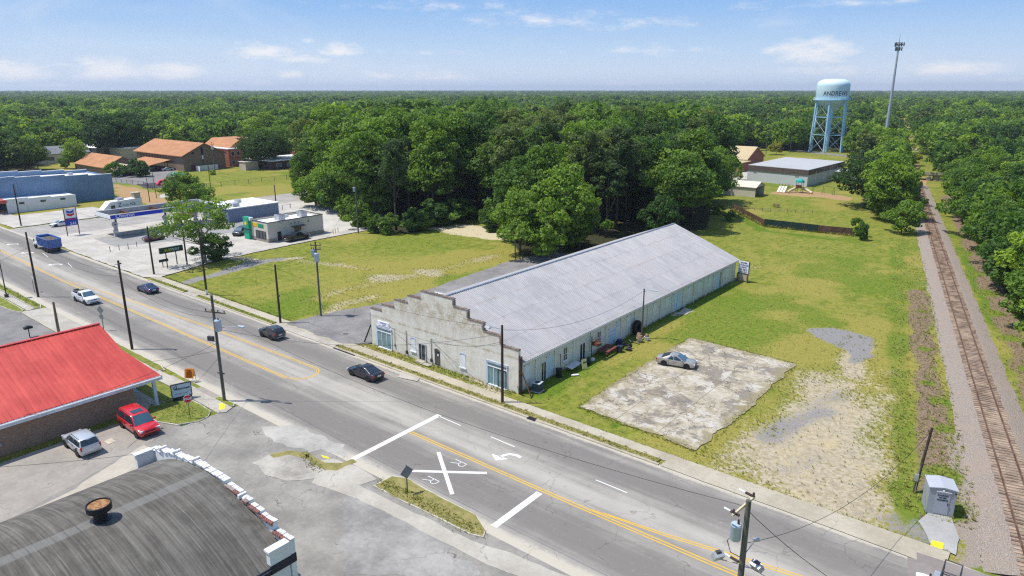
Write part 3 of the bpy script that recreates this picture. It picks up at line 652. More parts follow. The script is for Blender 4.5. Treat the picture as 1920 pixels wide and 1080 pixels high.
mark('turn_arrow', arrow2(0, 0), M_wht, 'curved white turn arrow by the crossing mark')
def far_arrow(px, py):
    c = at(px, py); o = at(950, 856); return [[(p[0]-o[0]+c[0], p[1]-o[1]+c[1]) for p in q_] for q_ in arrow2(0, 0)]
mark('turn_arrow', far_arrow(104,496), M_wht, 'curved white turn arrow left of the white pickup')
mark('turn_arrow', far_arrow(52,474), M_wht, 'curved white turn arrow beside the blue dump truck')
mark('turn_arrow', far_arrow(24,458), M_wht, 'faint white turn arrow ahead of the blue dump truck')
for a, b in (((822,780),(864,798)), ((920,819),(965,838)), ((1117,900),(1176,924)), ((127,493),(135,501)), ((80,474),(90,482))):
    mark('lane_dash', ribbon([at(*a), at(*b)], .12), M_wht)
# ------------------------------------------------------------------ building materials
def brick_mat(name, a, b, mortar, sx=.22, sz=.075, dirt=.4, dcol=(.08,.075,.06), vec='Object', msize=.012, stain_z=None):
    t = NT(name)
    # bricks laid on whichever upright plane the wall has: across = x + y
    sp = t.N.new('ShaderNodeSeparateXYZ'); t.L.new(t.tc.outputs['Object'], sp.inputs[0])
    cb = t.N.new('ShaderNodeCombineXYZ'); t.L.new(t.math('ADD', sp.outputs[0], sp.outputs[1]), cb.inputs[0]); t.L.new(sp.outputs[2], cb.inputs[1])
    br = t.N.new('ShaderNodeTexBrick'); br.inputs['Scale'].default_value = 1; br.inputs['Brick Width'].default_value = sx; br.inputs['Row Height'].default_value = sz
    br.inputs['Mortar Size'].default_value = msize; br.inputs['Color1'].default_value = (*a,1); br.inputs['Color2'].default_value = (*b,1); br.inputs['Mortar'].default_value = (*mortar,1)
    t.L.new(cb.outputs[0], br.inputs['Vector'])
    n = t.noise(.8, 6, .68); n2 = t.noise(1, 5, .7, sc=(2.5,2.5,.35)); n3 = t.noise(6, 4, .7)
    c = t.mix(t.math('MULTIPLY', t.ramp(n, .42, .7), dirt), br.outputs['Color'], dcol)
    c = t.mix(t.math('MULTIPLY', t.ramp(n2, .5, .72), dirt*.8), c, dcol)
    c = t.mix(t.math('MULTIPLY', t.ramp(n3, .4, .8), .25), c, tuple(x*.6 for x in a))
    if stain_z:
        for z0, w, k in stain_z:
            f = t.ramp(t.math('ABSOLUTE', t.math('SUBTRACT', sp.outputs[2], z0)), w, 0)
            c = t.mix(t.math('MULTIPLY', t.math('MULTIPLY', f, k), t.ramp(t.math('ADD', t.math('MULTIPLY', n3, .5), t.math('MULTIPLY', n, .5)), .4, .58)), c, dcol)
    t.color(c); t.bump(br.outputs['Fac'], .25, .01); return t.done(.9, 0, .2)
M_front = brick_mat('old whitewashed brick', (.82,.785,.69), (.75,.715,.62), (.60,.565,.47), dirt=.34, dcol=(.42,.355,.235), stain_z=[(4.0,.28,1.0),(0.0,.35,.8),(6.8,2.9,.9)])
M_side = brick_mat('painted block wall', (.74,.74,.63), (.68,.68,.58), (.60,.60,.51), .4, .2, dirt=.22, dcol=(.34,.33,.27), stain_z=[(0,.5,.95)])
M_cap = brick_mat('weathered brick cap', (.19,.125,.10), (.30,.22,.175), (.24,.21,.17), dirt=.5, dcol=(.09,.08,.068))
M_brown = brick_mat('brown brick', (.20,.11,.072), (.36,.215,.145), (.30,.24,.18), dirt=.15, dcol=(.10,.06,.04), msize=.016)
M_red = brick_mat('red brick', (.36,.085,.06), (.42,.12,.085), (.36,.22,.18), dirt=.12, dcol=(.2,.05,.04))
M_tanbrick = brick_mat('brown church brick', (.20,.135,.098), (.25,.17,.125), (.23,.18,.14), dirt=.12, dcol=(.13,.09,.06))
M_white = flat('white painted trim', (.76,.76,.74), .6, 0, .08, 1.5)
M_whitewall = flat('white painted wall', (.70,.71,.70), .8, 0, .08, .7)
M_navy = flat('navy painted band', (.012,.016,.035), .5, 0, .2)
M_pblue = flat('pale blue paint', (.50,.64,.72), .7, 0, .1, 1)
M_pboard = flat('pale boarded panel', (.66,.74,.74), .75, 0, .1, 1.2)
M_glass = glass('window glass'); M_teal = glass('curtained teal glass', (.16,.26,.28), .15)
M_black = flat('black metal', (.018,.018,.02), .5, 0, .3, 2); M_dkgrey = flat('dark grey metal', (.07,.07,.075), .55, .3, .2)
M_grey = flat('grey metal', (.30,.31,.33), .5, .3, .15); M_galv = flat('galvanised steel', (.46,.48,.50), .45, .5, .15)
M_rust = two('rusty steel', (.10,.035,.020), (.20,.085,.045), 3, .9); M_wood = two('grey weathered wood', (.16,.12,.085), (.27,.215,.16), 6, .9, sc=(1,1,.15))
M_pole = two('creosoted pole wood', (.045,.032,.024), (.095,.070,.052), 5, .9, sc=(1,1,.12)); M_pole2 = two('greenish treated pole wood', (.085,.085,.068), (.15,.145,.115), 5, .9, sc=(1,1,.12))
M_arm = two('pale new timber', (.55,.47,.30), (.66,.58,.40), 4, .85); M_trans = flat('transformer grey blue', (.42,.50,.57), .45, .1, .08); M_ins = flat('brown glazed porcelain', (.06,.035,.03), .25)
M_dkgreen = flat('dark green paint', (.012,.05,.04), .5); M_tan = flat('tan board', (.45,.38,.27), .85, 0, .15)
def metal_roof(name, a, b, rust=None, rough=.45, metal=.0, k=.5, sheet_=None):
    t = NT(name); n = t.noise(.22, 5, .65); n2 = t.noise(1, 4, .65, sc=(.12,2.2,1)); n3 = t.noise(4, 4, .7)
    c = t.mix(t.ramp(t.math('ADD', t.math('MULTIPLY', n, .6), t.math('MULTIPLY', n2, .4)), .35, .65), a, b)
    if rust: c = t.mix(t.math('MULTIPLY', t.ramp(t.math('ADD', t.math('MULTIPLY', n, .6), t.math('MULTIPLY', n3, .4)), .45, .65), k), c, rust)
    if sheet_:      # separate sheets: each a little different, dark laps where they overlap
        sp = t.N.new('ShaderNodeSeparateXYZ'); t.L.new(t.tc.outputs['Object'], sp.inputs[0]); lx = t.math('DIVIDE', sp.outputs[0], sheet_[0]); ly = t.math('DIVIDE', sp.outputs[1], sheet_[1])
        cb = t.N.new('ShaderNodeCombineXYZ'); t.L.new(t.math('FLOOR', lx), cb.inputs[0]); t.L.new(t.math('FLOOR', ly), cb.inputs[1]); wn = t.N.new('ShaderNodeTexWhiteNoise'); wn.noise_dimensions = '2D'; t.L.new(cb.outputs[0], wn.inputs['Vector'])
        c = t.mix(t.math('MULTIPLY', t.ramp(wn.outputs['Value'], .5, 1.0), sheet_[2]), c, tuple(x*.78 for x in a)); c = t.mix(t.math('MULTIPLY', t.ramp(wn.outputs['Value'], .12, .0), sheet_[2]), c, tuple(min(.8, x*1.2) for x in b))
        lap = t.math('ABSOLUTE', t.math('SUBTRACT', t.math('FRACT', lx), .5)); c = t.mix(t.math('MULTIPLY', t.ramp(lap, .485, .5), .45), c, tuple(x*.5 for x in a))
        if rust: c = t.mix(t.math('MULTIPLY', t.math('MULTIPLY', t.ramp(lap, .38, .5), t.ramp(t.noise(1, 4, .7, sc=(.4,3.0,1)), .52, .7)), .5), c, (.26,.15,.10))
    t.color(c); return t.done(rough, metal, .4)
M_tin = metal_roof('weathered tin roof', (.335,.325,.325), (.46,.45,.445), rust=(.335,.285,.265), rough=.5, metal=.15, sheet_=(3.15,.96,.13))
M_redroof = metal_roof('coral red metal roof', (.42,.043,.032), (.56,.078,.058), rough=.45, sheet_=(40,.44,.28))
M_orange = metal_roof('orange brown shingles', (.36,.165,.075), (.45,.215,.10), rough=.9)
M_whiteroof = metal_roof('white membrane roof', (.74,.74,.74), (.82,.82,.82), rust=(.6,.58,.55), rough=.7, k=.4)
M_greyroof = metal_roof('grey membrane roof', (.37,.37,.365), (.46,.46,.455), rust=(.29,.295,.30), rough=.7)
M_shingle = metal_roof('slate grey shingles', (.14,.15,.165), (.20,.21,.225), rough=.9)
M_bluewall = flat('blue grey painted block', (.155,.245,.37), .85, 0, .08, .4)
M_tanroof = metal_roof('tan ribbed roof', (.46,.36,.20), (.52,.42,.25), rough=.6)

# ------------------------------------------------------------------ brick storage building with stepped gable
def storage():
    b = thing('storage_building', 'long whitewashed brick building with stepped gable and ribbed tin roof', 'building', (0,0,0))
    W_, D_ = -24.4, 60.7
    steps = [(-24.4,4.98),(-22.15,4.98),(-22.15,5.95),(-19.72,5.95),(-19.72,7.0),(-17.2,7.0),(-17.2,8.0),(-14.85,8.0),(-14.85,8.96),(-9.55,8.96),(-9.55,8.06),(-7.35,8.06),(-7.35,7.02),(-5.0,7.02),(-5.0,6.06),(-2.5,6.06),(-2.5,5.0),(0,5.0)]
    m = MB(); m.yprism([(-24.4,-.05)] + steps + [(0,-.05)], 0, .35); m.build('front_wall', M_front, b)
    cap = MB(); xs = [(steps[i][0], steps[i+1][0], steps[i][1]) for i in range(0, len(steps), 2)]
    for x0, x1, z in xs:
        cap.box(x0-.03, x1+.03, -.04, .39, z-.05, z+.05)
        k = int((x1-x0)/.21)
        for i in range(k):
            h = .03 + .06*rnd.random()*(rnd.random() > .3); cap.box(x0+.02+i*(x1-x0)/k, x0-.015+(i+1)*(x1-x0)/k, -.02, .37, z+.051, z+.05+h)
    for i in range(1, len(steps)-1, 2):      # weathered brick ends on the risers
        x = steps[i][0]; z0, z1 = sorted((steps[i][1], steps[i+1][1])); r = steps[i+1][1] < steps[i][1]
        if r: cap.box(x-.16, x+.03, -.03, .36, z0+.18, z1-.15)
    cap.build('coping', M_cap, b)
    s = MB(); s.box(-.3, 0, .352, D_, -.05, 3.45); s.build('side_wall', M_side, b)
    s = MB(); s.box(-24.4, -24.1, .352, D_, -.05, 3.45); s.build('side_wall', M_side, b)
    s = MB(); s.yprism([(-24.098,-.05),(-.302,-.05),(-.302,3.45),(-12.2,8.2),(-24.098,3.45)], D_-.3, D_-.002); s.build('rear_wall', M_side, b)
    # ribbed roof, with the slight break half-way down each slope
    prof = [(.42,3.60),(-6.2,6.22),(-12.2,8.47),(-18.2,6.22),(-24.82,3.60)]
    ys = []; y = .36
    while y < D_ + .35:
        ys += [(y,0),(y+.18,0),(y+.22,.055),(y+.28,.055)]; y += .32
    m = MB(); n = len(prof)
    for yy, dz in ys:
        for px, pz in prof: m.v.append((px, yy, pz+dz))
    for i in range(len(ys)-1):
        for j in range(n-1):
            a = i*n+j; m.f.append((a, a+1, a+n+1, a+n)); m.m.append(0)
    m.build('roof', M_tin, b)
    m = MB(); m.tube([(-12.2,.4,8.53),(-12.2,D_+.3,8.53)], .12, 6)
    m.build('ridge_cap', M_galv, b)
    m = MB(); m.box(.30, .40, .36, D_+.3, 3.40, 3.56); m.build('eave_board', M_white, b)
    for y in [3.1,6.75,10.6,14.4,18.0,21.65,25.3,29.0,32.8,36.5,40.2,43.85,47.6,51.35,55.2,59.3]:
        m = MB(); m.box(.002, .13, y-.14, y+.14, -.05, 3.42); m.build('pilaster', M_side, b)
    # side openings: y0,y1,z0,z1,kind
    def opening(nm, y0, y1, z0, z1, kind):
        m = MB(); w = .07
        if kind in ('blank', 'door_pale', 'double', 'roll'):
            m.box(.002, .05, y0, y1, z0, z1); o = m.build(nm, M_pboard if kind == 'blank' else M_pblue, b)
            f = MB()
            for a in ((y0-w,y0,z0,z1+w),(y1,y1+w,z0,z1+w),(y0-w,y1+w,z1,z1+w)): f.box(.003, .075, *a)
            f.build('frame', M_white, o)
            if kind == 'double':
                g = MB(); g.box(.051,.058,(y0+y1)/2-.012,(y0+y1)/2+.012,z0,z1); g.box(.051,.09,(y0+y1)/2-.16,(y0+y1)/2-.09,.95,1.12); g.build('handle', M_dkgrey, o)
            if kind == 'roll':
                g = MB()
                for k in range(1, 5): g.box(.051,.06,y0,y1,z0+(z1-z0)*k/5-.015,z0+(z1-z0)*k/5+.015)
                g.build('slats', M_grey, o)
        elif kind == 'sash':
            m.box(.002, .03, y0, y1, z0, z1); o = m.build(nm, M_glass, b)
            f = MB()
            for a in ((y0-w,y0,z0-w,z1+w),(y1,y1+w,z0-w,z1+w),(y0,y1,z1,z1+w),(y0,y1,z0-w,z0),(y0,y1,(z0+z1)/2-.03,(z0+z1)/2+.03),((y0+y1)/2-.025,(y0+y1)/2+.025,z0,z1)): f.box(.002, .08, *a)
            f.build('frame', M_white, o)
            g = MB(); g.box(.004,.14,y0-.12,y1+.12,z0-.15,z0-.071); g.build('sill', M_white, o)
        elif kind == 'dark':
            m.box(.002, .03, y0, y1, z0, z1); o = m.build(nm, M_glass, b)
            f = MB()
            for a in ((y0-w,y0,z0,z1+w),(y1,y1+w,z0,z1+w),(y0,y1,z1,z1+w),((y0+y1)/2-.04,(y0+y1)/2+.04,z0,z1)): f.box(.002, .07, *a)
            f.build('frame', M_white, o)
    opening('window', 1.05, 1.85, 1.2, 2.85, 'blank'); opening('door', 4.15, 5.0, .05, 2.25, 'dark'); opening('door', 5.15, 6.3, .05, 2.65, 'door_pale')
    opening('window', 8.45, 9.2, 1.2, 2.75, 'sash'); opening('door', 12.0, 13.1, .05, 2.2, 'dark'); opening('window', 15.85, 16.65, 1.2, 2.7, 'sash')
    opening('door', 18.7, 20.4, .05, 2.3, 'roll'); opening('door', 20.6, 21.2, .05, 2.75, 'door_pale')
    for y in (23.3, 30.6, 34.4, 41.85, 45.4, 49.3, 56.6): opening('window', y, y+.8, 1.1, 2.85, 'blank')
    opening('door', 37.0, 39.4, .05, 2.75, 'double'); opening('door', 52.2, 53.6, .08, 2.8, 'door_pale'); opening('door', 53.75, 54.5, .08, 2.8, 'dark')
    # street front
    def shopfront(x0, x1, door):
        m = MB(); m.box(x0, x1, -.03, -.002, .1, 2.66); o = m.build('shop_window', M_teal, b)
        f = MB()
        for a in ((x0,x0+.12,.1,2.66),(x1-.12,x1,.1,2.66),(x0+.12,x1-.12,2.2,2.30)): f.box(a[0],a[1],-.09,-.031,a[2],a[3])
        for k in range(1, 3): xx = x0 + (x1-x0)*k/3.0; f.box(xx-.03, xx+.03, -.075, -.031, .1, 2.2)
        f.build('frame', M_white, o)
        l = MB(); l.box(x0-.06, x1+.06, -.14, -.002, 2.661, 2.92); l.build('lintel', flat('pale blue grey paint', (.42,.47,.52), .7), o)
        g = MB(); g.box(x0+.3, x1-.02, -.20, -.002, -.03, .098); g.build('sill', M_white, o)
        p = MB(); p.box(x0-.16, x0-.002, -.1, -.002, .0, 2.66); p.build('side_panel', M_pblue, o)
        if door:
            d = MB(); d.box(x1-1.25, x1-.2, -.12, -.092, .05, 2.1); dd = d.build('door', M_teal, o)
            f = MB()
            for a in ((x1-1.33,x1-1.25,.05,2.18),(x1-.2,x1-.12,.05,2.18),(x1-1.25,x1-.2,2.1,2.18)): f.box(a[0],a[1],-.16,-.093,a[2],a[3])
            f.build('frame', M_black, dd)
    shopfront(-23.3, -20.45, False); shopfront(-4.5, -1.5, True)
    def arched(x0, x1, z0, z1, mat, nm, fr):
        pts = [(x0,z0),(x1,z0),(x1,z1-.22)] + [((x0+x1)/2+(x1-x0)/2*math.cos(a), z1-.22+.22*math.sin(a)) for a in np.linspace(0,math.pi,7)[1:-1]] + [(x0,z1-.22)]
        m = MB(); m.yprism(pts, -.03, -.002); o = m.build(nm, mat, b)
        ring = pts[2:] ; big = [((x0+x1)/2+((p[0]-(x0+x1)/2)*1.16), z1-.22+(p[1]-z1+.22)*1.5+.02) for p in ring]
        f = MB()
        for i in range(len(ring)-1):
            a0, a1, c1, c0 = ring[i], ring[i+1], big[i+1], big[i]
            f.yprism([a0,a1,c1,c0], -.06, -.003)
        f.build('arch', fr, o)
        return o
    M_arch = flat('soft blue paint', (.36,.46,.62), .75)
    for x in (-16.95, -8.65):
        o = arched(x, x+.85, .95, 2.62, M_whitewall, 'window', M_arch)
        g = MB(); g.box(x-.08, x+.93, -.14, -.002, .83, .948); g.build('sill', M_white, o)
    m = MB(); m.box(-15.45, -14.42, -.03, -.002, .15, 2.2); o = m.build('door', M_glass, b)
    f = MB()
    for a in ((-15.6,-15.45,.1,2.34),(-14.42,-14.28,.1,2.34),(-15.45,-14.42,2.2,2.34),(-15.05,-14.98,.15,2.2)): f.box(a[0],a[1],-.10,-.031,a[2],a[3])
    f.build('frame', flat('grey door trim', (.42,.44,.44), .7), o)
    g = MB(); g.box(-15.6,-14.3,-.75,-.003,-.02,.16); g.build('step', M_walk, o)
    o = arched(-12.85, -11.95, .15, 2.2, flat('brown screen door', (.10,.085,.075), .7), 'door', flat('tan door trim', (.38,.34,.28), .8))
    g = MB(); g.box(-12.77,-12.03,-.045,-.031,1.15,1.95); g.build('pane', M_glass, o); g = MB(); g.box(-12.35,-12.15,-.048,-.046,1.35,1.62); g.build('notice', M_white, o)
    # sign over the left shop window
    sg = MB(); sg.box(-23.0, -20.9, -.10, -.002, 3.02, 3.62); so = sg.build('sign_board', flat('white sign board', (.78,.78,.82), .5, 0, .04), b, label='white sign board with blue lettering over the shop window')
    Mb = flat('blue sign lettering', (.10,.10,.42), .5)
    text('STORAGE', .27, Mb, (-21.95,-.105,3.42), (R(90),0,0), so); text('UNITS', .22, Mb, (-21.8,-.105,3.17), (R(90),0,0), so)
    # wall fittings
    for x, z1 in ((-17.7,3.35),(-13.35,3.3)):
        m = MB(); m.tube([(x,-.07,.5),(x,-.07,z1)], .035, 6); m.box(x-.12,x+.12,-.2,-.003,.35,.75); m.build('conduit', M_dkgrey, b)
    m = MB(); m.box(-20.0,-19.8,-.14,-.003,.75,1.15); m.tube([(-19.9,-.06,1.15),(-19.9,-.06,3.2),(-20.8,-.06,3.3)], .025, 5); m.build('meter_box', M_grey, b)
    for x in (-24.47, .07):
        pass
    m = MB(); m.box(-24.52,-24.402,.05,.20,0,4.3); m.build('corner_post', M_black, b)
    m = MB(); m.tube([(-24.6,.1,2.6),(-25.7,-.3,0)], .09, 6); m.build('brace', M_black, b, label='black raking brace at the building corner beside the driveway')
    m = MB(); m.box(.002,.16,.05,.19,0,4.35); m.box(.162,.28,.22,.34,0,4.3); m.build('corner_post', M_rust, b)
    m = MB(); m.tube([(.3,.2,2.6),(1.75,.05,0)], .075, 6); m.build('brace', M_rust, b, label='rust red raking brace at the building corner beside the lawn')
storage()

# ------------------------------------------------------------------ generic pieces for the other buildings
def gable_house(b, x0, x1, y0, y1, ze, zr, wall, roof, axis='x', over=.4, th=.12):
    """walls and a gable roof; ridge along axis"""
    m = MB()
    if axis == 'x':
        ym = (y0+y1)/2; m.xprism([(y0,-.05),(y1,-.05),(y1,ze),(ym,zr),(y0,ze)], x0, x1)
    else:
        xm = (x0+x1)/2; m.yprism([(x0,-.05),(x1,-.05),(x1,ze),(xm,zr),(x0,ze)], y0, y1)
    w = m.build('wall', wall, b)
    m = MB()
    if axis == 'x':
        sl = (zr-ze)/(ym-y0); o = over
        m.xprism([(y0-o,ze-o*sl+.02),(ym,zr+.02),(y1+o,ze-o*sl+.02),(y1+o,ze-o*sl+.02+th),(ym,zr+.02+th),(y0-o,ze-o*sl+.02+th)], x0-over, x1+over)
    else:
        sl = (zr-ze)/(xm-x0); o = over
        m.yprism([(x0-o,ze-o*sl+.02),(xm,zr+.02),(x1+o,ze-o*sl+.02),(x1+o,ze-o*sl+.02+th),(xm,zr+.02+th),(x0-o,ze-o*sl+.02+th)], y0-over, y1+over)
    r = m.build('roof', roof, b)
    return w, r
def win_x(b, x, y0, y1, z0, z1, mat=None, frame=None, s=1, bars=0, name='window'):   # on a wall facing +x (s=1) or -x
    m = MB(); m.box(min(x+.003*s,x+.03*s), max(x+.003*s,x+.03*s), y0, y1, z0, z1); o = m.build(name, mat or M_glass, b)
    f = MB(); w = .08; a, c = sorted((x+.004*s, x+.07*s))
    for q in ((y0-w,y0,z0-w,z1+w),(y1,y1+w,z0-w,z1+w),(y0,y1,z1,z1+w),(y0,y1,z0-w,z0)): f.box(a, c, *q)
    for k in range(bars): yy = y0+(y1-y0)*(k+1)/(bars+1); f.box(a, c, yy-.03, yy+.03, z0, z1)
    f.build('frame', frame or M_white, o); return o
def win_y(b, y, x0, x1, z0, z1, mat=None, frame=None, bars=0, name='window'):   # on a wall facing -y
    m = MB(); m.box(x0, x1, y-.03, y-.003, z0, z1); o = m.build(name, mat or M_glass, b)
    f = MB(); w = .08
    for q in ((x0-w,x0,z0-w,z1+w),(x1,x1+w,z0-w,z1+w),(x0,x1,z1,z1+w),(x0,x1,z0-w,z0)): f.box(q[0], q[1], y-.07, y-.004, q[2], q[3])
    for k in range(bars): xx = x0+(x1-x0)*(k+1)/(bars+1); f.box(xx-.03, xx+.03, y-.07, y-.004, z0, z1)
    f.build('frame', frame or M_white, o); return o

# ------------------------------------------------------------------ red-roofed brick office by the street mouth
def red_office():
    b = thing('office_building', 'brown brick office under a coral red standing seam roof', 'building', (0,0,0))
    m = MB(); m.box(-46, -28.1, -66, -28.2, -.05, 3.0); m.build('wall', M_brown, b)
    ex, ez, rx_, rz = -27.35, 3.35, -38.0, 7.05
    def zr(x): return ez + (ex-x)/(ex-rx_)*(rz-ez)
    m = MB(); y = -66.5
    ys = []
    while y < -27.1: ys += [(y,0),(y+.36,0),(y+.38,.05),(y+.42,.05),(y+.44,0)]; y += .44
    ys = [q for q in ys if q[0] < -26.95] + [(-26.95,0)]
    for yy, dz in ys:
        for px in (ex, -32.8, rx_): m.v.append((px, yy, zr(px)+dz))
        m.v.append((-48.7, yy, ez+dz))
    for i in range(len(ys)-1):
        for j in range(3): a = i*4+j; m.f.append((a,a+1,a+5,a+4)); m.m.append(0)
    # flared porch roof across the gable
    m.add([(-32.8,-26.95,zr(-32.8)),(ex,-26.95,ez),(ex,-25.6,ez-.02),(-48.7,-25.6,ez-.02),(-43.3,-26.95,zr(-32.8)),(-48.7,-26.95,ez)], [(0,1,2),(0,2,3,4),(4,3,5)])
    m.build('roof', M_redroof, b)
    m = MB(); m.box(rx_-.22,rx_+.22,-66.5,-26.9,rz+.0,rz+.09); m.build('ridge_cap', M_redroof, b)
    m = MB(); m.tube([(ex+.11,-66.4,ez-.12),(ex+.11,-25.7,ez-.16)], .07, 6); m.build('gutter', M_white, b)
    m = MB(); m.yprism([(-47.9,3.0),(-28.2,3.0),(-28.2,3.3),(-38,6.9),(-47.9,3.3)], -27.3, -27.1); m.build('gable', M_white, b)
    m = MB(); m.box(ex-.04, ex+.04, -66.5, -25.5, ez-.50, ez-.03); m.box(-48.7, ex-.041, -25.62, -25.54, ez-.5, ez-.04); m.build('fascia', flat('pale blue white fascia', (.60,.64,.68), .6), b)
    m = MB(); m.box(-28.09, ex-.05, -66.4, -25.7, ez-.52, ez-.46); m.box(-48.5, -28.091, -28.19, -25.7, ez-.52, ez-.46); m.build('soffit', M_white, b)
    for x in (-27.75, -33.0, -38.0, -43.0):
        m = MB(); m.box(x-.16, x+.16, -26.45, -26.13, .12, 2.85); m.box(x-.24, x+.24, -26.53, -26.05, .0, .12); m.build('column', flat('pale grey column paint', (.52,.58,.64), .6), b)
    m = MB(); m.box(-48, -27.3, -28.19, -25.9, -.02, .09); m.build('porch_floor', M_conc, b)
    for x in (-31, -36, -41): win_y_back(b, x)
    m = MB(); m.tube([(-28.02,-40.6,3.0),(-28.02,-40.6,.0)], .05, 6); m.box(-28.09,-27.9,-40.85,-40.4,.9,1.5); m.box(-28.09,-27.85,-40.3,-39.95,1.0,1.35); m.build('meter', M_grey, b)
def win_y_back(b, x):
    m = MB(); m.box(x-.8, x+.8, -28.19, -28.15, .9, 2.3); o = m.build('window', M_glass, b)
    f = MB(); f.box(x-.9,x-.8,-28.19,-28.1,.8,2.4); f.box(x+.8,x+.9,-28.19,-28.1,.8,2.4); f.box(x-.8,x+.8,-28.19,-28.1,2.3,2.4); f.build('frame', M_white, o)
red_office()

# ------------------------------------------------------------------ bow-roofed building in the near corner
def bow_building():
    b = thing('bow_roof_building', 'white building with dark bowed tar roof and stepped white parapet', 'building', (0,0,0))
    xc, hw, zb, rise = .55, 9.1, 4.15, 2.42
    def zf(x): return zb + rise*(1-((x-xc)/hw)**2)
    m = MB(); m.box(-8.5,-8.2,-75,-34.85,-.05,4.1); m.box(9.3,9.6,-75,-34.85,-.05,4.1); m.build('side_wall', M_whitewall, b)
    steps = [(-8.6,-8.0,5.32),(-8.0,-7.0,5.55),(-7.0,-5.9,5.80),(-5.9,-4.7,6.05),(-4.7,-3.3,6.3),(-3.3,-1.8,6.48),(-1.8,2.55,6.72),(2.55,4.2,6.5),(4.2,5.3,6.26),(5.3,6.55,6.06),(6.55,8.0,5.85),(8.0,9.7,5.30)]
    pts = [(-8.6,-.05)]
    for x0, x1, z in steps: pts += [(x0,z),(x1,z)]
    pts += [(9.7,-.05)]
    m = MB(); m.yprism(pts, -34.8, -34.45); m.build('front_wall', M_whitewall, b)
    # weathered coping blocks
    M_cop = two('peeling white coping', (.70,.70,.69), (.36,.35,.33), 2.6, .8, .52, .66); M_cope2 = brick_mat('exposed red coping brick', (.16,.055,.045), (.24,.09,.07), (.3,.25,.22), dirt=.3)
    q = random.Random(5)
    for i, (x0, x1, z) in enumerate(steps):
        m = MB(); m2 = MB()
        k = max(2, int((x1-x0)/.42)); w = (x1-x0)/k
        for j in range(k):
            h = .04 + .06*q.random(); back = -34.86 - .05*q.random()
            m.box(x0+j*w+.004+.03*q.random(), x0+(j+1)*w-.004-.03*q.random(), back if x0 < 2 else -34.72, -34.44+.05*q.random(), z+.002, z+h*(1 if q.random() > .15 else .3))
            if x0 >= 2 and q.random() < .85: m2.box(x0+j*w+.01, x0+(j+1)*w-.01, -34.93-.05*q.random(), -34.722, z-.12, z+h-.03)
        if i in (2,4,6,8): m.box(x0+.001,x0+.2,-34.95,-34.38,z-.1,z+.19)
        m.build('coping', M_cop, b)
        if m2.v: m2.build('coping_brick', M_cope2, b)
    
    m = MB(); m.box(-8.62,-8.25,-36.1,-34.81,4.2,5.28); m.box(-8.7,-8.2,-36.2,-34.9,5.281,5.42); m.build('parapet_return', M_whitewall, b)
    m = MB(); m.box(9.32,9.72,-36.2,-34.81,4.35,5.25); m.box(9.25,9.8,-36.28,-34.85,5.251,5.40); m.build('parapet_return', M_whitewall, b)
    m = MB(); m.box(9.605,9.74,-36.2,-34.43,3.75,4.348); m.box(9.6,9.7,-75,-36.21,3.75,4.2); m.build('painted_band', M_navy, b)
    m = MB(); m.box(9.6,9.76,-37.15,-37.0,-.05,3.74); m.build('downpipe', M_whitewall, b)
    # tar roof
    t = NT('striped tar roof'); sp = t.N.new('ShaderNodeSeparateXYZ'); t.L.new(t.tc.outputs['Object'], sp.inputs[0])
    st = t.noise(1, 6, .75, sc=(.09,1.9,.03)); st2 = t.noise(1, 5, .75, sc=(.22,7.5,.08)); n = t.noise(.5, 5, .65); nf = t.noise(9, 3, .7)
    f = t.math('ADD', t.math('MULTIPLY', st, .25), t.math('ADD', t.math('MULTIPLY', st2, .5), t.math('MULTIPLY', n, .25)))
    c = t.mix(t.ramp(f, .38, .62), (.072,.066,.056), (.165,.153,.132))
    seam = t.ramp(t.math('ABSOLUTE', t.math('SUBTRACT', sp.outputs[0], .3)), .55, .35); c = t.mix(t.math('MULTIPLY', seam, .6), c, (.20,.195,.18))
    # lap lines every 0.9 m along the building
    lap = t.math('ABSOLUTE', t.math('SUBTRACT', t.math('FRACT', t.math('ADD', t.math('MULTIPLY', sp.outputs[1], 1.5), t.math('MULTIPLY', n, .12))), .5))
    c = t.mix(t.math('MULTIPLY', t.ramp(lap, .445, .49), t.ramp(n, .35, .62, .0, .6)), c, (.23,.22,.195)); lap2 = t.ramp(lap, .13, .0); c = t.mix(t.math('MULTIPLY', lap2, t.math('MULTIPLY', t.ramp(st2, .45, .6), .55)), c, (.03,.028,.026))
    edge = t.ramp(sp.outputs[1], -37.2, -35.0); c = t.mix(t.math('MULTIPLY', t.math('MULTIPLY', edge, .5), t.ramp(n, .35, .65)), c, (.21,.205,.19))
    c = t.mix(t.math('MULTIPLY', t.ramp(nf, .5, .8), .3), c, (.04,.04,.038)); t.color(c); t.bump(t.math('ADD', st2, t.math('MULTIPLY', nf, .3)), .5, .05); M_tar = t.done(.9, 0, .2)
    m = MB(); xs = np.linspace(-8.75, 9.75, 29); ys = np.linspace(-75, -34.81, 60)
    for y in ys:
        for x in xs: m.v.append((x, y, zf(x) + .02*noise.noise(Vector((x*.5, y*.8, 3)))))
    nx = len(xs)
    for i in range(len(ys)-1):
        for j in range(nx-1): a = i*nx+j; m.f.append((a,a+1,a+nx+1,a+nx)); m.m.append(0)
    m.build('roof', M_tar, b, smooth=60)
    m = MB()
    for y in ys[:-1]:
        pass
    m.box(9.601, 9.80, -75, -36.3, zf(9.75)-.35, zf(9.75)-.02); m.box(-8.8,-8.505,-75,-36.2,zf(-8.75)-.35,zf(-8.75)-.02); m.build('eave_trim', M_navy, b)
    # ventilator standing on the crown of the roof
    V_S = .86
    v = thing('roof_ventilator', 'black mushroom roof ventilator with rusty top on the tar roof', 'ventilator', (.35,-41.75,zf(.35)-.03))
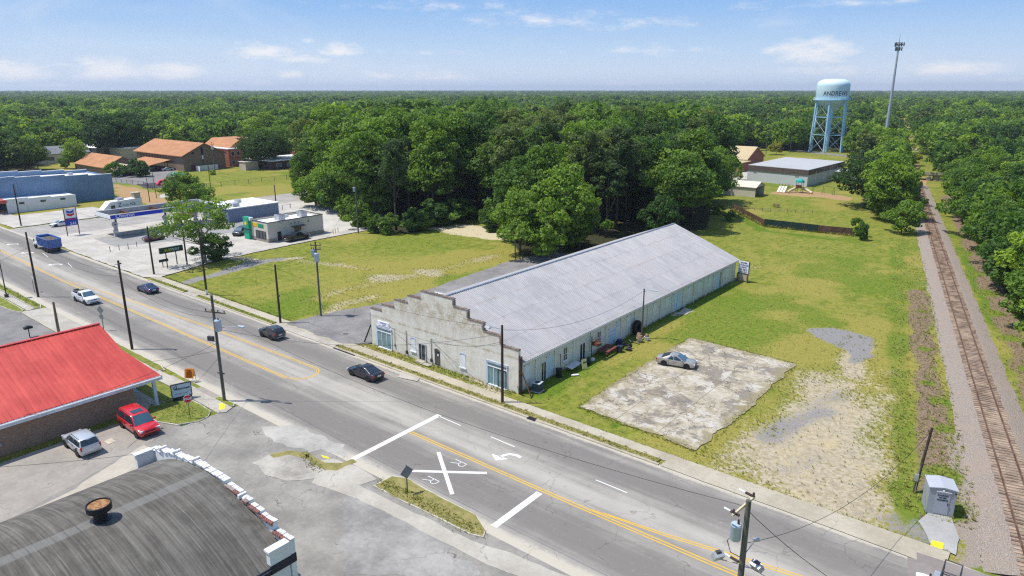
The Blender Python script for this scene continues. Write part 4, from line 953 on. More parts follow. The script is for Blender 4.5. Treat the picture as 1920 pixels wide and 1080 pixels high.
    m = MB(); m.lathe([(.80,0),(.62,.07),(.45,.18),(.45,.60),(.78,.78),(.83,.83),(.83,1.28),(.79,1.30),(.74,1.29),(.74,1.15)], 28); m.build('body', M_black, v, smooth=40)
    m = MB(); m.lathe([(.735,1.20),(.4,1.22),(.0,1.23)], 28); m.build('top', two('rusty drum top', (.22,.10,.045), (.42,.24,.10), 4, .9), v)
    v.scale = (V_S,V_S,V_S)
    p = MB(); p.lathe([(.07,0),(.07,.35)], 8); p.lathe([(.1,.35),(.1,.42)], 8)
    o = p.build('vent_pipe', M_galv, loc=(3.85,-46.0,zf(3.85)-.02)); tag(o, 'short white pipe poking out of the dark tar roof', 'vent pipe')
bow_building()
# ------------------------------------------------------------------ buildings of the west side
def blue_warehouse():
    b = thing('warehouse', 'long blue grey block warehouse with stepped parapet', 'building', (0,0,0))
    x1 = -184.5; m = MB()
    segs = [(-14,-4,9.3),(-4,2.2,9.1),(2.2,8.4,8.9),(8.4,14.6,8.6),(14.6,20.8,8.25),(20.8,27.0,7.85),(27.0,33.4,7.45)]
    pts = [(-14,-.05)]
    for a, c, z in segs: pts += [(a,z),(c,z)]
    pts += [(33.4,-.05)]
    m.xprism(pts, x1-.35, x1); m.build('wall', M_bluewall, b)
    m = MB(); m.xprism(pts, -203.4, -203.05); m.box(-203.04,x1-.351,33.0,33.4,-.05,6.9); m.build('wall', M_bluewall, b)
    for xa in (x1-.45, -203.5):
        m = MB()
        for a, c, z in segs: m.box(xa, xa+.5, a, c+.05, z+.002, z+.12)
        m.build('coping', M_white, b)
    for y in (2.2,8.4,14.6,20.8,27.0):
        m = MB(); m.box(x1+.002, x1+.12, y-.25, y+.25, -.05, 7.0); m.build('pilaster', M_bluewall, b)
    m = MB(); m.add([(-203.04,-14,7.7),(x1-.36,-14,7.7),(x1-.36,33,6.5),(-203.04,33,6.5)], [(0,1,2,3)]); m.build('roof', M_whiteroof, b)
    for y in (4, 12, 24):
        m = MB(); m.box(-192,-190.8,y,y+1.2,6.2,8.0+.3*rnd.random()); m.build('roof_unit', M_galv, b)
blue_warehouse()
def white_shop():
    b = thing('shop_building', 'low white painted shop with red canopy beside the street', 'building', (0,0,0))
    m = MB(); m.xprism([(3.4,-.05),(20.2,-.05),(20.2,3.35),(14.0,3.35),(14.0,3.6),(8.6,3.6),(8.6,3.85),(3.4,3.85)], -177.6, -177.2); m.box(-186,-177.601,19.8,20.2,-.05,3.2); m.box(-186,-185.6,3.4,19.79,-.05,3.4); m.box(-185.59,-177.601,3.4,3.8,-.05,3.5)
    m.build('wall', M_whitewall, b)
    m = MB(); m.add([(-185.6,3.8,3.45),(-177.61,3.8,3.45),(-177.61,19.8,3.1),(-185.6,19.8,3.1)], [(0,1,2,3)]); m.build('roof', M_whiteroof, b)
    for y in (6.2, 11.3, 16.2): win_x(b, -177.2, y, y+1.3, 2.2, 2.75, M_dkgrey, M_whitewall)
    m = MB(); m.box(-187,-176.4,1.0,3.3,2.9,3.75); m.build('canopy', flat('faded red canopy', (.42,.09,.07), .7), b)
    for x in (-176.9,-181.5): 
        m = MB(); m.box(x-.15,x+.15,1.2,1.5,-.05,2.9); m.build('post', M_rust, b)
    m = MB(); m.box(-186,-177.5,3.30,3.39,.1,2.6); m.build('shop_window', M_glass, b); m = MB(); m.box(-186,-177.4,3.2,3.39,-.05,.6); m.build('brick_base', M_brown, b)
white_shop()
def gas_station():
    c = thing('fuel_canopy', 'fuel canopy with bright blue fascia on grey columns', 'canopy', (0,0,0))
    x0, x1, y0, y1, z0, z1 = -129.2, -120.9, 7.1, 31.0, 4.35, 5.35
    Mbl = flat('bright blue fascia', (.012,.035,.46), .4, 0, .06); 
    m = MB(); m.box(x1-.12,x1,y0+.13,y1,z0+.08,z1-.12); m.build('blue_fascia', Mbl, c)
    m = MB(); m.box(x1-.14,x1+.03,y0+.13,y1,z1-.119,z1); m.box(x1-.14,x1+.03,y0+.13,y1,z0,z0+.079); m.box(x0,x1+.03,y0,y0+.129,z0+.1,z1); m.box(x0,x0+.12,y0+.13,y1-.13,z0,z1); m.box(x0,x1,y1+.001,y1+.12,z0,z1); m.build('white_fascia', M_white, c)
    m = MB(); m.box(x0,x1,y0-.02,y0-.002,z0-.02,z0+.099); m.build('fascia_trim', M_navy, c)
    m = MB(); m.box(x0+.13,x1-.15,y0+.14,y1-.01,z0+.05,z0+.12); m.build('deck', two('stained canopy deck', (.10,.065,.05), (.30,.26,.2), .5, .9), c)
    for y in (12.2, 19, 26): m = MB(); m.box(x0+.13,x1-.15,y-.12,y+.12,z0+.121,z1-.25); m.build('beam', M_rust, c)
    m = MB(); m.box(x0+1.2,x0+1.5,y0+.2,y1-.1,z0+.121,z1+.12); m.build('gutter_beam', M_galv, c)
    text('Chevron', 1.15, M_white, (x1+.012, 10.3, z0+.55), (R(90),0,R(90)), c, ext=.012, bold=.012)
    pumps = [at(229.4,448), at(302,428)]
    for i, p in enumerate(pumps + [(-125.0,27.0)]):
        m = MB(); m.box(-124.4-.0,-124.1,p[1]-.17+1.0,p[1]+.17+1.0,.08,z0); m.build('column', flat('brown grey column', (.16,.14,.13), .6), c)
        # round-faced lamp head is part of each pump island
        lab = ['grey pump island with round head under the lettering end of the canopy', 'grey pump island with round head beside the tree leaves', 'grey pump island behind the big tree under the canopy'][i]
        u = thing('fuel_pump', lab, 'fuel pump', (-122.9, p[1]+.2, .09), 0, 'pump islands under the fuel canopy')
        m = MB(); m.box(-.5,.5,-1.1,1.1,0,.16); m.build('kerb', M_conc, u)
        m = MB(); m.box(-.3,.3,-.45,.45,.161,1.5); m.box(-.22,.22,-.3,.3,1.5,2.3); m.build('cabinet', M_galv, u)
        m = MB(); m.lathe([(.0,-.16),(.62,-.16),(.62,.16),(.0,.16)], 18, (0,0,2.75), 'x'); m.build('round_head', M_galv, u); m = MB(); m.box(.17,.19,-.14,.14,2.6,2.9); m.build('badge', M_navy, u)
        m = MB(); m.box(.301,.32,-.3,.3,.9,1.35); m.build('display', M_white, u)
    # sign on two posts
    (sx, sy0), (_, sy1) = at(127,443), at(150,440)
    s = thing('price_sign', 'fuel price sign with chevron emblem on two posts', 'sign', (-132.1, (sy0+sy1)/2, 0))
    hw = (sy1-sy0)/2
    for k in (-1, 1):
        m = MB(); m.box(-.08,.08,k*hw-.08,k*hw+.08,-.05,6.35); m.build('post', M_rust, s)
    m = MB(); m.box(-.06,.10,-hw+.081,hw-.081,4.05,6.2); m.build('emblem_panel', M_white, s)
    m = MB(); m.box(-.06,.11,-hw+.081,hw-.081,2.35,4.045); p = m.build('price_panel', flat('deep blue sign panel', (.02,.05,.38), .4, 0, .08), s)
    def chev(z, col, nm):
        w = hw*.62; m = MB()
        for a, bq in ((-w,0),(0,w)):
            za = z if a < 0 else z-.32; zb_ = z-.32 if a < 0 else z
            m.add([(.104,a,za),(.104,bq,zb_),(.104,bq,zb_+.5),(.104,a,za+.5),(.09,a,za),(.09,bq,zb_),(.09,bq,zb_+.5),(.09,a,za+.5)], [(0,1,2,3),(0,4,5,1),(3,2,6,7),(0,3,7,4),(1,5,6,2)])
        m.build(nm, col, s)
    chev(5.35, flat('chevron blue', (.02,.08,.42), .4), 'chevron_mark'); chev(4.72, flat('chevron red', (.62,.02,.035), .4), 'chevron_mark')
    text('2.63', .75, M_white, (.125,.25,2.8), (R(90),0,R(90)), p, bold=.012); m = MB(); m.box(.111,.12,-hw+.2,hw-.2,3.62,3.9); m.build('stripe', flat('dark red stripe', (.3,.03,.08), .5), p)
    # drink and ice kiosk
    k = thing('ice_kiosk', 'white walk-up kiosk with blue lettering on the grass', 'kiosk', (-158.4, 24.6, 0))
    m = MB(); m.xprism([(-5.2,1.0),(-3.3,2.9),(5.0,3.3),(5.0,-.05),(-3.9,-.05)], -1.6, 1.4); m.build('body', M_whitewall, k)
    m = MB(); m.box(-1.2,.6,-1.0,.6,3.05,3.6); m.build('roof_unit', M_galv, k); m = MB(); m.box(-.9,1.0,3.3,4.9,3.2,4.6); m.box(-1.2,1.2,3.0,5.2,4.601,4.72); m.build('roof_tank', M_tan, k)
    m = MB(); m.box(1.401,1.43,-3.2,-2.2,.6,2.0); m.build('hatch', M_dkgrey, k)
    text('Z', 1.5, flat('dark blue letters', (.02,.06,.22), .5), (1.41,-.9,1.9), (R(90),0,R(90)), k, bold=.02); text('oom', .95, flat('light blue letters', (.08,.30,.52), .5), (1.41,.6,1.85), (R(90),0,R(90)), k, bold=.02); text('ICE', 1.0, flat('dark blue letters', (.02,.06,.22), .5), (1.41,2.5,1.9), (R(90),0,R(90)), k, bold=.02)
    # the shop behind the canopy
    g = thing('store_building', 'low store with grey blue side wall behind the restaurant', 'building', (0,0,0))
    m = MB(); m.box(-131,-118.6,33.4,47.6,-.05,3.4); m.build('wall', flat('slate blue wall', (.16,.21,.31), .8, 0, .08), g)
    m = MB(); m.box(-131.2,-118.4,33.2,47.8,3.401,3.62); m.build('roof', M_whiteroof, g)
    m = MB(); m.box(-122,-119.8,35.6,37.4,3.63,4.5); m.build('roof_unit', M_galv, g); m = MB(); m.box(-127,-125.4,40,41.2,3.63,4.4); m.build('roof_unit', M_galv, g)
    win_y(g, 33.4, -128, -124.5, .8, 2.6, bars=2); win_y(g, 33.4, -123.5, -120, .8, 2.6, bars=2)
gas_station()
def restaurant():
    b = thing('restaurant_building', 'beige flat-roofed sandwich restaurant with green entrance tower', 'building', (0,0,0))
    x0, x1, y0, y1, h = -97.6, -90.0, 26.4, 40.7, 4.35
    Mb = flat('beige render', (.56,.52,.45), .85, 0, .06, .8)
    m = MB(); m.box(x1-.3,x1,y0,y1,.9,h); m.box(x0,x0+.3,y0,y1,-.05,h); m.box(x0+.301,x1-.301,y0,y0+.3,.9,h); m.box(x0+.301,x1-.301,y1-.3,y1,-.05,h); m.build('wall', Mb, b)
    m = MB(); m.box(x1-.31,x1+.03,y0-.03,y1+.02,-.05,.899); m.box(x0+.301,x1-.311,y0-.03,y0+.3,-.05,.899); m.build('base_course', flat('grey brown base', (.30,.265,.225), .9), b)
    m = MB(); m.box(x0+.301,x1-.301,y0+.301,y1-.301,3.8,3.95); m.build('roof', M_whiteroof, b)
    m = MB(); m.box(x1-.36,x1+.06,y0-.06,y1+.06,h+.001,h+.12); m.box(x0-.06,x1-.361,y0-.06,y0+.3,h+.001,h+.12); m.box(x0-.06,x0+.3,y0+.301,y1+.06,h+.001,h+.12); m.box(x0+.301,x1-.361,y1-.3,y1+.06,h+.001,h+.12); m.build('coping', flat('dark brown coping', (.05,.04,.038), .5), b)
    for y in (31.0, 36.8):
        m = MB(); m.box(-94.4,-92.6,y,y+1.6,3.96,5.25); o = m.build('roof_unit', M_galv, b); g = MB(); g.box(-94.2,-92.8,y+.2,y+1.4,5.251,5.3); g.build('fan_grille', M_dkgrey, o)
    m = MB(); m.box(-96.5,-95.2,33,35.2,3.96,4.5); m.build('roof_unit', M_galv, b)
    Mg = flat('bright green cladding', (.015,.33,.185), .5, 0, .06)
    m = MB(); m.box(-98.4,-96.4,y0-.7,y0+.29,-.05,5.0); t = m.build('entrance_tower', Mg, b)
    m = MB(); m.box(-96.399,-95.9,y0-.5,y0+.28,4.36,5.0); m.build('tower_return', M_white, t)
    m = MB(); m.lathe([(0,-.04),(.42,-.04),(.42,.04),(0,.04)], 16, (-97.4,y0-.75,3.6), 'y'); m.build('round_emblem', flat('sign yellow', (.80,.58,.02), .4), t)
    m = MB(); m.box(-98.6,-95.6,y0-1.0,y0-.701,2.35,2.5); m.build('canopy', M_black, t)
    text('SUB', .75, flat('sign yellow', (.80,.58,.02), .4), (-94.9,y0-.06,3.55), (R(90),0,0), b, name='sign_letters', bold=.03, ext=.03)
    text('WAY', .75, Mg, (-92.7,y0-.06,3.5), (R(90),0,0), b, name='sign_letters', bold=.03, ext=.03)
    m = MB(); m.box(-96.0,-93.75,y0-.03,y0-.002,3.1,4.0); m.build('sign_panel', flat('sign orange yellow', (.78,.46,.03), .5), b); m = MB(); m.box(-93.74,-91.5,y0-.03,y0-.002,3.05,3.95); m.build('sign_panel', flat('sign green panel', (.02,.25,.12), .5), b)
    for x in (-94.6,-93.3,-92.0): win_y(b, y0-.03, x, x+1.1, .85, 2.35, frame=M_black)
    win_x(b, x1+.03, 28.6, 29.6, .1, 2.2, frame=Mb, name='door'); win_x(b, x1, 33.1, 34.6, 1.7, 2.4, frame=M_dkgrey)
    m = MB(); m.box(x1+.002,x1+1.1,32.3,35.4,2.75,2.9); m.build('awning', M_black, b)
    for y in (32.2, 33.2, 34.2): 
        m = MB(); m.box(x1+.003,x1+.16,y-.07,y+.07,3.45,3.7); m.build('wall_lamp', M_dkgrey, b)
    m = MB(); m.box(x1+.003,x1+.06,36.6,36.8,3.2,3.7); m.build('wall_lamp', M_dkgrey, b)
    s = thing('restaurant_sign', 'dark green restaurant sign on two posts by the kerb', 'sign', (*at(325,500),0))
    p0, p1 = at(314.5,503), at(332.5,496); s.location = (0,0,0)
    for p in (p0, p1):
        m = MB(); m.box(p[0]-.07,p[0]+.07,p[1]-.07,p[1]+.07,-.02,2.9); m.build('post', M_black, s)
    m = MB(); y_0, y_1 = p0[1]-1.1, p1[1]+.7; xx = p0[0]+.02; m.box(xx-.2,xx+.2,y_0,y_1,2.9,3.95); bd = m.build('sign_box', flat('dark sign green', (.02,.055,.035), .5), s)
    ym = (y_0+y_1)/2
    text('SUB', .7, flat('olive yellow letters', (.40,.42,.03), .5), (xx+.205,ym-.75,3.42), (R(90),0,R(90)), bd, bold=.02); text('WAY', .7, flat('pale letters', (.55,.62,.6), .5), (xx+.205,ym+.65,3.42), (R(90),0,R(90)), bd, bold=.02)
    p = at(306,501); d = thing('drive_sign', 'small dark green sign on a short post near the kerb', 'sign', (p[0],p[1],0))
    m = MB(); m.box(-.06,.06,-.06,.06,-.02,1.0); m.build('post', M_black, d); m = MB(); m.box(-.09,.09,-.6,1.1,1.0,1.5); m.build('board', M_dkgreen, d)
restaurant()

# ------------------------------------------------------------------ church, school, houses
def church():
    b = thing('church_hall', 'big brown brick church hall with orange shingle gable roof', 'building', (0,0,0))
    gable_house(b, -280, -238.4, 82, 100, 6.4, 10.7, M_tanbrick, M_orange, 'x', 1.0, .25)
    m = MB()
    for y in (86.2,): m.box(-238.39,-238.3,y-.35,y+.35,6.6,7.4)
    m.box(-238.39,-238.33,89.8,90.7,1.2,9.2); m.build('window_strip', M_glass, b)
    m = MB(); m.box(-238.329,-238.29,89.9,90.6,4.4,6.0); m.build('panel', M_white, b)
    m = MB(); m.box(-238.39,-238.3,85.0,86.6,-.05,2.4); m.build('door', two('maroon door paint', (.16,.03,.025), (.22,.05,.04)), b)
    for x in np.arange(-276, -250, 2.6):
        m = MB(); m.box(x,x+.5,81.9,81.99,1.2,5.6); m.build('window', M_glass, b)
    a = thing('church_annex', 'low wing with orange roof and parked cars underneath', 'building', (0,0,0))
    m = MB(); m.add([(-270,72,2.6),(-247,72,2.6),(-247,81.0,4.3),(-270,81.0,4.3)], [(0,1,2,3)]); m.add([(-270,72,2.45),(-247,72,2.45),(-247,81.0,4.15),(-270,81.0,4.15)], [(3,2,1,0)]); m.box(-270,-247,71.9,71.99,2.3,2.65); m.build('roof', M_orange, a)
    for x in (-269,-263,-255,-248): 
        m = MB(); m.box(x-.15,x+.15,72.2,72.5,-.05,2.45); m.build('post', M_white, a)
    c = thing('parish_house', 'brick bungalow with broad orange roof below the church', 'building', (0,0,0))
    gable_house(c, -279, -251, 57.0, 70.6, 3.0, 6.4, M_tanbrick, M_orange, 'x', .8, .2)
    d = thing('porch_shed', 'small white gabled porch with dark opening beside a bush', 'building', (0,0,0))
    gable_house(d, -247.5, -241, 58.5, 64.5, 2.6, 4.2, M_whitewall, M_tanroof, 'x', .5, .15); m = MB(); m.box(-240.99,-240.9,59.2,63.8,-.05,2.3); m.build('opening', M_navy, d)
    f = thing('white_fence', 'white vinyl fence panel against the church wall', 'fence', (-235.5,86.6,0))
    m = MB(); m.box(-1.3,-1.2,-.5,9,-.05,2.0); m.box(-1.19,1.8,-.5,-.4,-.05,2.0)
    for y in np.arange(-.5, 9.01, 1.9): m.box(-1.26,-1.14,y,y+.1,2.001,2.12)
    m.build('panel', M_white, f)
    s = thing('brick_school', 'two-storey red brick school with orange roof half hidden by trees', 'building', (0,0,0))
    m = MB(); m.box(-268,-240.5,103,128,-.05,7.4); m.build('wall', M_red, s)
    m = MB(); m.box(-268.3,-240.2,102.7,128.3,7.401,7.75); m.build('parapet', M_white, s)
    m = MB(); m.xprism([(105,7.75),(127,7.75),(122,11.0),(110,11.0)], -266, -243); m.build('roof', M_orange, s)
    m = MB(); m.box(-240.0,-232,103.5,108.5,-.05,9.6); m.build('stair_tower', M_red, s) if False else None
    for z in (1.0, 4.6):
        for y in np.arange(104.2, 126, 2.6): win_x(s, -240.5, y, y+1.2, z, z+1.7)
    g = thing('garden_shed', 'small tan shed with white sloped roof by the school', 'shed', (0,0,0))
    m = MB(); m.xprism([(99.6,-.05),(105.4,-.05),(105.4,3.0),(99.6,3.4)], -227, -222.2); m.build('wall', flat('tan shed wall', (.50,.42,.34), .85), g); m = MB(); m.xprism([(99.3,3.45),(105.7,3.05),(105.7,3.18),(99.3,3.58)], -227.3, -221.9); m.build('roof', M_whiteroof, g)
    e = thing('long_annex', 'dark flat-roofed annex in deep tree shade', 'building', (0,0,0))
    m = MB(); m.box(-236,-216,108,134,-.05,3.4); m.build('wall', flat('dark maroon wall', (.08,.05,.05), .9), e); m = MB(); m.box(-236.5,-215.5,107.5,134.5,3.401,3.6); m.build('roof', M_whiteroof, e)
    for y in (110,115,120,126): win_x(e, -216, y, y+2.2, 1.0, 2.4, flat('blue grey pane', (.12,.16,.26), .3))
    h = thing('dormer_house', 'red brick house with grey roof and white dormers', 'house', (0,0,0))
    gable_house(h, -262, -251, 147, 172, 3.2, 8.0, M_red, M_shingle, 'y', .6, .2)
    for y in (152.5, 158, 163.5):
        m = MB(); m.xprism([(y-1.1,5.2),(y+1.1,5.2),(y+1.1,6.6),(y,7.4),(y-1.1,6.6)], -254.8, -252.5); m.build('dormer', M_white, h)
    m = MB(); m.yprism([(-250.99,-.05),(-250.98,-.05),(-250.98,.1)], 0, .1) if False else None
    m = MB(); m.xprism([(155,-.05),(161,-.05),(161,3.0),(158,5.6),(155,3.0)], -250.99, -247.5); m.build('front_gable', M_red, h)
    m = MB(); m.xprism([(149,-.05),(153,-.05),(153,2.6),(149,2.6)], -250.99, -250.9); m.build('door', M_white, h)
    f = thing('plank_fence', 'brown plank fence in front of the dormer house', 'fence', (-244.5,157,0)); m = MB(); m.box(-.06,.06,0,10,-.05,1.8); m.build('panel', M_wood, f)
    t = thing('tan_house', 'cream house with grey roof behind the blue warehouse', 'house', (0,0,0))
    gable_house(t, -330, -316, 55, 76, 4.2, 7.0, flat('cream siding', (.60,.55,.40), .85), M_shingle, 'y', .6, .2)
    for y in (59, 66): win_x(t, -316, y, y+2.4, 1.2, 3.0)
    u = thing('tan_block', 'tan flat-roofed block half hidden beside a yellow tree', 'building', (0,0,0))
    m = MB(); m.box(-318,-306,86,104,-.05,5.2); m.build('wall', flat('tan render', (.48,.41,.30), .9), u); m = MB(); m.box(-318.3,-305.7,85.7,104.3,5.201,5.5); m.build('roof', M_greyroof, u)
church()
def school_gym():
    b = thing('school_gym', 'grey flat-roofed gym with brown fascia and pale metal walls', 'building', (0,0,0))
    q = [(-50.3,197.6),(-27.9,193.6),(-26.4,232.5),(-49.6,236.5)]
    m = MB(); m.prism(q, -.05, 3.9); m.build('wall', flat('pale metal siding', (.52,.55,.56), .6, 0, .05), b)
    def grow(k): 
        c = Vector((sum(p[0] for p in q)/4, sum(p[1] for p in q)/4)); return [tuple(c + (Vector(p)-c)*(1+k)) for p in q]
    m = MB(); m.prism(grow(.012), 3.901, 5.6); m.build('fascia', flat('brown metal fascia', (.115,.085,.075), .6), b)
    m = MB(); m.prism(grow(.004), 5.601, 5.72); m.build('roof', M_greyroof, b)
    d = (Vector(q[1])-Vector(q[0])).normalized(); n = Vector((d.y,-d.x))
    for f_, w in ((.13,1.2),(.83,1.3)):
        p = Vector(q[0]) + (Vector(q[1])-Vector(q[0]))*f_
        m = MB(); m.obox((p.x+n.x*.03, p.y+n.y*.03, 3.2), (w,.05,.5), math.atan2(d.y,d.x)); m.build('louvre', M_grey, b)
    e = (Vector(q[2])-Vector(q[1])).normalized(); n2 = Vector((e.y,-e.x))
    for f_ in (.2,.42,.6,.8):
        p = Vector(q[1]) + (Vector(q[2])-Vector(q[1]))*f_
        m = MB(); m.obox((p.x+n2.x*.08, p.y+n2.y*.08, 2.4), (.3,.15,4.4), math.atan2(e.y,e.x)); m.build('downpipe', M_whitewall, b)
    s = thing('side_annex', 'small white-roofed annex on a brick base beside the gym', 'building', (0,0,0))
    m = MB(); m.box(-24.5,-15,216,223,.9,3.4); m.build('wall', flat('tan siding', (.55,.52,.46), .8), s); m = MB(); m.box(-24.6,-14.9,215.9,223.1,-.05,.899); m.build('brick_base', M_brown, s); m = MB(); m.box(-25,-14.5,215.5,223.5,3.401,3.6); m.build('roof', M_whiteroof, s)
    k = thing('brown_roof_hall', 'brick hall with tan ribbed gable roof behind the gym', 'building', (0,0,0))
    gable_house(k, -84, -64, 232, 252, 4.2, 8.6, M_red, M_tanroof, 'x', .6, .2); 
    r = thing('brick_wing', 'low red brick wing beside the oak branches', 'building', (0,0,0))
    m = MB(); m.box(-80,-62,222,231.4,-.05,3.6); m.build('wall', M_red, r); m = MB(); m.box(-80.3,-61.7,221.7,231.5,3.601,3.8); m.build('roof', M_tanroof, r)
    win_y(r, 222, -78, -77, .1, 2.3, M_white, name='door'); win_y(r, 222, -74, -73, 1.0, 2.2); win_y(r, 222, -68, -66.5, .3, .9, M_white)
    c = thing('carport_shed', 'open-ended tan metal carport shed on the school lawn', 'shed', (0,0,0))
    x0, x1, y0, y1 = -45, -32.8, 158.6, 166.2
    Mt = flat('tan ribbed siding', (.56,.52,.42), .7, 0, .06)
    m = MB(); m.box(x0,x1,y0,y0+.1,-.05,2.9); m.box(x0,x1,y1-.1,y1,-.05,2.9); m.box(x0,x0+.1,y0+.101,y1-.101,-.05,2.9); m.build('wall', Mt, c)
    ym = (y0+y1)/2
    m = MB(); m.xprism([(y0-.3,2.85),(ym,4.3),(y1+.3,2.85),(y1+.3,2.97),(ym,4.43),(y0-.3,2.97)], x0-.3, x1+.3); m.build('roof', flat('pale tan roof sheet', (.62,.58,.48), .6, 0, .06), c)
    m = MB(); m.xprism([(y0,2.9),(y1,2.9),(ym,4.25)], x1-.12, x1-.02); m.build('gable', Mt, c)
    o = MB(); o.box(-36.5,-34.5,159.4,160.6,-.05,1.2); tag(o.build('storage_chest', M_dkgrey), 'dark chest standing inside the open carport shed', 'chest')
school_gym()

# ------------------------------------------------------------------ water tower and mast
def water_tower():
    cx, cy = -63.8, 345.0
    w = thing('water_tower', 'pale blue water tower lettered ANDREWS on six legs', 'water tower', (cx,cy,0))
    Mt = two('pale blue tank paint', (.58,.75,.81), (.66,.81,.85), .35, .5, sc=(1,1,.15)); Ml = flat('light blue leg paint', (.36,.60,.76), .5, 0, .06, .5)
    zr_, zs, Rr = 26.9, 33.7, 8.1
    prof = [(1.3,20.6),(1.9,21.7),(3.8,23.4),(5.8,24.4),(7.3,25.6),(Rr,zr_),(Rr,zs)] + [(Rr*max(0,math.cos(a))**.56, zs+3.7*math.sin(a)**.85) for a in np.linspace(.10,math.pi/2,11)]
    m = MB(); m.lathe(prof, 48); m.build('tank', Mt, w, smooth=35)
    m = MB(); m.lathe([(1.3,-.05),(1.3,20.6)], 20); m.build('riser', Ml, w, smooth=40)
    m = MB(); m.lathe([(Rr+.01,zr_-.25),(Rr+1.0,zr_-.25),(Rr+1.0,zr_),(Rr+.01,zr_)], 48); 
    o = m.build('balcony', Ml, w)
    m = MB()
    for k in range(24):
        a = 2*math.pi*k/24; m.tube([((Rr+.95)*math.cos(a),(Rr+.95)*math.sin(a),zr_),((Rr+.95)*math.cos(a),(Rr+.95)*math.sin(a),zr_+1.1)], .045, 4)
    for z in (.55,1.1): m.tube([((Rr+.95)*math.cos(a),(Rr+.95)*math.sin(a),zr_+z) for a in np.linspace(0,2*math.pi,49)], .045, 4)
    m.build('railing', Mt, o)
    a0 = math.atan2(_RY, _RX); rt, rb = 7.9, 8.9
    L = []
    for k in range(6):
        a = a0 + k*math.pi/3; p0 = Vector((rb*math.cos(a), rb*math.sin(a), -.05)); p1 = Vector((rt*math.cos(a), rt*math.sin(a), zr_-.3)); L.append((p0,p1))
        m = MB(); m.tube([p0,p1], .44, 12); m.build('leg', Ml, w, smooth=40)
    lev = [.0,.34,.68,1.0]
    for k in range(6):
        a, b = L[k], L[(k+1)%6]
        for z in (.34,.68):
            m = MB(); m.tube([a[0].lerp(a[1],z), b[0].lerp(b[1],z)], .16, 6); m.build('strut', Ml, w)
        m = MB()
        for i in range(3):
            m.tube([a[0].lerp(a[1],lev[i]+.01), b[0].lerp(b[1],lev[i+1]-.01)], .075, 5); m.tube([b[0].lerp(b[1],lev[i]+.01), a[0].lerp(a[1],lev[i+1]-.01)], .075, 5)
        m.build('brace_rod', Mt, w)
    # ladder up the right-hand leg
    a = a0 - .06; m = MB(); r0, r1 = rb+.9, rt+1.2
    p = [Vector((r0*math.cos(a),r0*math.sin(a),1)), Vector((r1*math.cos(a),r1*math.sin(a),zr_+1.2))]; tq = Vector((-math.sin(a),math.cos(a),0))*.25
    m.tube([p[0]-tq,p[1]-tq], .05, 4); m.tube([p[0]+tq,p[1]+tq], .05, 4)
    for k in range(40): q = p[0].lerp(p[1], k/40); m.tube([q-tq,q+tq], .03, 4)
    m.build('ladder', M_galv, w)
    # lettering wrapped round the tank
    me = text_mesh('ANDREWS', 3.1, M_black, 'lettering', ext=.03, bold=.02, spacing=1.06)
    av = math.atan2(CAM[1]-cy, CAM[0]-cx)
    xs = [v.co.x for v in me.vertices]; wd = max(xs)-min(xs); tgt = 12.8; k = tgt/wd
    for v in me.vertices:
        th = av + R(13) + (v.co.x*k)/Rr; r = Rr + .02 + max(0, v.co.z); v.co = (r*math.cos(th), r*math.sin(th), 30.0 + v.co.y*1.0)
    o = bpy.data.objects.new('lettering', me); COL.objects.link(o); o.parent = w
water_tower()
def mast():
    x, y = -33.0, 331.0
    t = thing('cell_tower', 'tall grey monopole mast with antenna cluster', 'mast', (x,y,0))
    m = MB(); m.tube([(0,0,-.1),(0,0,53.5)], [.95,.36], 16); m.build('pole', flat('galvanised grey', (.40,.42,.45), .5, .2, .06), t, smooth=40)
    for z, r, n in ((52.6,2.6,12),(50.6,1.9,9)):
        m = MB()
        for k in range(3):
            a = R(20)+k*2*math.pi/3; b = a+2*math.pi/3; pa = (r*math.cos(a),r*math.sin(a),z); pb = (r*math.cos(b),r*math.sin(b),z); m.tube([pa,pb], .09, 5); m.tube([(0,0,z-.4),pa], .09, 5)
        m.build('platform', M_dkgrey, t)
        for k in range(n):
            f = (k%(n//3)+.5)/(n//3); a = R(20)+(k//(n//3))*2*math.pi/3; b = a+2*math.pi/3
            p = Vector((math.cos(a),math.sin(a),0)).lerp(Vector((math.cos(b),math.sin(b),0)), f)*(r+.1)
            m = MB(); m.obox((p.x,p.y,z), (.36,.25,1.8), math.atan2(p.y,p.x)); m.build('antenna', M_dkgrey, t)
    m = MB(); m.tube([(0,0,53.5),(0,0,57.2)], [.09,.04], 6); m.build('whip', M_dkgrey, t)
mast()
# roofs glimpsed deep in the woods
def lost_house(px, py, w, d, h, wall, roof, label, rz=0, dist=None):
    x, y = at(px, py); b = thing('house', label, 'house', (x,y,0), rz)
    gable_house(b, -w/2, w/2, -d/2, d/2, h, h+d*.22, wall, roof, 'x', .5, .2); 
    for k in (-.25,.2):
        win_y(b, -d/2, w*k, w*k+1.2, 1.2, h-.6)
    win_x(b, w/2, -1, 1, 1.2, h-.6)
    CLEAR.append((x, y, max(w,d)*.6))
lost_house(74, 258, 14, 10, 5.5, M_white, M_shingle, 'white house with grey roof glimpsed among the far left trees', R(60))
lost_house(290, 236, 22, 12, 6.0, flat('tan siding far', (.5,.46,.4)), M_shingle, 'grey-roofed house deep in the woods beyond the church', R(15))
lost_house(632, 250, 16, 11, 6.5, M_tanbrick, M_shingle, 'grey gabled house behind the trees above the dormer house', R(40))
lost_house(1108, 228, 26, 12, 5.0, M_whitewall, M_whiteroof, 'white roof patch in the middle of the far woods', R(20))
lost_house(1398, 252, 18, 11, 5.0, M_whitewall, M_whiteroof, 'pale house in the woods left of the water tower', R(0))
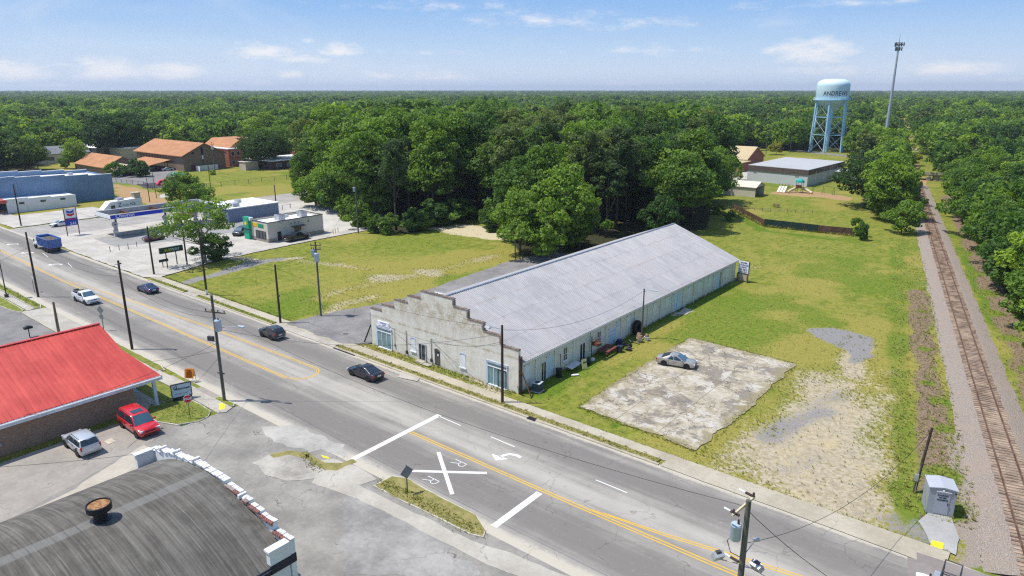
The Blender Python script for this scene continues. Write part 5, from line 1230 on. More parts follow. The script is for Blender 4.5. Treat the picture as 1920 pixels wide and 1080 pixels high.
lost_house(178, 292, 15, 10, 4.5, flat('tan siding far', (.5,.46,.4)), M_whiteroof, 'tan house with pale roof between yellow tree and church woods', R(20))
lost_house(1912, 298, 16, 10, 4.5, M_whitewall, M_whiteroof, 'white-roofed house among the trees right of the railway', R(30))
# ------------------------------------------------------------------ railway
def railway():
    t = NT('railway ballast'); n = t.noise(14, 3, .75); n2 = t.noise(.35, 5, .65); v = t.voro(9.0)
    c = t.mix(t.ramp(n, .35, .68), (.185,.15,.122), (.43,.37,.315)); c = t.mix(t.math('MULTIPLY', t.ramp(n2, .45, .65), .5), c, (.33,.255,.20)); c = t.mix(t.math('MULTIPLY', t.ramp(v, .25, .05), .35), c, (.10,.09,.085))
    t.color(c); t.bump(t.math('ADD', n, v), .8, .06); M_bal = t.done(.95, 0, .15)
    prof = [(-3.3,-.06),(-2.6,.08),(-1.9,.22),(-1.36,.345),(1.36,.345),(1.9,.22),(2.5,.08),(3.1,-.06)]
    m = MB(); s0 = TS_ROAD + 1.2; ss = list(np.arange(s0, 180, .8)); n = len(prof)
    for i, s in enumerate(ss):
        for j, (o, z) in enumerate(prof):
            oo = o; zz = z
            if j in (0, n-1): oo += .35*noise.noise(Vector((s*.18, j*3.0, 1)))
            if j in (1, 2, n-2, n-3): zz += .05*noise.noise(Vector((s*.5, j*2.0, 4)))
            x, y = track(s, oo); m.v.append((x, y, zz))
    for i in range(len(ss)-1):
        for j in range(n-1): a = i*n+j; m.f.append((a,a+1,a+n+1,a+n)); m.m.append(0)
    struct(m.build('ballast', M_bal, smooth=80))
    r = thing('railway_track', 'single railway track with rusty rails and brown wooden sleepers', 'railway track', (_A.x,_A.y,0), math.atan2(TD.y,TD.x)-math.pi/2)
    Mr = two('rusty rail', (.105,.055,.04), (.19,.115,.085), 2, .7); 
    t = NT('weathered sleeper'); n = t.noise(1.1, 4, .7); n2 = t.noise(1, 4, .7, sc=(1.5,14,2)); oi = t.N.new('ShaderNodeObjectInfo')
    n4 = t.noise(.9, 2, .5, vec=t.geo.outputs['Position'])
    c = t.mix(t.ramp(t.math('ADD', t.math('MULTIPLY', n4, .8), t.math('MULTIPLY', n2, .2)), .35, .65), (.15,.098,.066), (.43,.315,.22)); c = t.mix(t.math('MULTIPLY', t.ramp(n2, .5, .7), .4), c, (.085,.05,.034)); t.color(c); M_tie = t.done(.9, 0, .15)
    for k in (-1, 1):
        m = MB(); x = k*.753
        ys = list(np.arange(TS_ROAD-6, 190, 6.0))
        for y0, y1 in zip(ys[:-1], ys[1:]):
            m.box(x-.075,x+.075,y0,y1,.405,.43); m.box(x-.012,x+.012,y0,y1,.431,.53); m.box(x-.037,x+.037,y0,y1,.531,.575)
        m.build('rail', Mr, r)
    q = random.Random(3); tie0 = None; rest = MB(); y = s0 + .2; k = 0
    while y < 178:
        if k < 100:
            if tie0 is None:
                m = MB(); m.box(-1.3,1.3,-.115,.115,.10,.40); tie0 = m.build('sleeper', M_tie, r); o = tie0
            else:
                o = tie0.copy(); COL.objects.link(o); o.parent = r
            o.location = (q.uniform(-.05,.05), y, q.uniform(-.015,.012)); o.rotation_euler = (0,0,q.uniform(-.02,.02))
        else:
            dx = q.uniform(-.05,.05); rest.box(-1.3+dx,1.3+dx,y-.115,y+.115,.10,.40+q.uniform(-.01,.01))
        k += 1; y += .53
    o = rest.build('sleepers', M_tie, r); o['kind'] = 'stuff'
    # crossing panels where the street passes
    M_pan = flat('tan crossing panel', (.50,.42,.30), .85, 0, .15)
    p = thing('grade_crossing', 'tan concrete grade crossing panels at the railway edge of the road', 'crossing', track(TS_ROAD-1, 0), math.atan2(TD.y,TD.x)-math.pi/2)
    m = MB()
    for i in range(4): m.box(-1.45,-.85,-7.6+i*2.1,-5.55+i*2.1,.02,.56); 
    m.build('panel', M_pan, p)
    m = MB(); m.box(-.70,.70,-8,1.0,.02,.56); m.build('inner_panel', M_pan, p)
    m = MB(); m.box(-1.6,-1.46,-7.7,.9,.02,.57); m.build('edge_rail', M_rust, p)
    a = track(TS_ROAD-.2,-1.62); b = track(TS_ROAD-20,-1.62)
    m = MB(); m.add([(a[0]-6.6,a[1]+.3,.02),(a[0],a[1],.53),(b[0],b[1],.53),(b[0]-6.6,b[1],.02),(a[0]-6.6,a[1]+.3,-.1),(a[0],a[1],-.1)], [(0,3,2,1),(4,0,1,5)]); struct(m.build('road', M_lane))
railway()

# ------------------------------------------------------------------ poles
def crossarm(t, z, L, rz, mat, n=4, off=.2):
    m = MB(); d = Vector((math.cos(rz), math.sin(rz), 0)); nn = Vector((-d.y, d.x, 0))*off
    m.obox((nn.x,nn.y,z), (L,.1,.13), rz); a = m.build('crossarm', mat, t)
    for i in range(n):
        f = -L/2+.12 + (L-.24)*i/(n-1); p = d*f + nn
        g = MB(); g.lathe([(.03,.065),(.035,.12),(.07,.14),(.06,.22),(.075,.24),(.03,.32)], 8, (p.x,p.y,z)); g.build('insulator', M_ins, a)
def transformer(t, p, z, h=1.0, r=.32):
    m = MB(); m.lathe([(r*.9,0),(r,.05),(r,h),(r*1.04,h+.02),(r*.9,h+.12),(0,h+.14)], 16, (p[0],p[1],z)); o = m.build('transformer', M_trans, t, smooth=40)
    g = MB(); g.lathe([(.05,h+.1),(.07,h+.2),(.04,h+.4)], 8, (p[0]+.1,p[1],z)); g.build('bushing', M_ins, o)
def street_light(t, z, dx, dy, rise=.5, col=None):
    m = MB(); pts = [(0,0,z),(dx*.35,dy*.35,z+rise*.7),(dx*.85,dy*.85,z+rise)]; m.tube(pts, .035, 6); a = m.build('lamp_arm', col or M_galv, t)
    ang = math.atan2(dy,dx); g = MB(); g.obox((dx,dy,z+rise-.02), (.75,.26,.16), ang); g.build('lamp_head', flat('pale lamp housing', (.55,.58,.60), .4), a)
def pole(name, label, x, y, h, r=.15, lean=(0,0), mat=None, cat='utility pole', group=None):
    t = thing(name, label, cat, (x,y,0), 0, group)
    m = MB(); m.tube([(0,0,-.1),(lean[0]*.5,lean[1]*.5,h*.5),(lean[0],lean[1],h)], [r,r*.9,r*.72], 10); m.build('shaft', mat or M_pole, t, smooth=40); return t
TOPS = {}
p = at(248,655); t = pole('utility_pole', 'tall dark wooden pole on the grass strip beside the red roof', *p, 11.7, .17); TOPS['a'] = (p[0],p[1],11.7)
for z in (11.2, 10.0, 8.9):
    m = MB(); m.tube([(-.15,0,z),(-.95,-.1,z-.15)], .03, 5); m.lathe([(.05,0),(.09,.05),(.09,.14),(.04,.2)], 8, (.15,.0,z)); m.build('bracket', M_ins, t)
m = MB(); m.box(.1,.5,-.15,.15,11.3,11.45); m.build('bracket', M_dkgrey, t)
p = at(421,752); t = pole('utility_pole', 'utility pole with crossarm, one transformer and a long lamp arm at the street corner', *p, 11.8, .18, mat=M_pole2); TOPS['b'] = (p[0],p[1],11.8)
crossarm(t, 9.9, 2.6, R(20), M_wood, 4); transformer(t, (.45,.1), 8.0, 1.1, .34); street_light(t, 8.0, 2.6, 1.4, .6)
m = MB(); m.obox((-.75,-.25,7.0), (.7,.28,.5), R(20)); o = m.build('flood_light', M_dkgrey, t); m = MB(); m.tube([(0,0,6.7),(-.7,-.2,6.75)], .04, 5); m.build('lamp_arm', M_galv, o)
m = MB(); m.obox((0,0,3.2), (.9,.1,.1), R(20)); m.build('bracket', M_dkgrey, t)
p = at(942,755); t = pole('utility_pole', 'dark pole with curved lamp arm in front of the stepped gable', *p, 8.7, .16, mat=two('red brown pole wood', (.055,.03,.022), (.105,.06,.045), 5, .9, sc=(1,1,.12))); TOPS['c'] = (p[0],p[1],8.7)
m = MB(); m.tube([(0,0,7.6),(-.6,.15,8.1),(-1.6,.4,8.2),(-2.2,.5,7.85)], .035, 6); a = m.build('lamp_arm', M_galv, t); m = MB(); m.obox((-2.5,.58,7.75), (.8,.26,.16), R(167)); m.build('lamp_head', flat('pale lamp housing', (.55,.58,.60), .4), a)
p = at(602,593); t = pole('utility_pole', 'pole carrying two grey transformers on the vacant lot', *p, 11.2, .16, mat=M_pole2); TOPS['d'] = (p[0],p[1],11.2)
transformer(t, (-.5,-.1), 8.9, 1.0, .34); transformer(t, (.45,-.25), 8.4, 1.1, .36); crossarm(t, 10.6, 1.5, R(50), M_wood, 3)
for z in (10.0,):
    crossarm(t, z, 1.4, R(50), M_wood, 2)
m = MB(); m.tube([(.17,0,.1),(.15,0,7)], .025, 5); m.build('conduit', M_grey, t)
p = at(526,606); t = pole('utility_pole', 'bare dark pole standing on the sidewalk edge before the vacant lot', *p, 8.6, .17); TOPS['e'] = (p[0],p[1],8.6); m = MB(); m.box(.1,.35,-.1,.1,4.0,4.2); m.build('bracket', M_dkgrey, t)
p = at(388,553); t = pole('utility_pole', 'dark pole with white base band in front of the big street tree', *p, 11.0, .18); TOPS['f'] = (p[0],p[1],11.0); m = MB(); m.lathe([(.2,.25),(.2,.9)], 12); m.build('base_band', M_white, t)
p = at(289,515); t = pole('utility_pole', 'dark bare pole at the forecourt edge left of the restaurant sign', *p, 8.8, .17); TOPS['g'] = (p[0],p[1],8.8)
p = at(351,497); t = pole('utility_pole', 'dark pole half hidden by the street tree crown', *p, 9.2, .16); TOPS['h'] = (p[0],p[1],9.2); m = MB(); m.lathe([(.18,.5),(.18,.7)], 10); m.build('base_band', M_white, t)
p = at(72,557); t = pole('utility_pole', 'dark pole beside the stop sign on the left grass strip', *p, 10.6, .17); TOPS['i'] = (p[0],p[1],10.6)
p = at(13,558); t = pole('lamp_post', 'slim dark post with boxy base on the far left grass', *p, 7.6, .09, cat='lamp post'); m = MB(); m.lathe([(.3,0),(.3,.6),(.22,.62)], 8); m.build('base', M_dkgrey, t); m = MB(); m.box(-.3,.5,-.3,.3,7.6,7.75); m.build('lamp_head', M_dkgrey, t); m = MB(); m.box(-.35,.35,-.12,-.08,3.4,4.2); m.build('notice', M_grey, t)
p = at(110,622); t = pole('bollard_pole', 'short leaning brown post behind the red roof', p[0], p[1], 4.2, .19, (-.25,.1), M_wood, 'post')
p = at(40,424); t = pole('utility_pole', 'dark pole at the corner of the white shop', *p, 10.2, .17); TOPS['j'] = (p[0],p[1],10.2)
p = at(1203,634); t = pole('lamp_pole', 'brown pole with short lamp arm beside the storage building wall', *p, 6.9, .12, cat='lamp pole', mat=M_pole2); TOPS['k'] = (p[0],p[1],6.9); street_light(t, 6.5, 1.3, .5, .25)
p = at(1714,922); t = pole('service_pole', 'short leaning dark pole with meter box near the grey cabinet', p[0], p[1], 5.6, .13, (.35,.9), cat='service pole'); m = MB(); m.box(-.16,.16,-.22,-.1,1.1,1.7); m.build('meter', M_galv, t); m = MB(); m.tube([(.08,-.1,0),(.1,-.05,2.4)], .03, 5); m.build('conduit', M_galv, t)
p = at(672,437); t = pole('utility_pole', 'pole with small transformer where the lot meets the woods', *p, 12, .17, mat=M_pole2); TOPS['l'] = (p[0],p[1],12); transformer(t, (-.4,-.1), 9.6, .9, .3)
p = at(966,486); t = pole('utility_pole', 'thin pale pole in front of the shady oak behind the tin roof', *p, 8.0, .12, mat=M_pole2); TOPS['m'] = (p[0],p[1],8.0)
p = at(519,398); t = pole('utility_pole', 'brown pole on the street behind the restaurant', *p, 7.4, .16); 
p = at(506,377+20); 
p = at(404,300+27); t = pole('utility_pole', 'grey pole with twin transformers before the church gable', *p, 12.5, .16, mat=M_pole2); transformer(t, (-.4,0), 9.6, 1.0, .35); transformer(t, (.4,0), 9.6, 1.0, .35); crossarm(t, 11.6, 1.6, R(80), M_wood, 3)
p = at(281,379); t = pole('utility_pole', 'thin dark pole on the grass behind the fuel canopy', *p, 7.2, .12)
p = at(294,372); t = pole('utility_pole', 'slim leaning pole by the playground fence', p[0], p[1], 9.5, .1, (-1.6,.3))
p = at(396,360); t = pole('utility_pole', 'dark pole beside the bushy tree near the ball field', *p, 10, .13)
p = at(1436,289); t = pole('utility_pole', 'grey pole behind the brown-roofed hall', *p, 13, .16, mat=M_pole2)
p = at(1481,288); t = pole('utility_pole', 'thin pale pole left of the water tower legs', *p, 12, .11, mat=M_pole2)
# foreground pole bottom right: its top stands in view, its foot below the frame
ztop = 11.6; p = at(1404,938, ztop)
t = pole('utility_pole', 'foreground pole with pale new crossarm, transformer and flood lights', p[0], p[1], ztop, .19, mat=M_pole2); TOPS['z'] = (p[0],p[1],ztop)
crossarm(t, ztop-.45, 2.4, R(84), M_arm, 2, .24); transformer(t, (-.42,-.25), ztop-2.4, .85, .28)
for rz, dz in ((R(150),-.1),(R(150),-.1)): pass
for yy, zz in ((1.0,ztop-.35),(-1.0,ztop-.45),(-.35,ztop-3.6)):
    m = MB(); d = Vector((-.97,.22,0)); a = Vector((.15,yy,zz)); 
    m.tube([a+d*.25,a+d*.75], .075, 8); o = m.build('strain_insulator', M_ins, t); g = MB(); g.tube([a+d*.76,a+d*1.15], .05, 6); g.build('clamp', M_white, o)
for (dx,dy,z,rz) in ((-1.15,-.5,ztop-3.6,R(60)),(.75,.1,ztop-3.7,R(-20))):
    m = MB(); m.obox((dx,dy,z), (.62,.34,.42), rz, rx=R(30)); o = m.build('flood_light', M_galv, t); g = MB(); g.obox((dx,dy,z+.24), (.3,.2,.1), rz); g.build('ballast_box', M_dkgrey, o); a = MB(); a.tube([(0,0,z-.3),(dx*.9,dy*.9,z-.2)], .035, 5); a.build('lamp_arm', M_arm if dx < 0 else M_galv, o)
m = MB(); m.tube([(0,.1,ztop-3.4),(.35,.5,ztop-2.6)], .03, 5); m.obox((.42,.58,ztop-2.5), (.32,.2,.14), R(50)); m.build('photocell', M_galv, t)
m = MB(); m.tube([(-.5,-.3,ztop-2.0),(-.8,-.3,ztop-2.6),(-.6,-.2,ztop-3.3),(-.1,0,ztop-3.5)], .022, 5); m.build('cable_loop', M_black, t)

# wires
M_wire = flat('black cable', (.02,.02,.02), .6)
def wire(a, b, sag, label, r=.016, n=18):
    a, b = Vector(a), Vector(b); pts = []
    for i in range(n+1):
        f = i/n; q = a.lerp(b, f); q.z -= sag*4*f*(1-f); pts.append(q)
    m = MB(); m.tube(pts, r, 4); o = m.build('power_line', M_wire); tag(o, label, 'cable'); return o
T = TOPS
wire((T['b'][0],T['b'][1],9.9), (T['a'][0],T['a'][1],10.0), 1.0, 'overhead cable from the corner pole past the red roof')
wire((T['b'][0],T['b'][1],6.6), (-28.3,-41,3.3), .8, 'service cable dropping over the red roof to its meter')
wire((T['b'][0],T['b'][1],5.8), (-33.2,-28.4,3.9), .3, 'short service cable from the corner pole to the red roof edge')
wire((T['b'][0],T['b'][1],8.2), (T['c'][0],T['c'][1],7.8), 1.6, 'long cable over the road from the corner pole to the gable pole')
wire((T['c'][0],T['c'][1],6.9), (-13.35,-.1,3.3), .7, 'service cable from the gable pole to the doorway conduit')
wire((-13.3,-.1,3.35), (-6.2,-1.0,.1), 0, 'steep guy cable across the whitewashed front wall')
wire((T['c'][0],T['c'][1],6.6), (-20,-.15,.85+2.3), 1.0, 'slack cable drooping across the whitewashed front')
wire((T['c'][0],T['c'][1],8.2), (T['k'][0],T['k'][1],6.6), 1.6, 'cable over the tin roof to the side lamp pole')
wire((T['z'][0],T['z'][1],ztop-2.6), (T['k'][0]+14,T['k'][1]-17,1.2) if False else (37.7,6.3,5.2), 1.9, 'slack cable from the foreground pole to the leaning service pole', .018)
wire((T['z'][0],T['z'][1],ztop-.6), (41.6,-18.5,5.5), .8, 'cable from the foreground pole toward the crossing signal', .018)
wire((T['z'][0],T['z'][1],ztop-3.8), (60,-23,7), .9, 'low cable leaving the foreground pole to the east', .018)
wire((T['i'][0],T['i'][1],9.8), (T['a'][0],T['a'][1],10.4), 1.1, 'cable along the south side past the white pickup')
wire((T['i'][0],T['i'][1],8.2), (-62,-60,5), 1.6, 'cable crossing the grey yard on the left')
wire((T['g'][0],T['g'][1],8.3), (T['f'][0],T['f'][1],9.2), .7, 'cable along the forecourt to the street tree pole')
wire((T['f'][0],T['f'][1],9.4), (T['e'][0],T['e'][1],8.3), .8, 'cable from the street tree pole to the bare sidewalk pole')
wire((T['b'][0],T['b'][1],5.0), (-9.5,-36.2,5.6), .3, 'thin cable from the corner pole to the bowed roof corner')
wire((T['i'][0],T['i'][1],9.0), (T['a'][0],T['a'][1],9.6), 1.2, 'lower cable of the pair past the white pickup')
wire((T['b'][0],T['b'][1],9.4), (T['a'][0],T['a'][1],9.2), 1.1, 'lower cable of the pair from the corner pole past the red roof')
wire((T['b'][0],T['b'][1],9.9), (T['z'][0],T['z'][1],ztop-.4), 1.6, 'long overhead cable along the south kerb above the grass island')
wire((T['j'][0],T['j'][1],9.6), (T['g'][0],T['g'][1],8.4), 1.3, 'cable from the white shop corner past the price sign')
wire((T['g'][0],T['g'][1],7.8), (T['f'][0],T['f'][1],8.6), .8, 'lower cable along the forecourt to the street tree pole')
wire((T['f'][0],T['f'][1],8.8), (T['e'][0],T['e'][1],7.7), .9, 'lower cable from the street tree pole to the bare sidewalk pole')
wire((T['e'][0],T['e'][1],8.2), (T['c'][0],T['c'][1],8.3), 1.2, 'cable in front of the stepped gable along the sidewalk')
wire((T['d'][0],T['d'][1],10.4), (T['e'][0],T['e'][1],8.4), .5, 'cable from the twin transformer pole to the bare sidewalk pole')
wire((T['d'][0],T['d'][1],10.0), (T['l'][0],T['l'][1],11.2), 1.4, 'cable over the vacant lot to the wood edge pole')
wire((-8.4,-36.3,5.5), (-26,-52,4.8), .5, 'cable over the tan alley to the left')

# ------------------------------------------------------------------ signs
def sign_office():
    a, b_ = Vector(at(327,753)), Vector(at(358,746)); c = (a+b_)/2; d = (b_-a); L = d.length+.25; rz = math.atan2(d.y,d.x)
    s = thing('office_sign', 'pale blue office sign board with black script lettering on the corner lawn', 'sign', (c.x,c.y,.1), rz)
    m = MB(); m.box(-L/2,L/2,-.08,.08,.35,1.75); p = m.build('board', flat('pale blue sign face', (.52,.62,.70), .5, 0, .05), s)
    f = MB()
    for q in ((-L/2-.07,-L/2,.28,1.82),(L/2,L/2+.07,.28,1.82),(-L/2,L/2,1.75,1.82),(-L/2,L/2,.28,.35)): f.box(q[0],q[1],-.11,.11,q[2],q[3])
    f.build('frame', M_black, p)
    m = MB(); m.box(-L/2,L/2,-.2,.2,-.05,.22); m.build('plinth', M_black, s)
    text('G', .55, M_black, (-L/2+.32,-.085,1.42), (R(90),0,0), p, shear=.3, bold=.01); text('Attorneys', .36, M_black, (.08,-.085,1.25), (R(90),0,0), p, shear=.35, bold=.008); text('ATTORNEY AT LAW', .13, flat('grey lettering', (.2,.24,.28), .6), (-.05,-.085,.7), (R(90),0,0), p)
sign_office()
def stop_sign(x, y, label, rz, z=2.15, back=False):
    s = thing('stop_sign', label, 'sign', (x,y,.1), rz)
    m = MB(); m.box(-.03,.03,-.03,.03,-.12,z+.3); m.build('post', M_dkgrey, s)
    def octo(r, y0, y1, mat, nm, par):
        m = MB(); m.yprism([(r*math.cos(R(22.5+45*k)), z+r*math.sin(R(22.5+45*k))) for k in range(8)], y0, y1); return m.build(nm, mat, par)
    o = octo(.44,-.055,-.035, M_white, 'plate', s)
    f = octo(.41,-.062,-.056, flat('stop sign red', (.52,.012,.02), .4, 0, .05), 'face', o)
    text('STOP', .30, M_white, (0,-.066,z), (R(90),0,0), f, bold=.012)
    return s
p = at(357,786); stop_sign(p[0], p[1], 'red octagonal stop sign on the corner lawn facing the side street', R(68))
p = at(65,548); stop_sign(p[0], p[1], 'grey back of an octagonal stop sign beside a left pole', R(180))
def diamond(x, y, label, rz, r=.55, z=2.2, plate=True, leanz=0):
    s = thing('warning_sign', label, 'sign', (x,y,0), rz); Mg = flat('grey sign back', (.19,.20,.20), .6)
    m = MB(); m.box(-.035,.035,-.035,.035,-.05,z+r); m.build('post', M_dkgrey, s)
    m = MB(); m.yprism([(0,z-r),(r,z),(0,z+r),(-r,z)], -.055, -.036); o = m.build('plate', Mg, s)
    if plate: m = MB(); m.box(-.33,.33,-.055,-.036,z-r-.65,z-r-.05); m.build('lower_plate', Mg, s)
    return s
p = at(764,926); diamond(p[0], p[1], 'dark back of a diamond sign on the dry grass island', R(78), .62, 2.05, False)
p = at(195,620); diamond(p[0], p[1], 'grey diamond sign over a square plate behind the red roof', R(20), .62, 3.0, True)
def board_sign():
    a, b_ = Vector(at(1386,526)), Vector(at(1398,529)); c = (a+b_)/2; rz = R(-6)
    s = thing('storage_sign', 'white storage notice board on a tan base behind the building', 'sign', (c.x,c.y,0), rz)
    m = MB(); m.box(-.95,.95,-.08,.08,1.5,3.55); p = m.build('board', flat('white notice board', (.74,.75,.80), .5, 0, .05), s)
    f = MB(); f.box(-1.0,1.0,-.1,.1,1.38,1.499); f.box(.951,1.03,-.1,.1,1.5,3.6); f.build('frame', M_black, p)
    m = MB(); m.box(-.85,.85,-.05,.05,.15,1.37); m.build('base_panel', M_tan, s)
    for x in (-.93,.93): m = MB(); m.box(x-.06,x+.06,-.35,.06,-.05,1.37); m.build('post', M_wood, s)
    Mt = flat('dark blue lettering', (.06,.06,.16), .6)
    for i, (tx, sz) in enumerate((('ROOM', .36),('STORAGE', .40),('UNITS', .38),('FOR RENT', .32),('843 527', .40))): text(tx, sz, Mt if i != 1 else flat('violet lettering', (.16,.12,.40), .6), (0,-.09,3.3-.40*i), (R(90),0,0), p, bold=.008)
board_sign()
def a_frame():
    p = at(358,716); s = thing('sandwich_board', 'orange sandwich board on white legs by the kerb', 'sign', (p[0],p[1],.11), R(38))
    Mo = flat('orange sign face', (.82,.26,.02), .5, 0, .06); Mb = flat('brown lettering', (.22,.07,.01), .6)
    for k in (-1, 1):
        for x in (-.42,.42): m = MB(); m.tube([(x,k*.38,0),(x,k*.05,1.45)], .035, 5); m.build('leg', M_white, s)
        m = MB(); m.obox((0,k*.19,.98), (1.0,.03,1.05), 0, rx=k*math.atan2(.33,1.45)); o = m.build('board', Mo, s)
        if k < 0:
            for i, tx in enumerate(('OPEN','GOOD','FOOD','TODAY')): text(tx, .21, Mb, (0,-.215-.012+(-.06+.05*i)*-1*.9,1.33-.22*i), (R(90)-math.atan2(.33,1.45),0,0), o, bold=.012)
a_frame()

# ------------------------------------------------------------------ railway cabinet and crossing signal
def cabinet():
    a, b_ = Vector(at(1735,962)), Vector(at(1786,971)); d = b_-a; L = d.length; rz = math.atan2(d.y,d.x); nrm = Vector((-d.y,d.x)).normalized(); c = (a+b_)/2 + nrm*.85
    s = thing('signal_cabinet', 'grey metal signal cabinet with pitched lid beside the railway', 'cabinet', (c.x,c.y,.06), rz)
    Mc = flat('light grey cabinet paint', (.33,.345,.365), .5, .1, .05, .6); Ml = flat('pale grey lid', (.44,.455,.49), .45, .1, .05, .6)
    h = 2.25
    m = MB(); m.yprism([(-L/2,0),(L/2,0),(L/2,h),(0,h+.12),(-L/2,h)], -.85, .85); m.build('body', Mc, s)
    m = MB(); m.yprism([(-L/2-.07,h+.0),(0,h+.14),(L/2+.07,h+.0),(L/2+.07,h+.06),(0,h+.20),(-L/2-.07,h+.06)], -.95, .95); m.build('lid', Ml, s)
    m = MB(); m.box(-.45,.52,-.885,-.851,.12,2.0); dd = m.build('door', flat('cabinet door grey', (.37,.39,.42), .5, .1, .05), s)
    m = MB(); m.box(-.47,.56,-.93,-.851,2.02,2.06); m.build('drip_rail', M_white, s); m = MB(); m.box(-.06,.06,-.98,-.851,2.07,2.2); m.build('lamp', M_white, s); m = MB(); m.box(.40,.46,-.93,-.886,.9,1.15); m.build('handle', M_dkgrey, dd); m = MB(); m.box(.8,.95,-.88,-.851,1.95,2.03); m.build('vent', M_black, s)
    for i, tx in enumerate(('RAILROAD','427 586','CROSSING')): text(tx, .155, M_black, (.02,-.889,1.72-.2*i), (R(90),0,0), dd, bold=.006)
cabinet()
def crossing_signal():
    x, y = 41.2, -24.55
    s = thing('crossing_signal', 'grey railway crossing signal with hooded lamps and service cage', 'crossing signal', (x,y,0))
    m = MB(); m.tube([(0,0,-.05),(0,0,6.2)], .2, 10); m.build('mast', M_galv, s)
    m = MB(); m.box(-.14,.14,-.3,10.1,6.2,6.34); m.build('arm', M_galv, s)
    for yy in (8.1, 9.4):
        m = MB(); m.lathe([(.32,.0),(.32,.08)], 14, (-.3,yy,6.1), 'x'); 
        o = m.build('lamp_plate', M_black, s)
        m = MB(); m.lathe([(.12,-.6),(.19,-.3),(.19,-.0)], 12, (-.32,yy,6.1), 'x'); m.build('hood', M_white, o)
        m = MB(); m.lathe([(.30,.0),(.30,.08)], 14, (.3,yy,6.1), 'x'); m.build('lamp_plate', M_black, s)
    c = MB()
    for yy in (7.6, 8.9, 10.1):
        for xx in (.25, 1.05): c.tube([(xx,yy,6.3),(xx,yy,7.2)], .035, 5)
        c.tube([(.25,yy,6.3),(1.05,yy,6.3)], .035, 5); c.tube([(.25,yy,7.2),(1.05,yy,7.2)], .035, 5)
    for xx in (.25,1.05):
        for z in (6.3,6.75,7.2): c.tube([(xx,7.6,z),(xx,10.1,z)], .035, 5)
    c.build('service_cage', M_dkgrey, s)
crossing_signal()

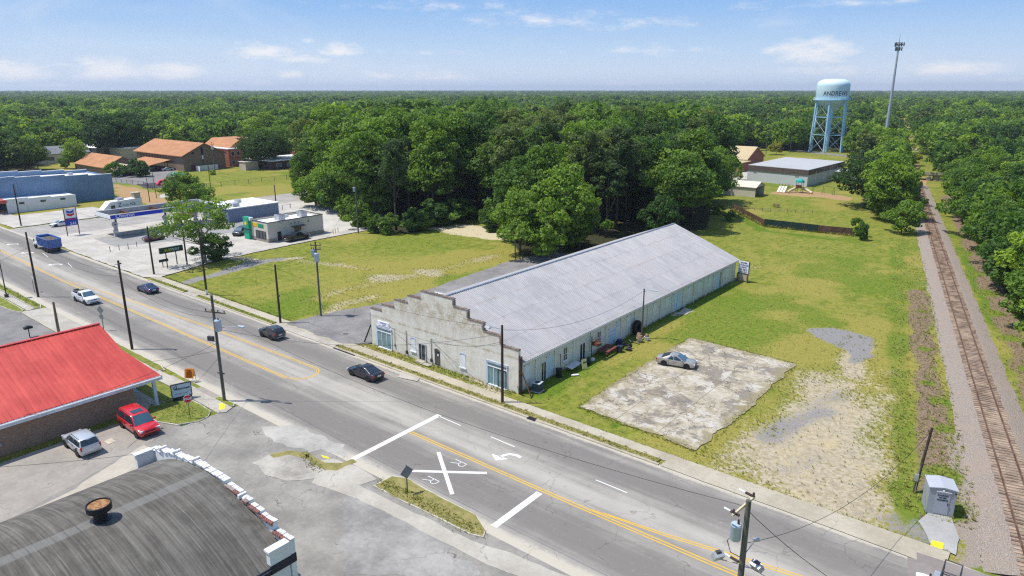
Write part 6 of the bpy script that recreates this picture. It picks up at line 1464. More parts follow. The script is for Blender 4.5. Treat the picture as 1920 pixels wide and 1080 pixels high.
# ------------------------------------------------------------------ odds and ends along the storage building's side
def clutter():
    u = thing('air_conditioner', 'square air conditioning unit with pale top at the building corner', 'air conditioner', (1.15,1.95,0), R(8))
    m = MB(); m.box(-.45,.45,-.45,.45,.05,.95); m.build('body', flat('dark blue grey casing', (.05,.07,.09), .6), u); m = MB(); m.box(-.48,.48,-.48,.48,.951,1.02); t = m.build('top', flat('pale casing top', (.55,.58,.60), .5), u); m = MB(); m.lathe([(.33,1.021),(.33,1.04)], 16); m.build('fan_grille', M_dkgrey, t); m = MB(); m.box(-.6,.6,-.6,.6,-.02,.049); m.build('base', M_conc, u)
    o = MB(); o.lathe([(.26,0),(.34,.02),(.38,.9),(.42,.92),(.42,.98),(.36,.98)], 16); x = o.build('dustbin', flat('black plastic bin', (.015,.015,.017), .5), loc=(.75,6.6,0), smooth=40); tag(x, 'black round bin beside the pale blue doors', 'bin')
    o = MB(); o.tube([(0,0,0),(-.35,.25,2.4)], .05, 6); x = o.build('leaning_post', M_wood, loc=(.55,7.35,0)); tag(x, 'grey plank leaning against the side wall left of the sash window', 'plank')
    t = thing('folding_table', 'low grey table with a sloping pale top under the sash window', 'table', (.9,9.4,0), R(4))
    m = MB(); m.obox((0,0,.62), (.9,2.3,.06), 0, ry=R(8)); m.build('tabletop', flat('pale grey laminate', (.55,.56,.55), .6), t)
    for a in (-1,1):
        for b in (-1,1): m = MB(); m.tube([(a*.35,b*1.0,0),(a*.35,b*1.0,.6)], .025, 5); m.build('leg', M_black, t)
    s = thing('sale_sign', 'pale yellow placard propped up on the grass edge', 'sign', (1.75,10.4,0), R(75))
    m = MB(); m.obox((0,0,.62), (.75,.04,1.15), 0, rx=R(-12)); o = m.build('board', flat('pale yellow card', (.72,.66,.30), .7), s); m = MB(); m.tube([(-.3,.45,0),(-.25,.1,1.0)], .02, 4); m.tube([(.3,.45,0),(.25,.1,1.0)], .02, 4); m.build('leg', M_wood, s)
    text('SALE', .27, M_dkgreen, (0,-.10,.85), (R(78),0,0), o, bold=.01)
    x = MB(); x.box(-.5,.5,-.05,.05,-.25,.25); 
    h = thing('hanging_sign', 'small rusty red crate rack on a dark post by the wall', 'rack', (.65,14.0,0))
    m = MB(); m.tube([(0,-.35,0),(0,-.35,2.9)], .05, 6); m.build('post', M_black, h); m = MB(); m.box(-.1,.9,-.3,.5,1.75,2.1); m.build('crate', M_rust, h)
    m = MB()
    for z in (2.25,2.5): m.box(-.1,.9,-.3,-.26,z,z+.06); m.box(-.1,.9,.46,.5,z,z+.06)
    m.build('rail', M_rust, h)
    M_red2 = two('dark red painted timber', (.13,.035,.03), (.21,.07,.06), 3, .8)
    t = thing('picnic_table', 'dark red timber table and bench against the storage wall', 'table', (1.25,16.4,0), R(3))
    m = MB()
    for k in range(4): m.box(-.75+k*.22,-.55+k*.22,-1.3,1.3,.74,.79)
    m.build('tabletop', M_red2, t); m = MB(); m.box(.45,.75,-1.3,1.3,.72,.77); m.box(.45,.75,-1.3,1.3,.45,.5); m.build('bench', M_red2, t)
    for yy in (-1.1,1.1):
        m = MB(); m.tube([(-.6,yy,.74),(-.8,yy,0)], .06, 6); m.tube([(.6,yy,.74),(.7,yy,0)], .06, 6); m.build('leg', M_red2, t)
    o = MB(); o.lathe([(.25,0),(.36,.05),(.36,.75),(.40,.78)], 12); x = o.build('barrel', flat('dark blue drum', (.02,.03,.05), .5), loc=(2.1,18.0,0), smooth=40); tag(x, 'dark drum standing on the grass at the red bench end', 'drum')
    q = random.Random(9)
    j = [('motor scooter', 2.3, 19.4, 'black scooter lying in the clutter by the blue roller door', 'scooter'), ]
    s = thing('scooter', 'black scooter parked in the clutter before the blue roller door', 'scooter', (2.2,19.5,0), R(55))
    for xx in (-.55,.55): m = MB(); m.lathe([(.0,-.05),(.26,-.06),(.30,0),(.26,.06),(0,.05)], 14, (xx,0,.28), 'y'); m.build('wheel', M_black, s)
    m = MB(); m.tube([(-.5,0,.35),(-.25,0,.62),(.1,0,.4),(.45,0,.55),(.5,0,1.0)], [.12,.17,.12,.08,.04], 8); m.build('body', M_dkgrey, s, smooth=50); m = MB(); m.box(-.6,0,-.14,.14,.72,.82); m.build('seat', M_black, s); m = MB(); m.tube([(.5,-.32,1.0),(.5,.32,1.0)], .025, 5); m.build('handlebar', M_galv, s)
    b = thing('mower', 'small black push mower beside the scooter', 'mower', (2.75,19.2,0), R(20)); m = MB(); m.lathe([(.33,.1),(.36,.28),(.2,.3),(.18,.5),(0,.52)], 12); m.build('deck', M_dkgrey, b); m = MB(); m.tube([(-.2,-.2,.3),(-.75,-.2,.95),(-.75,.2,.95),(-.2,.2,.3)], .02, 5); m.build('handle', M_black, b)
    for a in (-1,1):
        for c in (-1,1): m = MB(); m.lathe([(0,-.03),(.11,-.03),(.11,.03),(0,.03)], 10, (a*.28,c*.3,.11), 'y'); m.build('wheel', M_black, b)
    o = MB(); o.box(-.5,.5,-.3,.3,0,.55); o.box(-.4,.4,-.25,.2,.551,.8); x = o.build('tool_chest', flat('navy tool chest', (.03,.04,.08), .5), loc=(1.0,20.0,0)); tag(x, 'navy chest against the blue roller door', 'chest')
    # tractor tyre by the wall
    tt = MB(); tt.lathe([(.42,-.24),(.78,-.27),(.93,-.20),(.97,0),(.93,.20),(.78,.27),(.42,.24),(.38,.1),(.38,-.1),(.42,-.24)], 28, (0,0,0), 'x'); 
    for k in range(22):
        a = 2*math.pi*k/22; tt.obox((.1,.965*math.cos(a),.965*math.sin(a)), (.22,.09,.06), 0, rx=a+math.pi/2); tt.obox((-.1,.965*math.cos(a+.14),.965*math.sin(a+.14)), (.22,.09,.06), 0, rx=a+.14+math.pi/2)
    x = tt.build('tractor_tyre', flat('old black rubber', (.014,.014,.014), .8), loc=(.62,25.15,.97)); x.rotation_euler = (0, R(-9), 0); tag(x, 'big black tractor tyre leaning on the storage wall', 'tyre')
    # planters of cut drums
    for i, (dx, dy, s, lab) in enumerate(((2.3,22.8,.42,'brown planter pot nearest the concrete slab'),(1.75,23.6,.40,'brown planter pot tucked by the tractor tyre'),(2.75,23.9,.34,'white rimmed planter pot on the grass'))):
        g = thing('planter', lab, 'planter', (dx,dy,0), 0, 'planter pots by the tractor tyre')
        m = MB(); m.lathe([(s*.7,0),(s,.45),(s*1.08,.47),(s*1.08,.52),(s*.9,.52),(s*.85,.42),(0,.42)], 14); m.build('pot', M_whitewall if i == 2 else M_tan, g, smooth=40)
        m = MB(); m.lathe([(s*.8,.5),(s*.86,.62),(s*.6,.86),(0,.95)], 10); m.build('soil', two('brown mulch heap', (.18,.10,.06), (.36,.24,.16), 7, .95), g)
    m = MB(); m.box(-.9,.9,-.06,.06,0,.12); x = m.build('timber_edge', M_wood, loc=(1.9,22.1,.0)); x.rotation_euler = (0,0,R(-10)); tag(x, 'short grey timber lying in front of the planter pots', 'timber')
    m = MB(); m.obox((0,0,.06), (.9,.35,.07), R(50)); x = m.build('board', M_white, loc=(1.95,8.1,0)); tag(x, 'white board lying on the grass near the round bin', 'board')
    m = MB(); m.lathe([(.0,.0),(.5,.05),(.55,.3),(.3,.5),(0,.55)], 10); x = m.build('rubbish_bag', flat('black plastic bag', (.012,.012,.014), .35), loc=(1.1,12.0,0), smooth=60); tag(x, 'black bag slumped at the dark glass door', 'bag')
    m = MB(); m.lathe([(.0,.0),(.26,.05),(.3,.3),(.15,.42),(0,.45)], 10); x = m.build('rubbish_bag', flat('grey white bag', (.5,.5,.52), .5), loc=(1.15,13.2,0), smooth=60); tag(x, 'pale bag at the foot of the crate rack post', 'bag')
    tr = thing('box_trailer', 'white box trailer parked beyond the stepped gable', 'trailer', (-26.9,12.5,.08), R(4))
    m = MB(); m.box(-1.2,1.2,-3.2,3.2,.55,2.75); m.build('body', M_whitewall, tr); m = MB(); m.box(-1.22,1.22,-3.22,3.22,2.751,2.85); m.build('roof', two('dirty trailer roof', (.42,.42,.42), (.72,.72,.72), 1.2, .6), tr); m = MB(); m.box(1.201,1.22,-3.2,3.2,1.1,1.7); m.build('stripe', M_pblue, tr)
    for a in (-1,1):
        for yy in (-.5,.5): m = MB(); m.lathe([(0,-.11),(.33,-.11),(.33,.11),(0,.11)], 14, (a*1.1,yy*1.0,.33), 'x'); m.build('wheel', M_black, tr)
clutter()
# storm drain in the kerb, small step stones and a fire hydrant-like stub
m = MB(); m.box(-.5,.5,-.25,.25,-.02,.10); o = m.build('storm_drain', M_black, loc=(4.9,-3.95,.02)); tag(o, 'dark storm drain mouth in the kerb past the gable pole', 'drain')
m = MB(); m.box(-2.1,2.1,-.12,.12,-.02,.09); o = m.build('storm_drain', M_black, loc=(-25.0,-4.1,.0)); tag(o, 'long black drain slot at the driveway kerb', 'drain')
m = MB(); m.lathe([(.36,.0),(.36,.02)], 18); o = m.build('manhole_cover', two('brown iron cover', (.09,.07,.06), (.2,.16,.13), 6), loc=(*at(648,627),.078)); tag(o, 'round brown manhole cover in the sidewalk', 'manhole cover')
m = MB(); m.box(-.5,.5,-.35,.35,0,.03); o = m.build('access_plate', flat('tan access plate', (.48,.42,.32), .9), loc=(*at(206,828),.012)); o.rotation_euler=(0,0,R(3)); tag(o, 'tan square lid in the paving between the two cars', 'access lid')
x, y = at(56,632); mb = thing('mailbox', 'dark mailbox on a post behind the red roof', 'mailbox', (x,y,0)); m = MB(); m.box(-.05,.05,-.05,.05,-.02,1.2); m.build('post', M_black, mb); m = MB(); m.xprism([(-.5,1.2),(.5,1.2),(.5,1.45),(0,1.62),(-.5,1.45)], -.28, .28); m.build('box', M_black, mb)
# yellow bollards by the restaurant and bollards in the forecourt
for i, (px, py) in enumerate(((625,440),(629,438),(634,436))):
    x, y = at(px,py); m = MB(); m.lathe([(.09,-.02),(.09,1.1),(.0,1.15)], 8); o = m.build('bollard', flat('yellow bollard paint', (.75,.55,.05), .5), loc=(x,y,.09)); tag(o, 'yellow bollard behind the beige restaurant', 'bollard', 'yellow bollards behind the restaurant')
for i, (px, py) in enumerate(((207,473),(224,470),(241,468),(257,464))):
    x, y = at(px,py); m = MB(); m.lathe([(.07,-.02),(.07,1.15),(.0,1.2)], 8); o = m.build('bollard', M_wood, loc=(x,y,.09)); tag(o, 'thin grey bollard along the pump pad edge', 'bollard', 'grey bollards along the pump pad')

# ------------------------------------------------------------------ fences and the school ground
def fence_run(name, label, pts, h, mat, cat='fence', kind='panel', step=3.0, group=None):
    f = thing(name, label, cat, (pts[0][0],pts[0][1],0), 0, group); ox, oy = pts[0]
    for a, b in zip(pts[:-1], pts[1:]):
        a, b = Vector(a), Vector(b); d = b-a; L = d.length; rz = math.atan2(d.y,d.x); c = (a+b)/2
        if kind == 'panel':
            m = MB(); m.obox((c.x-ox,c.y-oy,h/2), (L-.02,.05,h), rz); m.build('panel', mat, f)
        else:
            m = MB()
            for z in ((h,) if kind == 'chain' else (h*.45, h*.95)): m.tube([(a.x-ox,a.y-oy,z),(b.x-ox,b.y-oy,z)], .03, 4)
            if kind == 'chain':
                k = int(L/.6)
                for i in range(k):
                    p = a + d*(i/k); q2 = a + d*min(1,((i+1.0)/k)); m.tube([(p.x-ox,p.y-oy,.05),(q2.x-ox,q2.y-oy,h)], .008, 3); m.tube([(q2.x-ox,q2.y-oy,.05),(p.x-ox,p.y-oy,h)], .008, 3)
            m.build('mesh' if kind == 'chain' else 'rail', mat, f)
        n = max(1, int(L/step))
        for i in range(n+1):
            p = a + d*(i/n); m = MB(); m.box(p.x-ox-.05,p.x-ox+.05,p.y-oy-.05,p.y-oy+.05,-.05,h+.06); m.build('post', mat if kind != 'panel' else M_rust, f)
    return f
M_rw = two('rust brown sheet', (.075,.042,.030), (.13,.075,.052), 1.5, .85, sc=(1,1,.3))
fence_run('sheet_fence', 'rusty brown sheet fence slanting down to the green screen', [(-29.2,132.6),(-13.9,113.9)], 1.5, M_rw)
fence_run('screen_fence', 'dark green screen fence across the lawn', [(-13.8,113.6),(-1.2,113.8)], 1.75, flat('dark green screen cloth', (.012,.035,.030), .8))
fence_run('sheet_fence', 'short rusty brown sheet fence right of the green screen', [(-1.1,113.8),(6.2,114.8)], 1.7, M_rw)
fence_run('post_fence', 'row of short dark posts on the school lawn', [at(1414,395),at(1523,400)], .75, M_wood, kind='rail', step=1.9)
fence_run('chain_fence', 'chain link fence along the near side of the ball field', [at(447,413),at(545,391)], 1.3, M_dkgrey, kind='chain')
fence_run('chain_fence', 'chain link fence across the ball field below the church', [at(360,356),at(415,350),at(560,334)], 1.6, M_dkgrey, kind='chain', step=5)
fence_run('chain_fence', 'chain link fence between playground and bare slope', [at(218,342),at(270,348),at(300,362)], 1.4, M_dkgrey, kind='chain')
def church_playground():
    x, y = at(310,346); p = thing('playground_set', 'red and green playground with slides by the church lawn', 'playground', (x,y,.03), R(10))
    Mr = flat('red slide plastic', (.62,.05,.09), .4); Mp = flat('pink slide plastic', (.80,.35,.38), .4); Mg = flat('sea green canopy', (.02,.35,.27), .5)
    for a in (-2,0,2):
        for b in (-1.2,1.2): m = MB(); m.tube([(a+3,b+3,0),(a+3,b+3,3.4)], .07, 6); m.build('post', M_dkgrey, p)
    m = MB(); m.box(.9,5.1,1.7,4.3,1.5,1.65); m.build('deck', flat('maroon deck', (.22,.05,.05), .6), p)
    for k, (a, b) in enumerate(((1.5,3),(3.2,3.2),(5,3))): m = MB(); m.add([(a-1.2,b-1.4,3.2),(a+1.2,b-1.4,3.2),(a+1.2,b+1.4,3.2),(a-1.2,b+1.4,3.2),(a,b,4.3)], [(0,1,4),(1,2,4),(2,3,4),(3,0,4),(3,2,1,0)]); m.build('canopy', Mg, p)
    m = MB(); m.tube([(1,2,1.8),(-.5,.5,1.5),(-1.5,-1,1.0),(-.8,-2.4,.5),(.6,-2.8,.3)], .55, 10); m.build('slide', Mr, p, smooth=60)
    m = MB(); m.add([(2.2,1.7,1.9),(3.1,1.7,1.9),(3.1,-3,.3),(2.2,-3,.3),(2.2,1.7,2.3),(2.1,-3,.7),(3.1,1.7,2.3),(3.2,-3,.7)], [(0,3,2,1),(0,4,5,3),(1,2,7,6)]); m.build('slide', Mp, p)
church_playground()
def school_playground():
    x, y = at(1498,361); p = thing('playground_set', 'school playground tower with teal roof and tan slides', 'playground', (x,y,.02), R(0))
    Mg = flat('teal playground roof', (.03,.36,.31), .4); Mt = flat('tan slide plastic', (.58,.50,.34), .5)
    for a in (-.8,.8):
        for b in (-.8,.8): m = MB(); m.tube([(a,b,0),(a,b,3.4)], .07, 6); m.build('post', M_dkgreen, p)
    m = MB(); m.box(-.95,.95,-.95,.95,1.5,1.62); m.build('deck', M_rust, p); m = MB(); m.lathe([(1.45,3.3),(1.3,3.9),(.7,4.35),(0,4.5)], 8); m.build('roof', Mg, p)
    m = MB(); m.box(-.94,.94,-.94,-.86,1.621,2.5); m.build('railing', M_rust, p)
    for pts in ([(-1,-.2,1.5),(-2,-1.6,.9),(-2.6,-3.4,.2)], [(.9,.2,1.5),(2.6,.1,.9),(4.2,-.6,.25)]): m = MB(); m.tube(pts, [.42,.42,.42], 8); m.build('slide', Mt, p, smooth=60)
    for k in range(6): m = MB(); m.tube([(-4.8+k*.55,-.3,0),(-4.8+k*.55,-.3,1.9+.5*(k%2))], .05, 5); m.build('climbing_post', M_dkgreen, p)
    m = MB(); m.tube([(-4.8,-.3,1.4),(-2.0,-.3,1.4)], .05, 5); m.build('climbing_bar', M_dkgreen, p)
    x, y = at(1466,360); q = thing('bench_slide', 'triple white slide panel at the playground edge', 'slide', (x,y,.02))
    for k in range(3): m = MB(); m.add([(-1.3+k*.9,-1.2,.1),(-.6+k*.9,-1.2,.1),(-.6+k*.9,1.2,1.8),(-1.3+k*.9,1.2,1.8),(-1.3+k*.9,-1.2,.02),(-.6+k*.9,-1.2,.02),(-.6+k*.9,1.2,1.7),(-1.3+k*.9,1.2,1.7)], [(0,1,2,3),(7,6,5,4),(0,4,5,1),(1,5,6,2),(3,2,6,7),(0,3,7,4)]); m.build('panel', flat('cream slide panel', (.70,.67,.56), .6), q)
    for k in range(4): m = MB(); m.tube([(-1.4+k*.95,1.3,0),(-1.4+k*.95,1.3,2.6)], .05, 5); m.build('post', M_dkgreen, q)
    x, y = at(1543,364); s = thing('swing_frame', 'dark swing frame on the mulch bed', 'swing', (x,y,.02), R(-5))
    for k in (-3.2,0,3.2): m = MB(); m.tube([(k,-1,0),(k,0,2.6),(k,1,0)], .05, 5); m.build('post', M_dkgreen, s)
    m = MB(); m.tube([(-3.2,0,2.6),(3.2,0,2.6)], .05, 5); m.build('bar', M_dkgreen, s)
    x, y = at(1455,388); t = thing('picnic_table', 'small dark picnic table alone on the school lawn', 'table', (x,y,0)); m = MB(); m.box(-.9,.9,-.4,.4,.70,.76); m.build('tabletop', M_rust, t)
    for b in (-.7,.7): m = MB(); m.box(-.9,.9,b-.14,b+.14,.4,.45); m.build('bench', M_rust, t)
    for a in (-.6,.6): m = MB(); m.tube([(a,-.6,0),(a,0,.7),(a,.6,0)], .05, 5); m.build('leg', M_dkgrey, t)
school_playground()
def culvert():
    c = thing('culvert_bridge', 'pale concrete slab bridge with round drain over the railway cutting', 'bridge', (*track_pt(203), 0), math.atan2(TD.y,TD.x)-math.pi/2)
    m = MB(); m.box(-8,9,0,5.5,1.6,2.3); m.build('deck', M_conc, c); m = MB(); m.box(-8,9,-.3,-.002,2.0,2.9); m.build('parapet', M_conc, c)
    m = MB(); m.box(-8,-2.5,.1,5.4,-.05,1.599); m.box(5.5,9,.1,5.4,-.05,1.599); m.build('abutment', M_walk, c)
    m = MB(); m.lathe([(.9,0),(.9,1.2),(.75,1.2),(.75,.0)], 16, (4,-1.0,.7), 'y'); m.build('drain_pipe', M_conc, c)
def track_pt(s): return track(s, 0)
culvert()
o = MB(); o.box(-8,8,0,5,1.2,1.9); x = o.build('road_deck', M_conc, loc=(*track(330,0),0)); x.rotation_euler = (0,0,math.atan2(TD.y,TD.x)-math.pi/2); tag(x, 'second pale road deck farther along the railway clearing', 'bridge')
# ------------------------------------------------------------------ vehicles (built nose towards +x)
M_tyre = flat('tyre rubber', (.015,.015,.016), .85); M_rim = flat('alloy rim', (.42,.43,.45), .3, .7, .1); M_carglass = glass('car glass', (.022,.034,.045), .04); M_red_l = flat('tail lamp red', (.38,.01,.012), .2); M_lamp = flat('head lamp glass', (.62,.65,.68), .12); M_trim = flat('black car trim', (.014,.014,.015), .5)
M_screen = glass('windscreen glass', (.05,.11,.15), .05); M_plate = flat('licence plate', (.6,.6,.58), .5)
def vehicle(label, cat, x, y, rz, col, L=4.7, W=1.84, H=1.46, kind='sedan', z=.014, roofcol=None, sunroof=False, rails=False, rim=None, group=None):
    v = thing({'sedan':'parked_car','suv':'suv','pickup':'pickup_truck'}[kind] if cat != 'car' or kind != 'sedan' else 'car', label, cat, (x,y,z), rz, group)
    r = .33 if kind == 'sedan' else (.37 if kind == 'suv' else .40)
    zs = .20 if kind == 'sedan' else .27; w = W/2
    f, b = L/2, -L/2
    if kind == 'sedan':
        hood, belt, trunk = .80, .90, .98; xa, xb, xc, xd = f-1.25, f-2.15, b+1.55, b+.62
    elif kind == 'suv':
        hood, belt, trunk = 1.03, 1.08, 1.08; xa, xb, xc, xd = f-1.28, f-1.95, b+.42, b+.06
    else:
        hood, belt, trunk = 1.12, 1.16, 1.16; xa, xb, xc, xd = f-1.45, f-2.2, b+2.25, b+2.0
    fa, ra = f-.95 if kind != 'pickup' else f-1.0, b+(1.0 if kind != 'pickup' else 1.25)
    S_ = [(f, zs+.22, hood-.30, w*.72), (f-.06, zs+.06, hood-.17, w*.86), (f-.22, zs, hood-.06, w*.95), (f-.55, zs, hood, w*.985), (fa-.1, zs, hood+.02, w), (xa, zs, belt, w), ((xa+xd)/2, zs, belt+.01, w), (xd+.35, zs, (belt+trunk)/2+.02, w)]
    if kind == 'sedan': S_ += [(xd, zs, trunk, w*.985), (b+.25, zs+.03, trunk-.0, w*.95), (b+.07, zs+.10, trunk-.06, w*.87), (b, zs+.25, trunk-.22, w*.78)]
    else: S_ += [(b+.12, zs+.02, trunk, w*.975), (b+.03, zs+.10, trunk-.05, w*.93), (b, zs+.22, trunk-.15, w*.9)]
    m = MB(); n = 10
    for (sx, z0, z1, ww) in S_:
        zm = z0 + (z1-z0)*.55
        for (yy, zz) in ((0,z0),(ww*.86,z0),(ww*.97,z0+.12),(ww,zm),(ww*.965,z1-.05),(ww*.86,z1)): m.v.append((sx,yy,zz))
        m.v.append((sx,0,z1+.025))
        for (yy, zz) in ((-ww*.86,z1),(-ww*.965,z1-.05),(-ww,zm),(-ww*.97,z0+.12),(-ww*.86,z0)): m.v.append((sx,yy,zz))
    n = 12
    for i in range(len(S_)-1):
        for k in range(n): a = i*n+k; c = i*n+(k+1)%n; m.f.append((a,a+n,c+n,c)); m.m.append(0)
    m.f.append(tuple(range(n))); m.m.append(0); e = (len(S_)-1)*n; m.f.append(tuple(e+k for k in range(n-1,-1,-1))); m.m.append(0)
    # cabin
    wt = w*(.74 if kind == 'sedan' else .80); wb = w*.93; zb = belt-.03; zr = H
    cab = [(xa+.08, zb, wb*.96, zb+.001, wb*.95), (xb, zb, wb, zr-.05, wt*.96), (xb-.35, zb, wb, zr, wt), ((xb+xc)/2, zb, wb, zr+.02, wt), (xc+.25, zb, wb, zr-.02 if kind == 'sedan' else zr, wt), (xc, zb, wb, zr-.10 if kind == 'sedan' else zr-.05, wt*.96), (xd, zb+(.05 if kind == 'sedan' else 0), wb*.94, zb+.06 if kind != 'pickup' else zb+.05, wb*.93)]
    o0 = len(m.v)
    for sx, z0, w0, z1, w1 in cab:
        for p in ((sx,w0,z0),(sx,w1,z1-.04),(sx,w1*.9,z1),(sx,0,z1+.02),(sx,-w1*.9,z1),(sx,-w1,z1-.04),(sx,-w0,z0)): m.v.append(p)
    for i in range(len(cab)-1):
        for k in range(6): a = o0+i*7+k; m.f.append((a,a+7,a+8,a+1)); m.m.append(1 if roofcol and k in (1,2,3,4) and 1 <= i <= 4 else 0)
    m.f.append(tuple(o0+k for k in range(7))); m.m.append(0); m.f.append(tuple(o0+(len(cab)-1)*7+k for k in range(6,-1,-1))); m.m.append(0)
    # dark wheel openings and sill
    for wx in (fa, ra):
        for s in (1,-1):
            m.lathe([(0,.0),(r+.07,.0),(r+.07,.012),(0,.012)], 20, (wx, s*w*.992 if s > 0 else s*w*.992-.012, r+.01), 'y', 2)
    body = m.build('body', [col, roofcol or col, M_trim], v, smooth=38)
    def panel(nm, pts, mat, off=.008, par=None):
        P_ = [Vector(p) for p in pts]; nn = (P_[1]-P_[0]).cross(P_[2]-P_[0]).normalized()
        c = sum(P_, Vector())/len(P_)
        if nn.dot(c-Vector((0,0,zb*.8))) < 0: nn = -nn; P_ = P_[::-1]
        g = MB(); k = len(P_); g.add([p+nn*off for p in P_] + [p-nn*.02 for p in P_], [tuple(range(k))] + [(i,k+i,k+(i+1)%k,(i+1)%k) for i in range(k)])
        return g.build(nm, mat, par or v)
    L_ = lambda a, b, t: tuple(a[i]+(b[i]-a[i])*t for i in range(3))
    # windscreen, rear glass
    A0, A1 = (xa+.06,wb*.9,zb+.03), (xb+.01,wt*.88,zr-.075)
    panel('windscreen', [A0,(A0[0],-A0[1],A0[2]),(A1[0],-A1[1],A1[2]),A1], M_screen, .03)
    B0, B1 = (xd+.03,wb*.86,zb+(.12 if kind == 'sedan' else .10)), (xc+.02,wt*.88,zr-.11 if kind == 'sedan' else zr-.09)
    panel('rear_window', [B0,B1,(B1[0],-B1[1],B1[2]),(B0[0],-B0[1],B0[2])], M_carglass, .03 if kind == 'sedan' else .045)
    # side glass
    for s in (1,-1):
        def sp(x, t):   # on the cabin side, t from belt to roof
            return (x, s*(wb+(wt-wb)*t), zb+.04+(zr-.10-zb-.04)*t)
        xm = (xb+xc)/2+ (.1 if kind != 'pickup' else -.05)
        g1 = [sp(xa-.12,.03), sp(xm+.05,.03), sp(xm+.05,.93), sp(xb-.12,.93)]
        g2 = [sp(xm-.04,.03), sp(xc+.02 if kind != 'sedan' else xd+.75,.03), sp(xc+.28,.93 if kind != 'sedan' else .90), sp(xm-.04,.93)]
        panel('side_window', g1, M_carglass, .012); panel('side_window', g2, M_carglass, .012)
        if kind == 'suv': panel('side_window', [sp(xc-.06,.03), sp(xd+.34,.03), sp(xc+.02,.9), sp(xc+.16,.93)] if False else [sp(xc+.0,.04), sp(xd+.26,.06), sp(xc-.0,.88), sp(xc+.2,.9)], M_carglass, .012)
        # door seams and handles
        d = MB(); 
        for xx in (xm, xa-.05 if kind != 'pickup' else xa-.1, xd+.95 if kind == 'sedan' else xc+.3): d.box(xx-.012,xx+.012,*sorted((s*w*.985,s*(w*1.004))),zs+.15,belt-.10)
        for xx in (xm+.25, xm-.75): d.box(xx-.1,xx+.1,*sorted((s*w*.98,s*(w+.015))),belt-.22,belt-.18)
        d.build('door_trim', M_trim, body)
        g = MB(); g.obox((xa-.28,s*(w+.09),belt+.10), (.18,.22,.16), 0); g.build('mirror', col, v)
        g = MB(); g.obox((f-.13,s*w*.70,hood-.20), (.20,w*.40,.15), -s*.35); g.build('headlight', M_lamp, v)
        g = MB(); g.obox((b+.07,s*w*(.74 if kind == 'sedan' else .86),trunk-.22 if kind == 'sedan' else trunk-.12), (.16,w*(.34 if kind == 'sedan' else .14),.14 if kind == 'sedan' else .34), s*.25); g.build('taillight', M_red_l, v)
        for wx in (fa, ra):
            g = MB(); g.lathe([(r*.60,-.10),(r*.93,-.115),(r,-.08),(r,.08),(r*.93,.115),(r*.60,.10)], 22, (0,0,0), 'y'); t = g.build('wheel', M_tyre, v, smooth=40, loc=(wx, s*(w-.10), r))
            h = MB(); h.lathe([(r*.62,.0),(r*.62,.085*s),(r*.5,.10*s),(r*.12,.075*s),(0,.10*s)], 18, (0,0,0), 'y')
            ri = h.build('rim', rim or M_rim, t, smooth=50)
            k = MB()
            for q in range(5):
                a = 2*math.pi*q/5; k.obox((r*.38*math.cos(a+.63), .098*s, r*.38*math.sin(a+.63)), (r*.18,.02,r*.18), 0, ry=-a)
            k.build('rim_hole', M_trim, ri)
    g = MB(); g.box(f-.12,f-.0,-w*.45,w*.45,hood-.38,hood-.22); g.box(f-.12,f+.012,-w*.6,w*.6,zs+.13,zs+.24); g.build('grille', M_trim, v)
    g = MB(); g.box(b-.012,b+.06,-w*.7,w*.7,zs+.12,zs+.24); o = g.build('bumper', M_trim if kind == 'sedan' else M_grey, v); g = MB(); g.box(b-.02,b+.03,-.26,.26,zs+.42,zs+.58); g.build('plate', M_plate, v)
    if sunroof: g = MB(); g.box(xb-1.15,xb-.30,-wt*.62,wt*.62,zr+.012,zr+.035); g.build('sunroof', M_carglass, v)
    if rails:
        for s in (1,-1): g = MB(); g.tube([(xb-.3,s*wt*.92,zr+.0),(xb-.45,s*wt*.92,zr+.06),(xc+.25,s*wt*.92,zr+.06),(xc+.1,s*wt*.92,zr)], .022, 5); g.build('roof_rail', M_dkgrey, v)
    if kind == 'pickup':
        g = MB(); g.box(b+.10,xd-.10,-w*.80,w*.80,trunk+.03,trunk+.04); g.build('bed_floor', M_trim, v)
        for s in (1,-1): g = MB(); g.box(b+.04,xd+.05,*sorted((s*w*.80,s*w*.955)),trunk-.06,trunk+.16); g.build('bed_side', col, v)
        g = MB(); g.box(b+.02,b+.10,-w*.95,w*.95,trunk-.5,trunk+.16); g.build('tailgate', col, v)
    return v
P_red = paint('cherry red paint', (.56,.010,.018)); P_silver = paint('silver paint', (.52,.54,.56), .35); P_black = paint('black blue paint', (.010,.012,.020)); P_beige = paint('champagne silver paint', (.40,.385,.35), .4); P_white = paint('white paint', (.76,.77,.78)); P_blue = paint('deep blue paint', (.014,.025,.11)); P_grey = paint('charcoal paint', (.030,.033,.042)); P_maroon = paint('dark maroon paint', (.10,.02,.025))
vehicle('bright red large SUV with sunroof parked nose out beside the brown brick wall', 'SUV', -23.7, -29.85, R(-1), P_red, 5.3, 2.05, 1.92, 'suv', sunroof=True, rails=True)
vehicle('silver crossover parked tail out beside the brown brick wall', 'SUV', -23.9, -34.9, R(180), P_silver, 4.65, 1.85, 1.70, 'suv', rails=True)
vehicle('black sedan driving past the stepped gable', 'car', -16.7, -7.45, R(180), P_black, 4.85, 1.85, 1.46, 'sedan')
vehicle('small dark SUV on the road between the corner pole and the driveway', 'SUV', -37.0, -6.7, R(180), P_grey, 4.1, 1.78, 1.6, 'suv')
vehicle('dark blue car on the road near the street tree pole', 'car', -72.2, -7.2, R(180), P_blue, 4.7, 1.85, 1.42, 'sedan')
wp = vehicle('white pickup truck driving toward the crossing mark', 'pickup', -73.9, -15.9, R(2), P_white, 5.7, 1.98, 1.82, 'pickup')
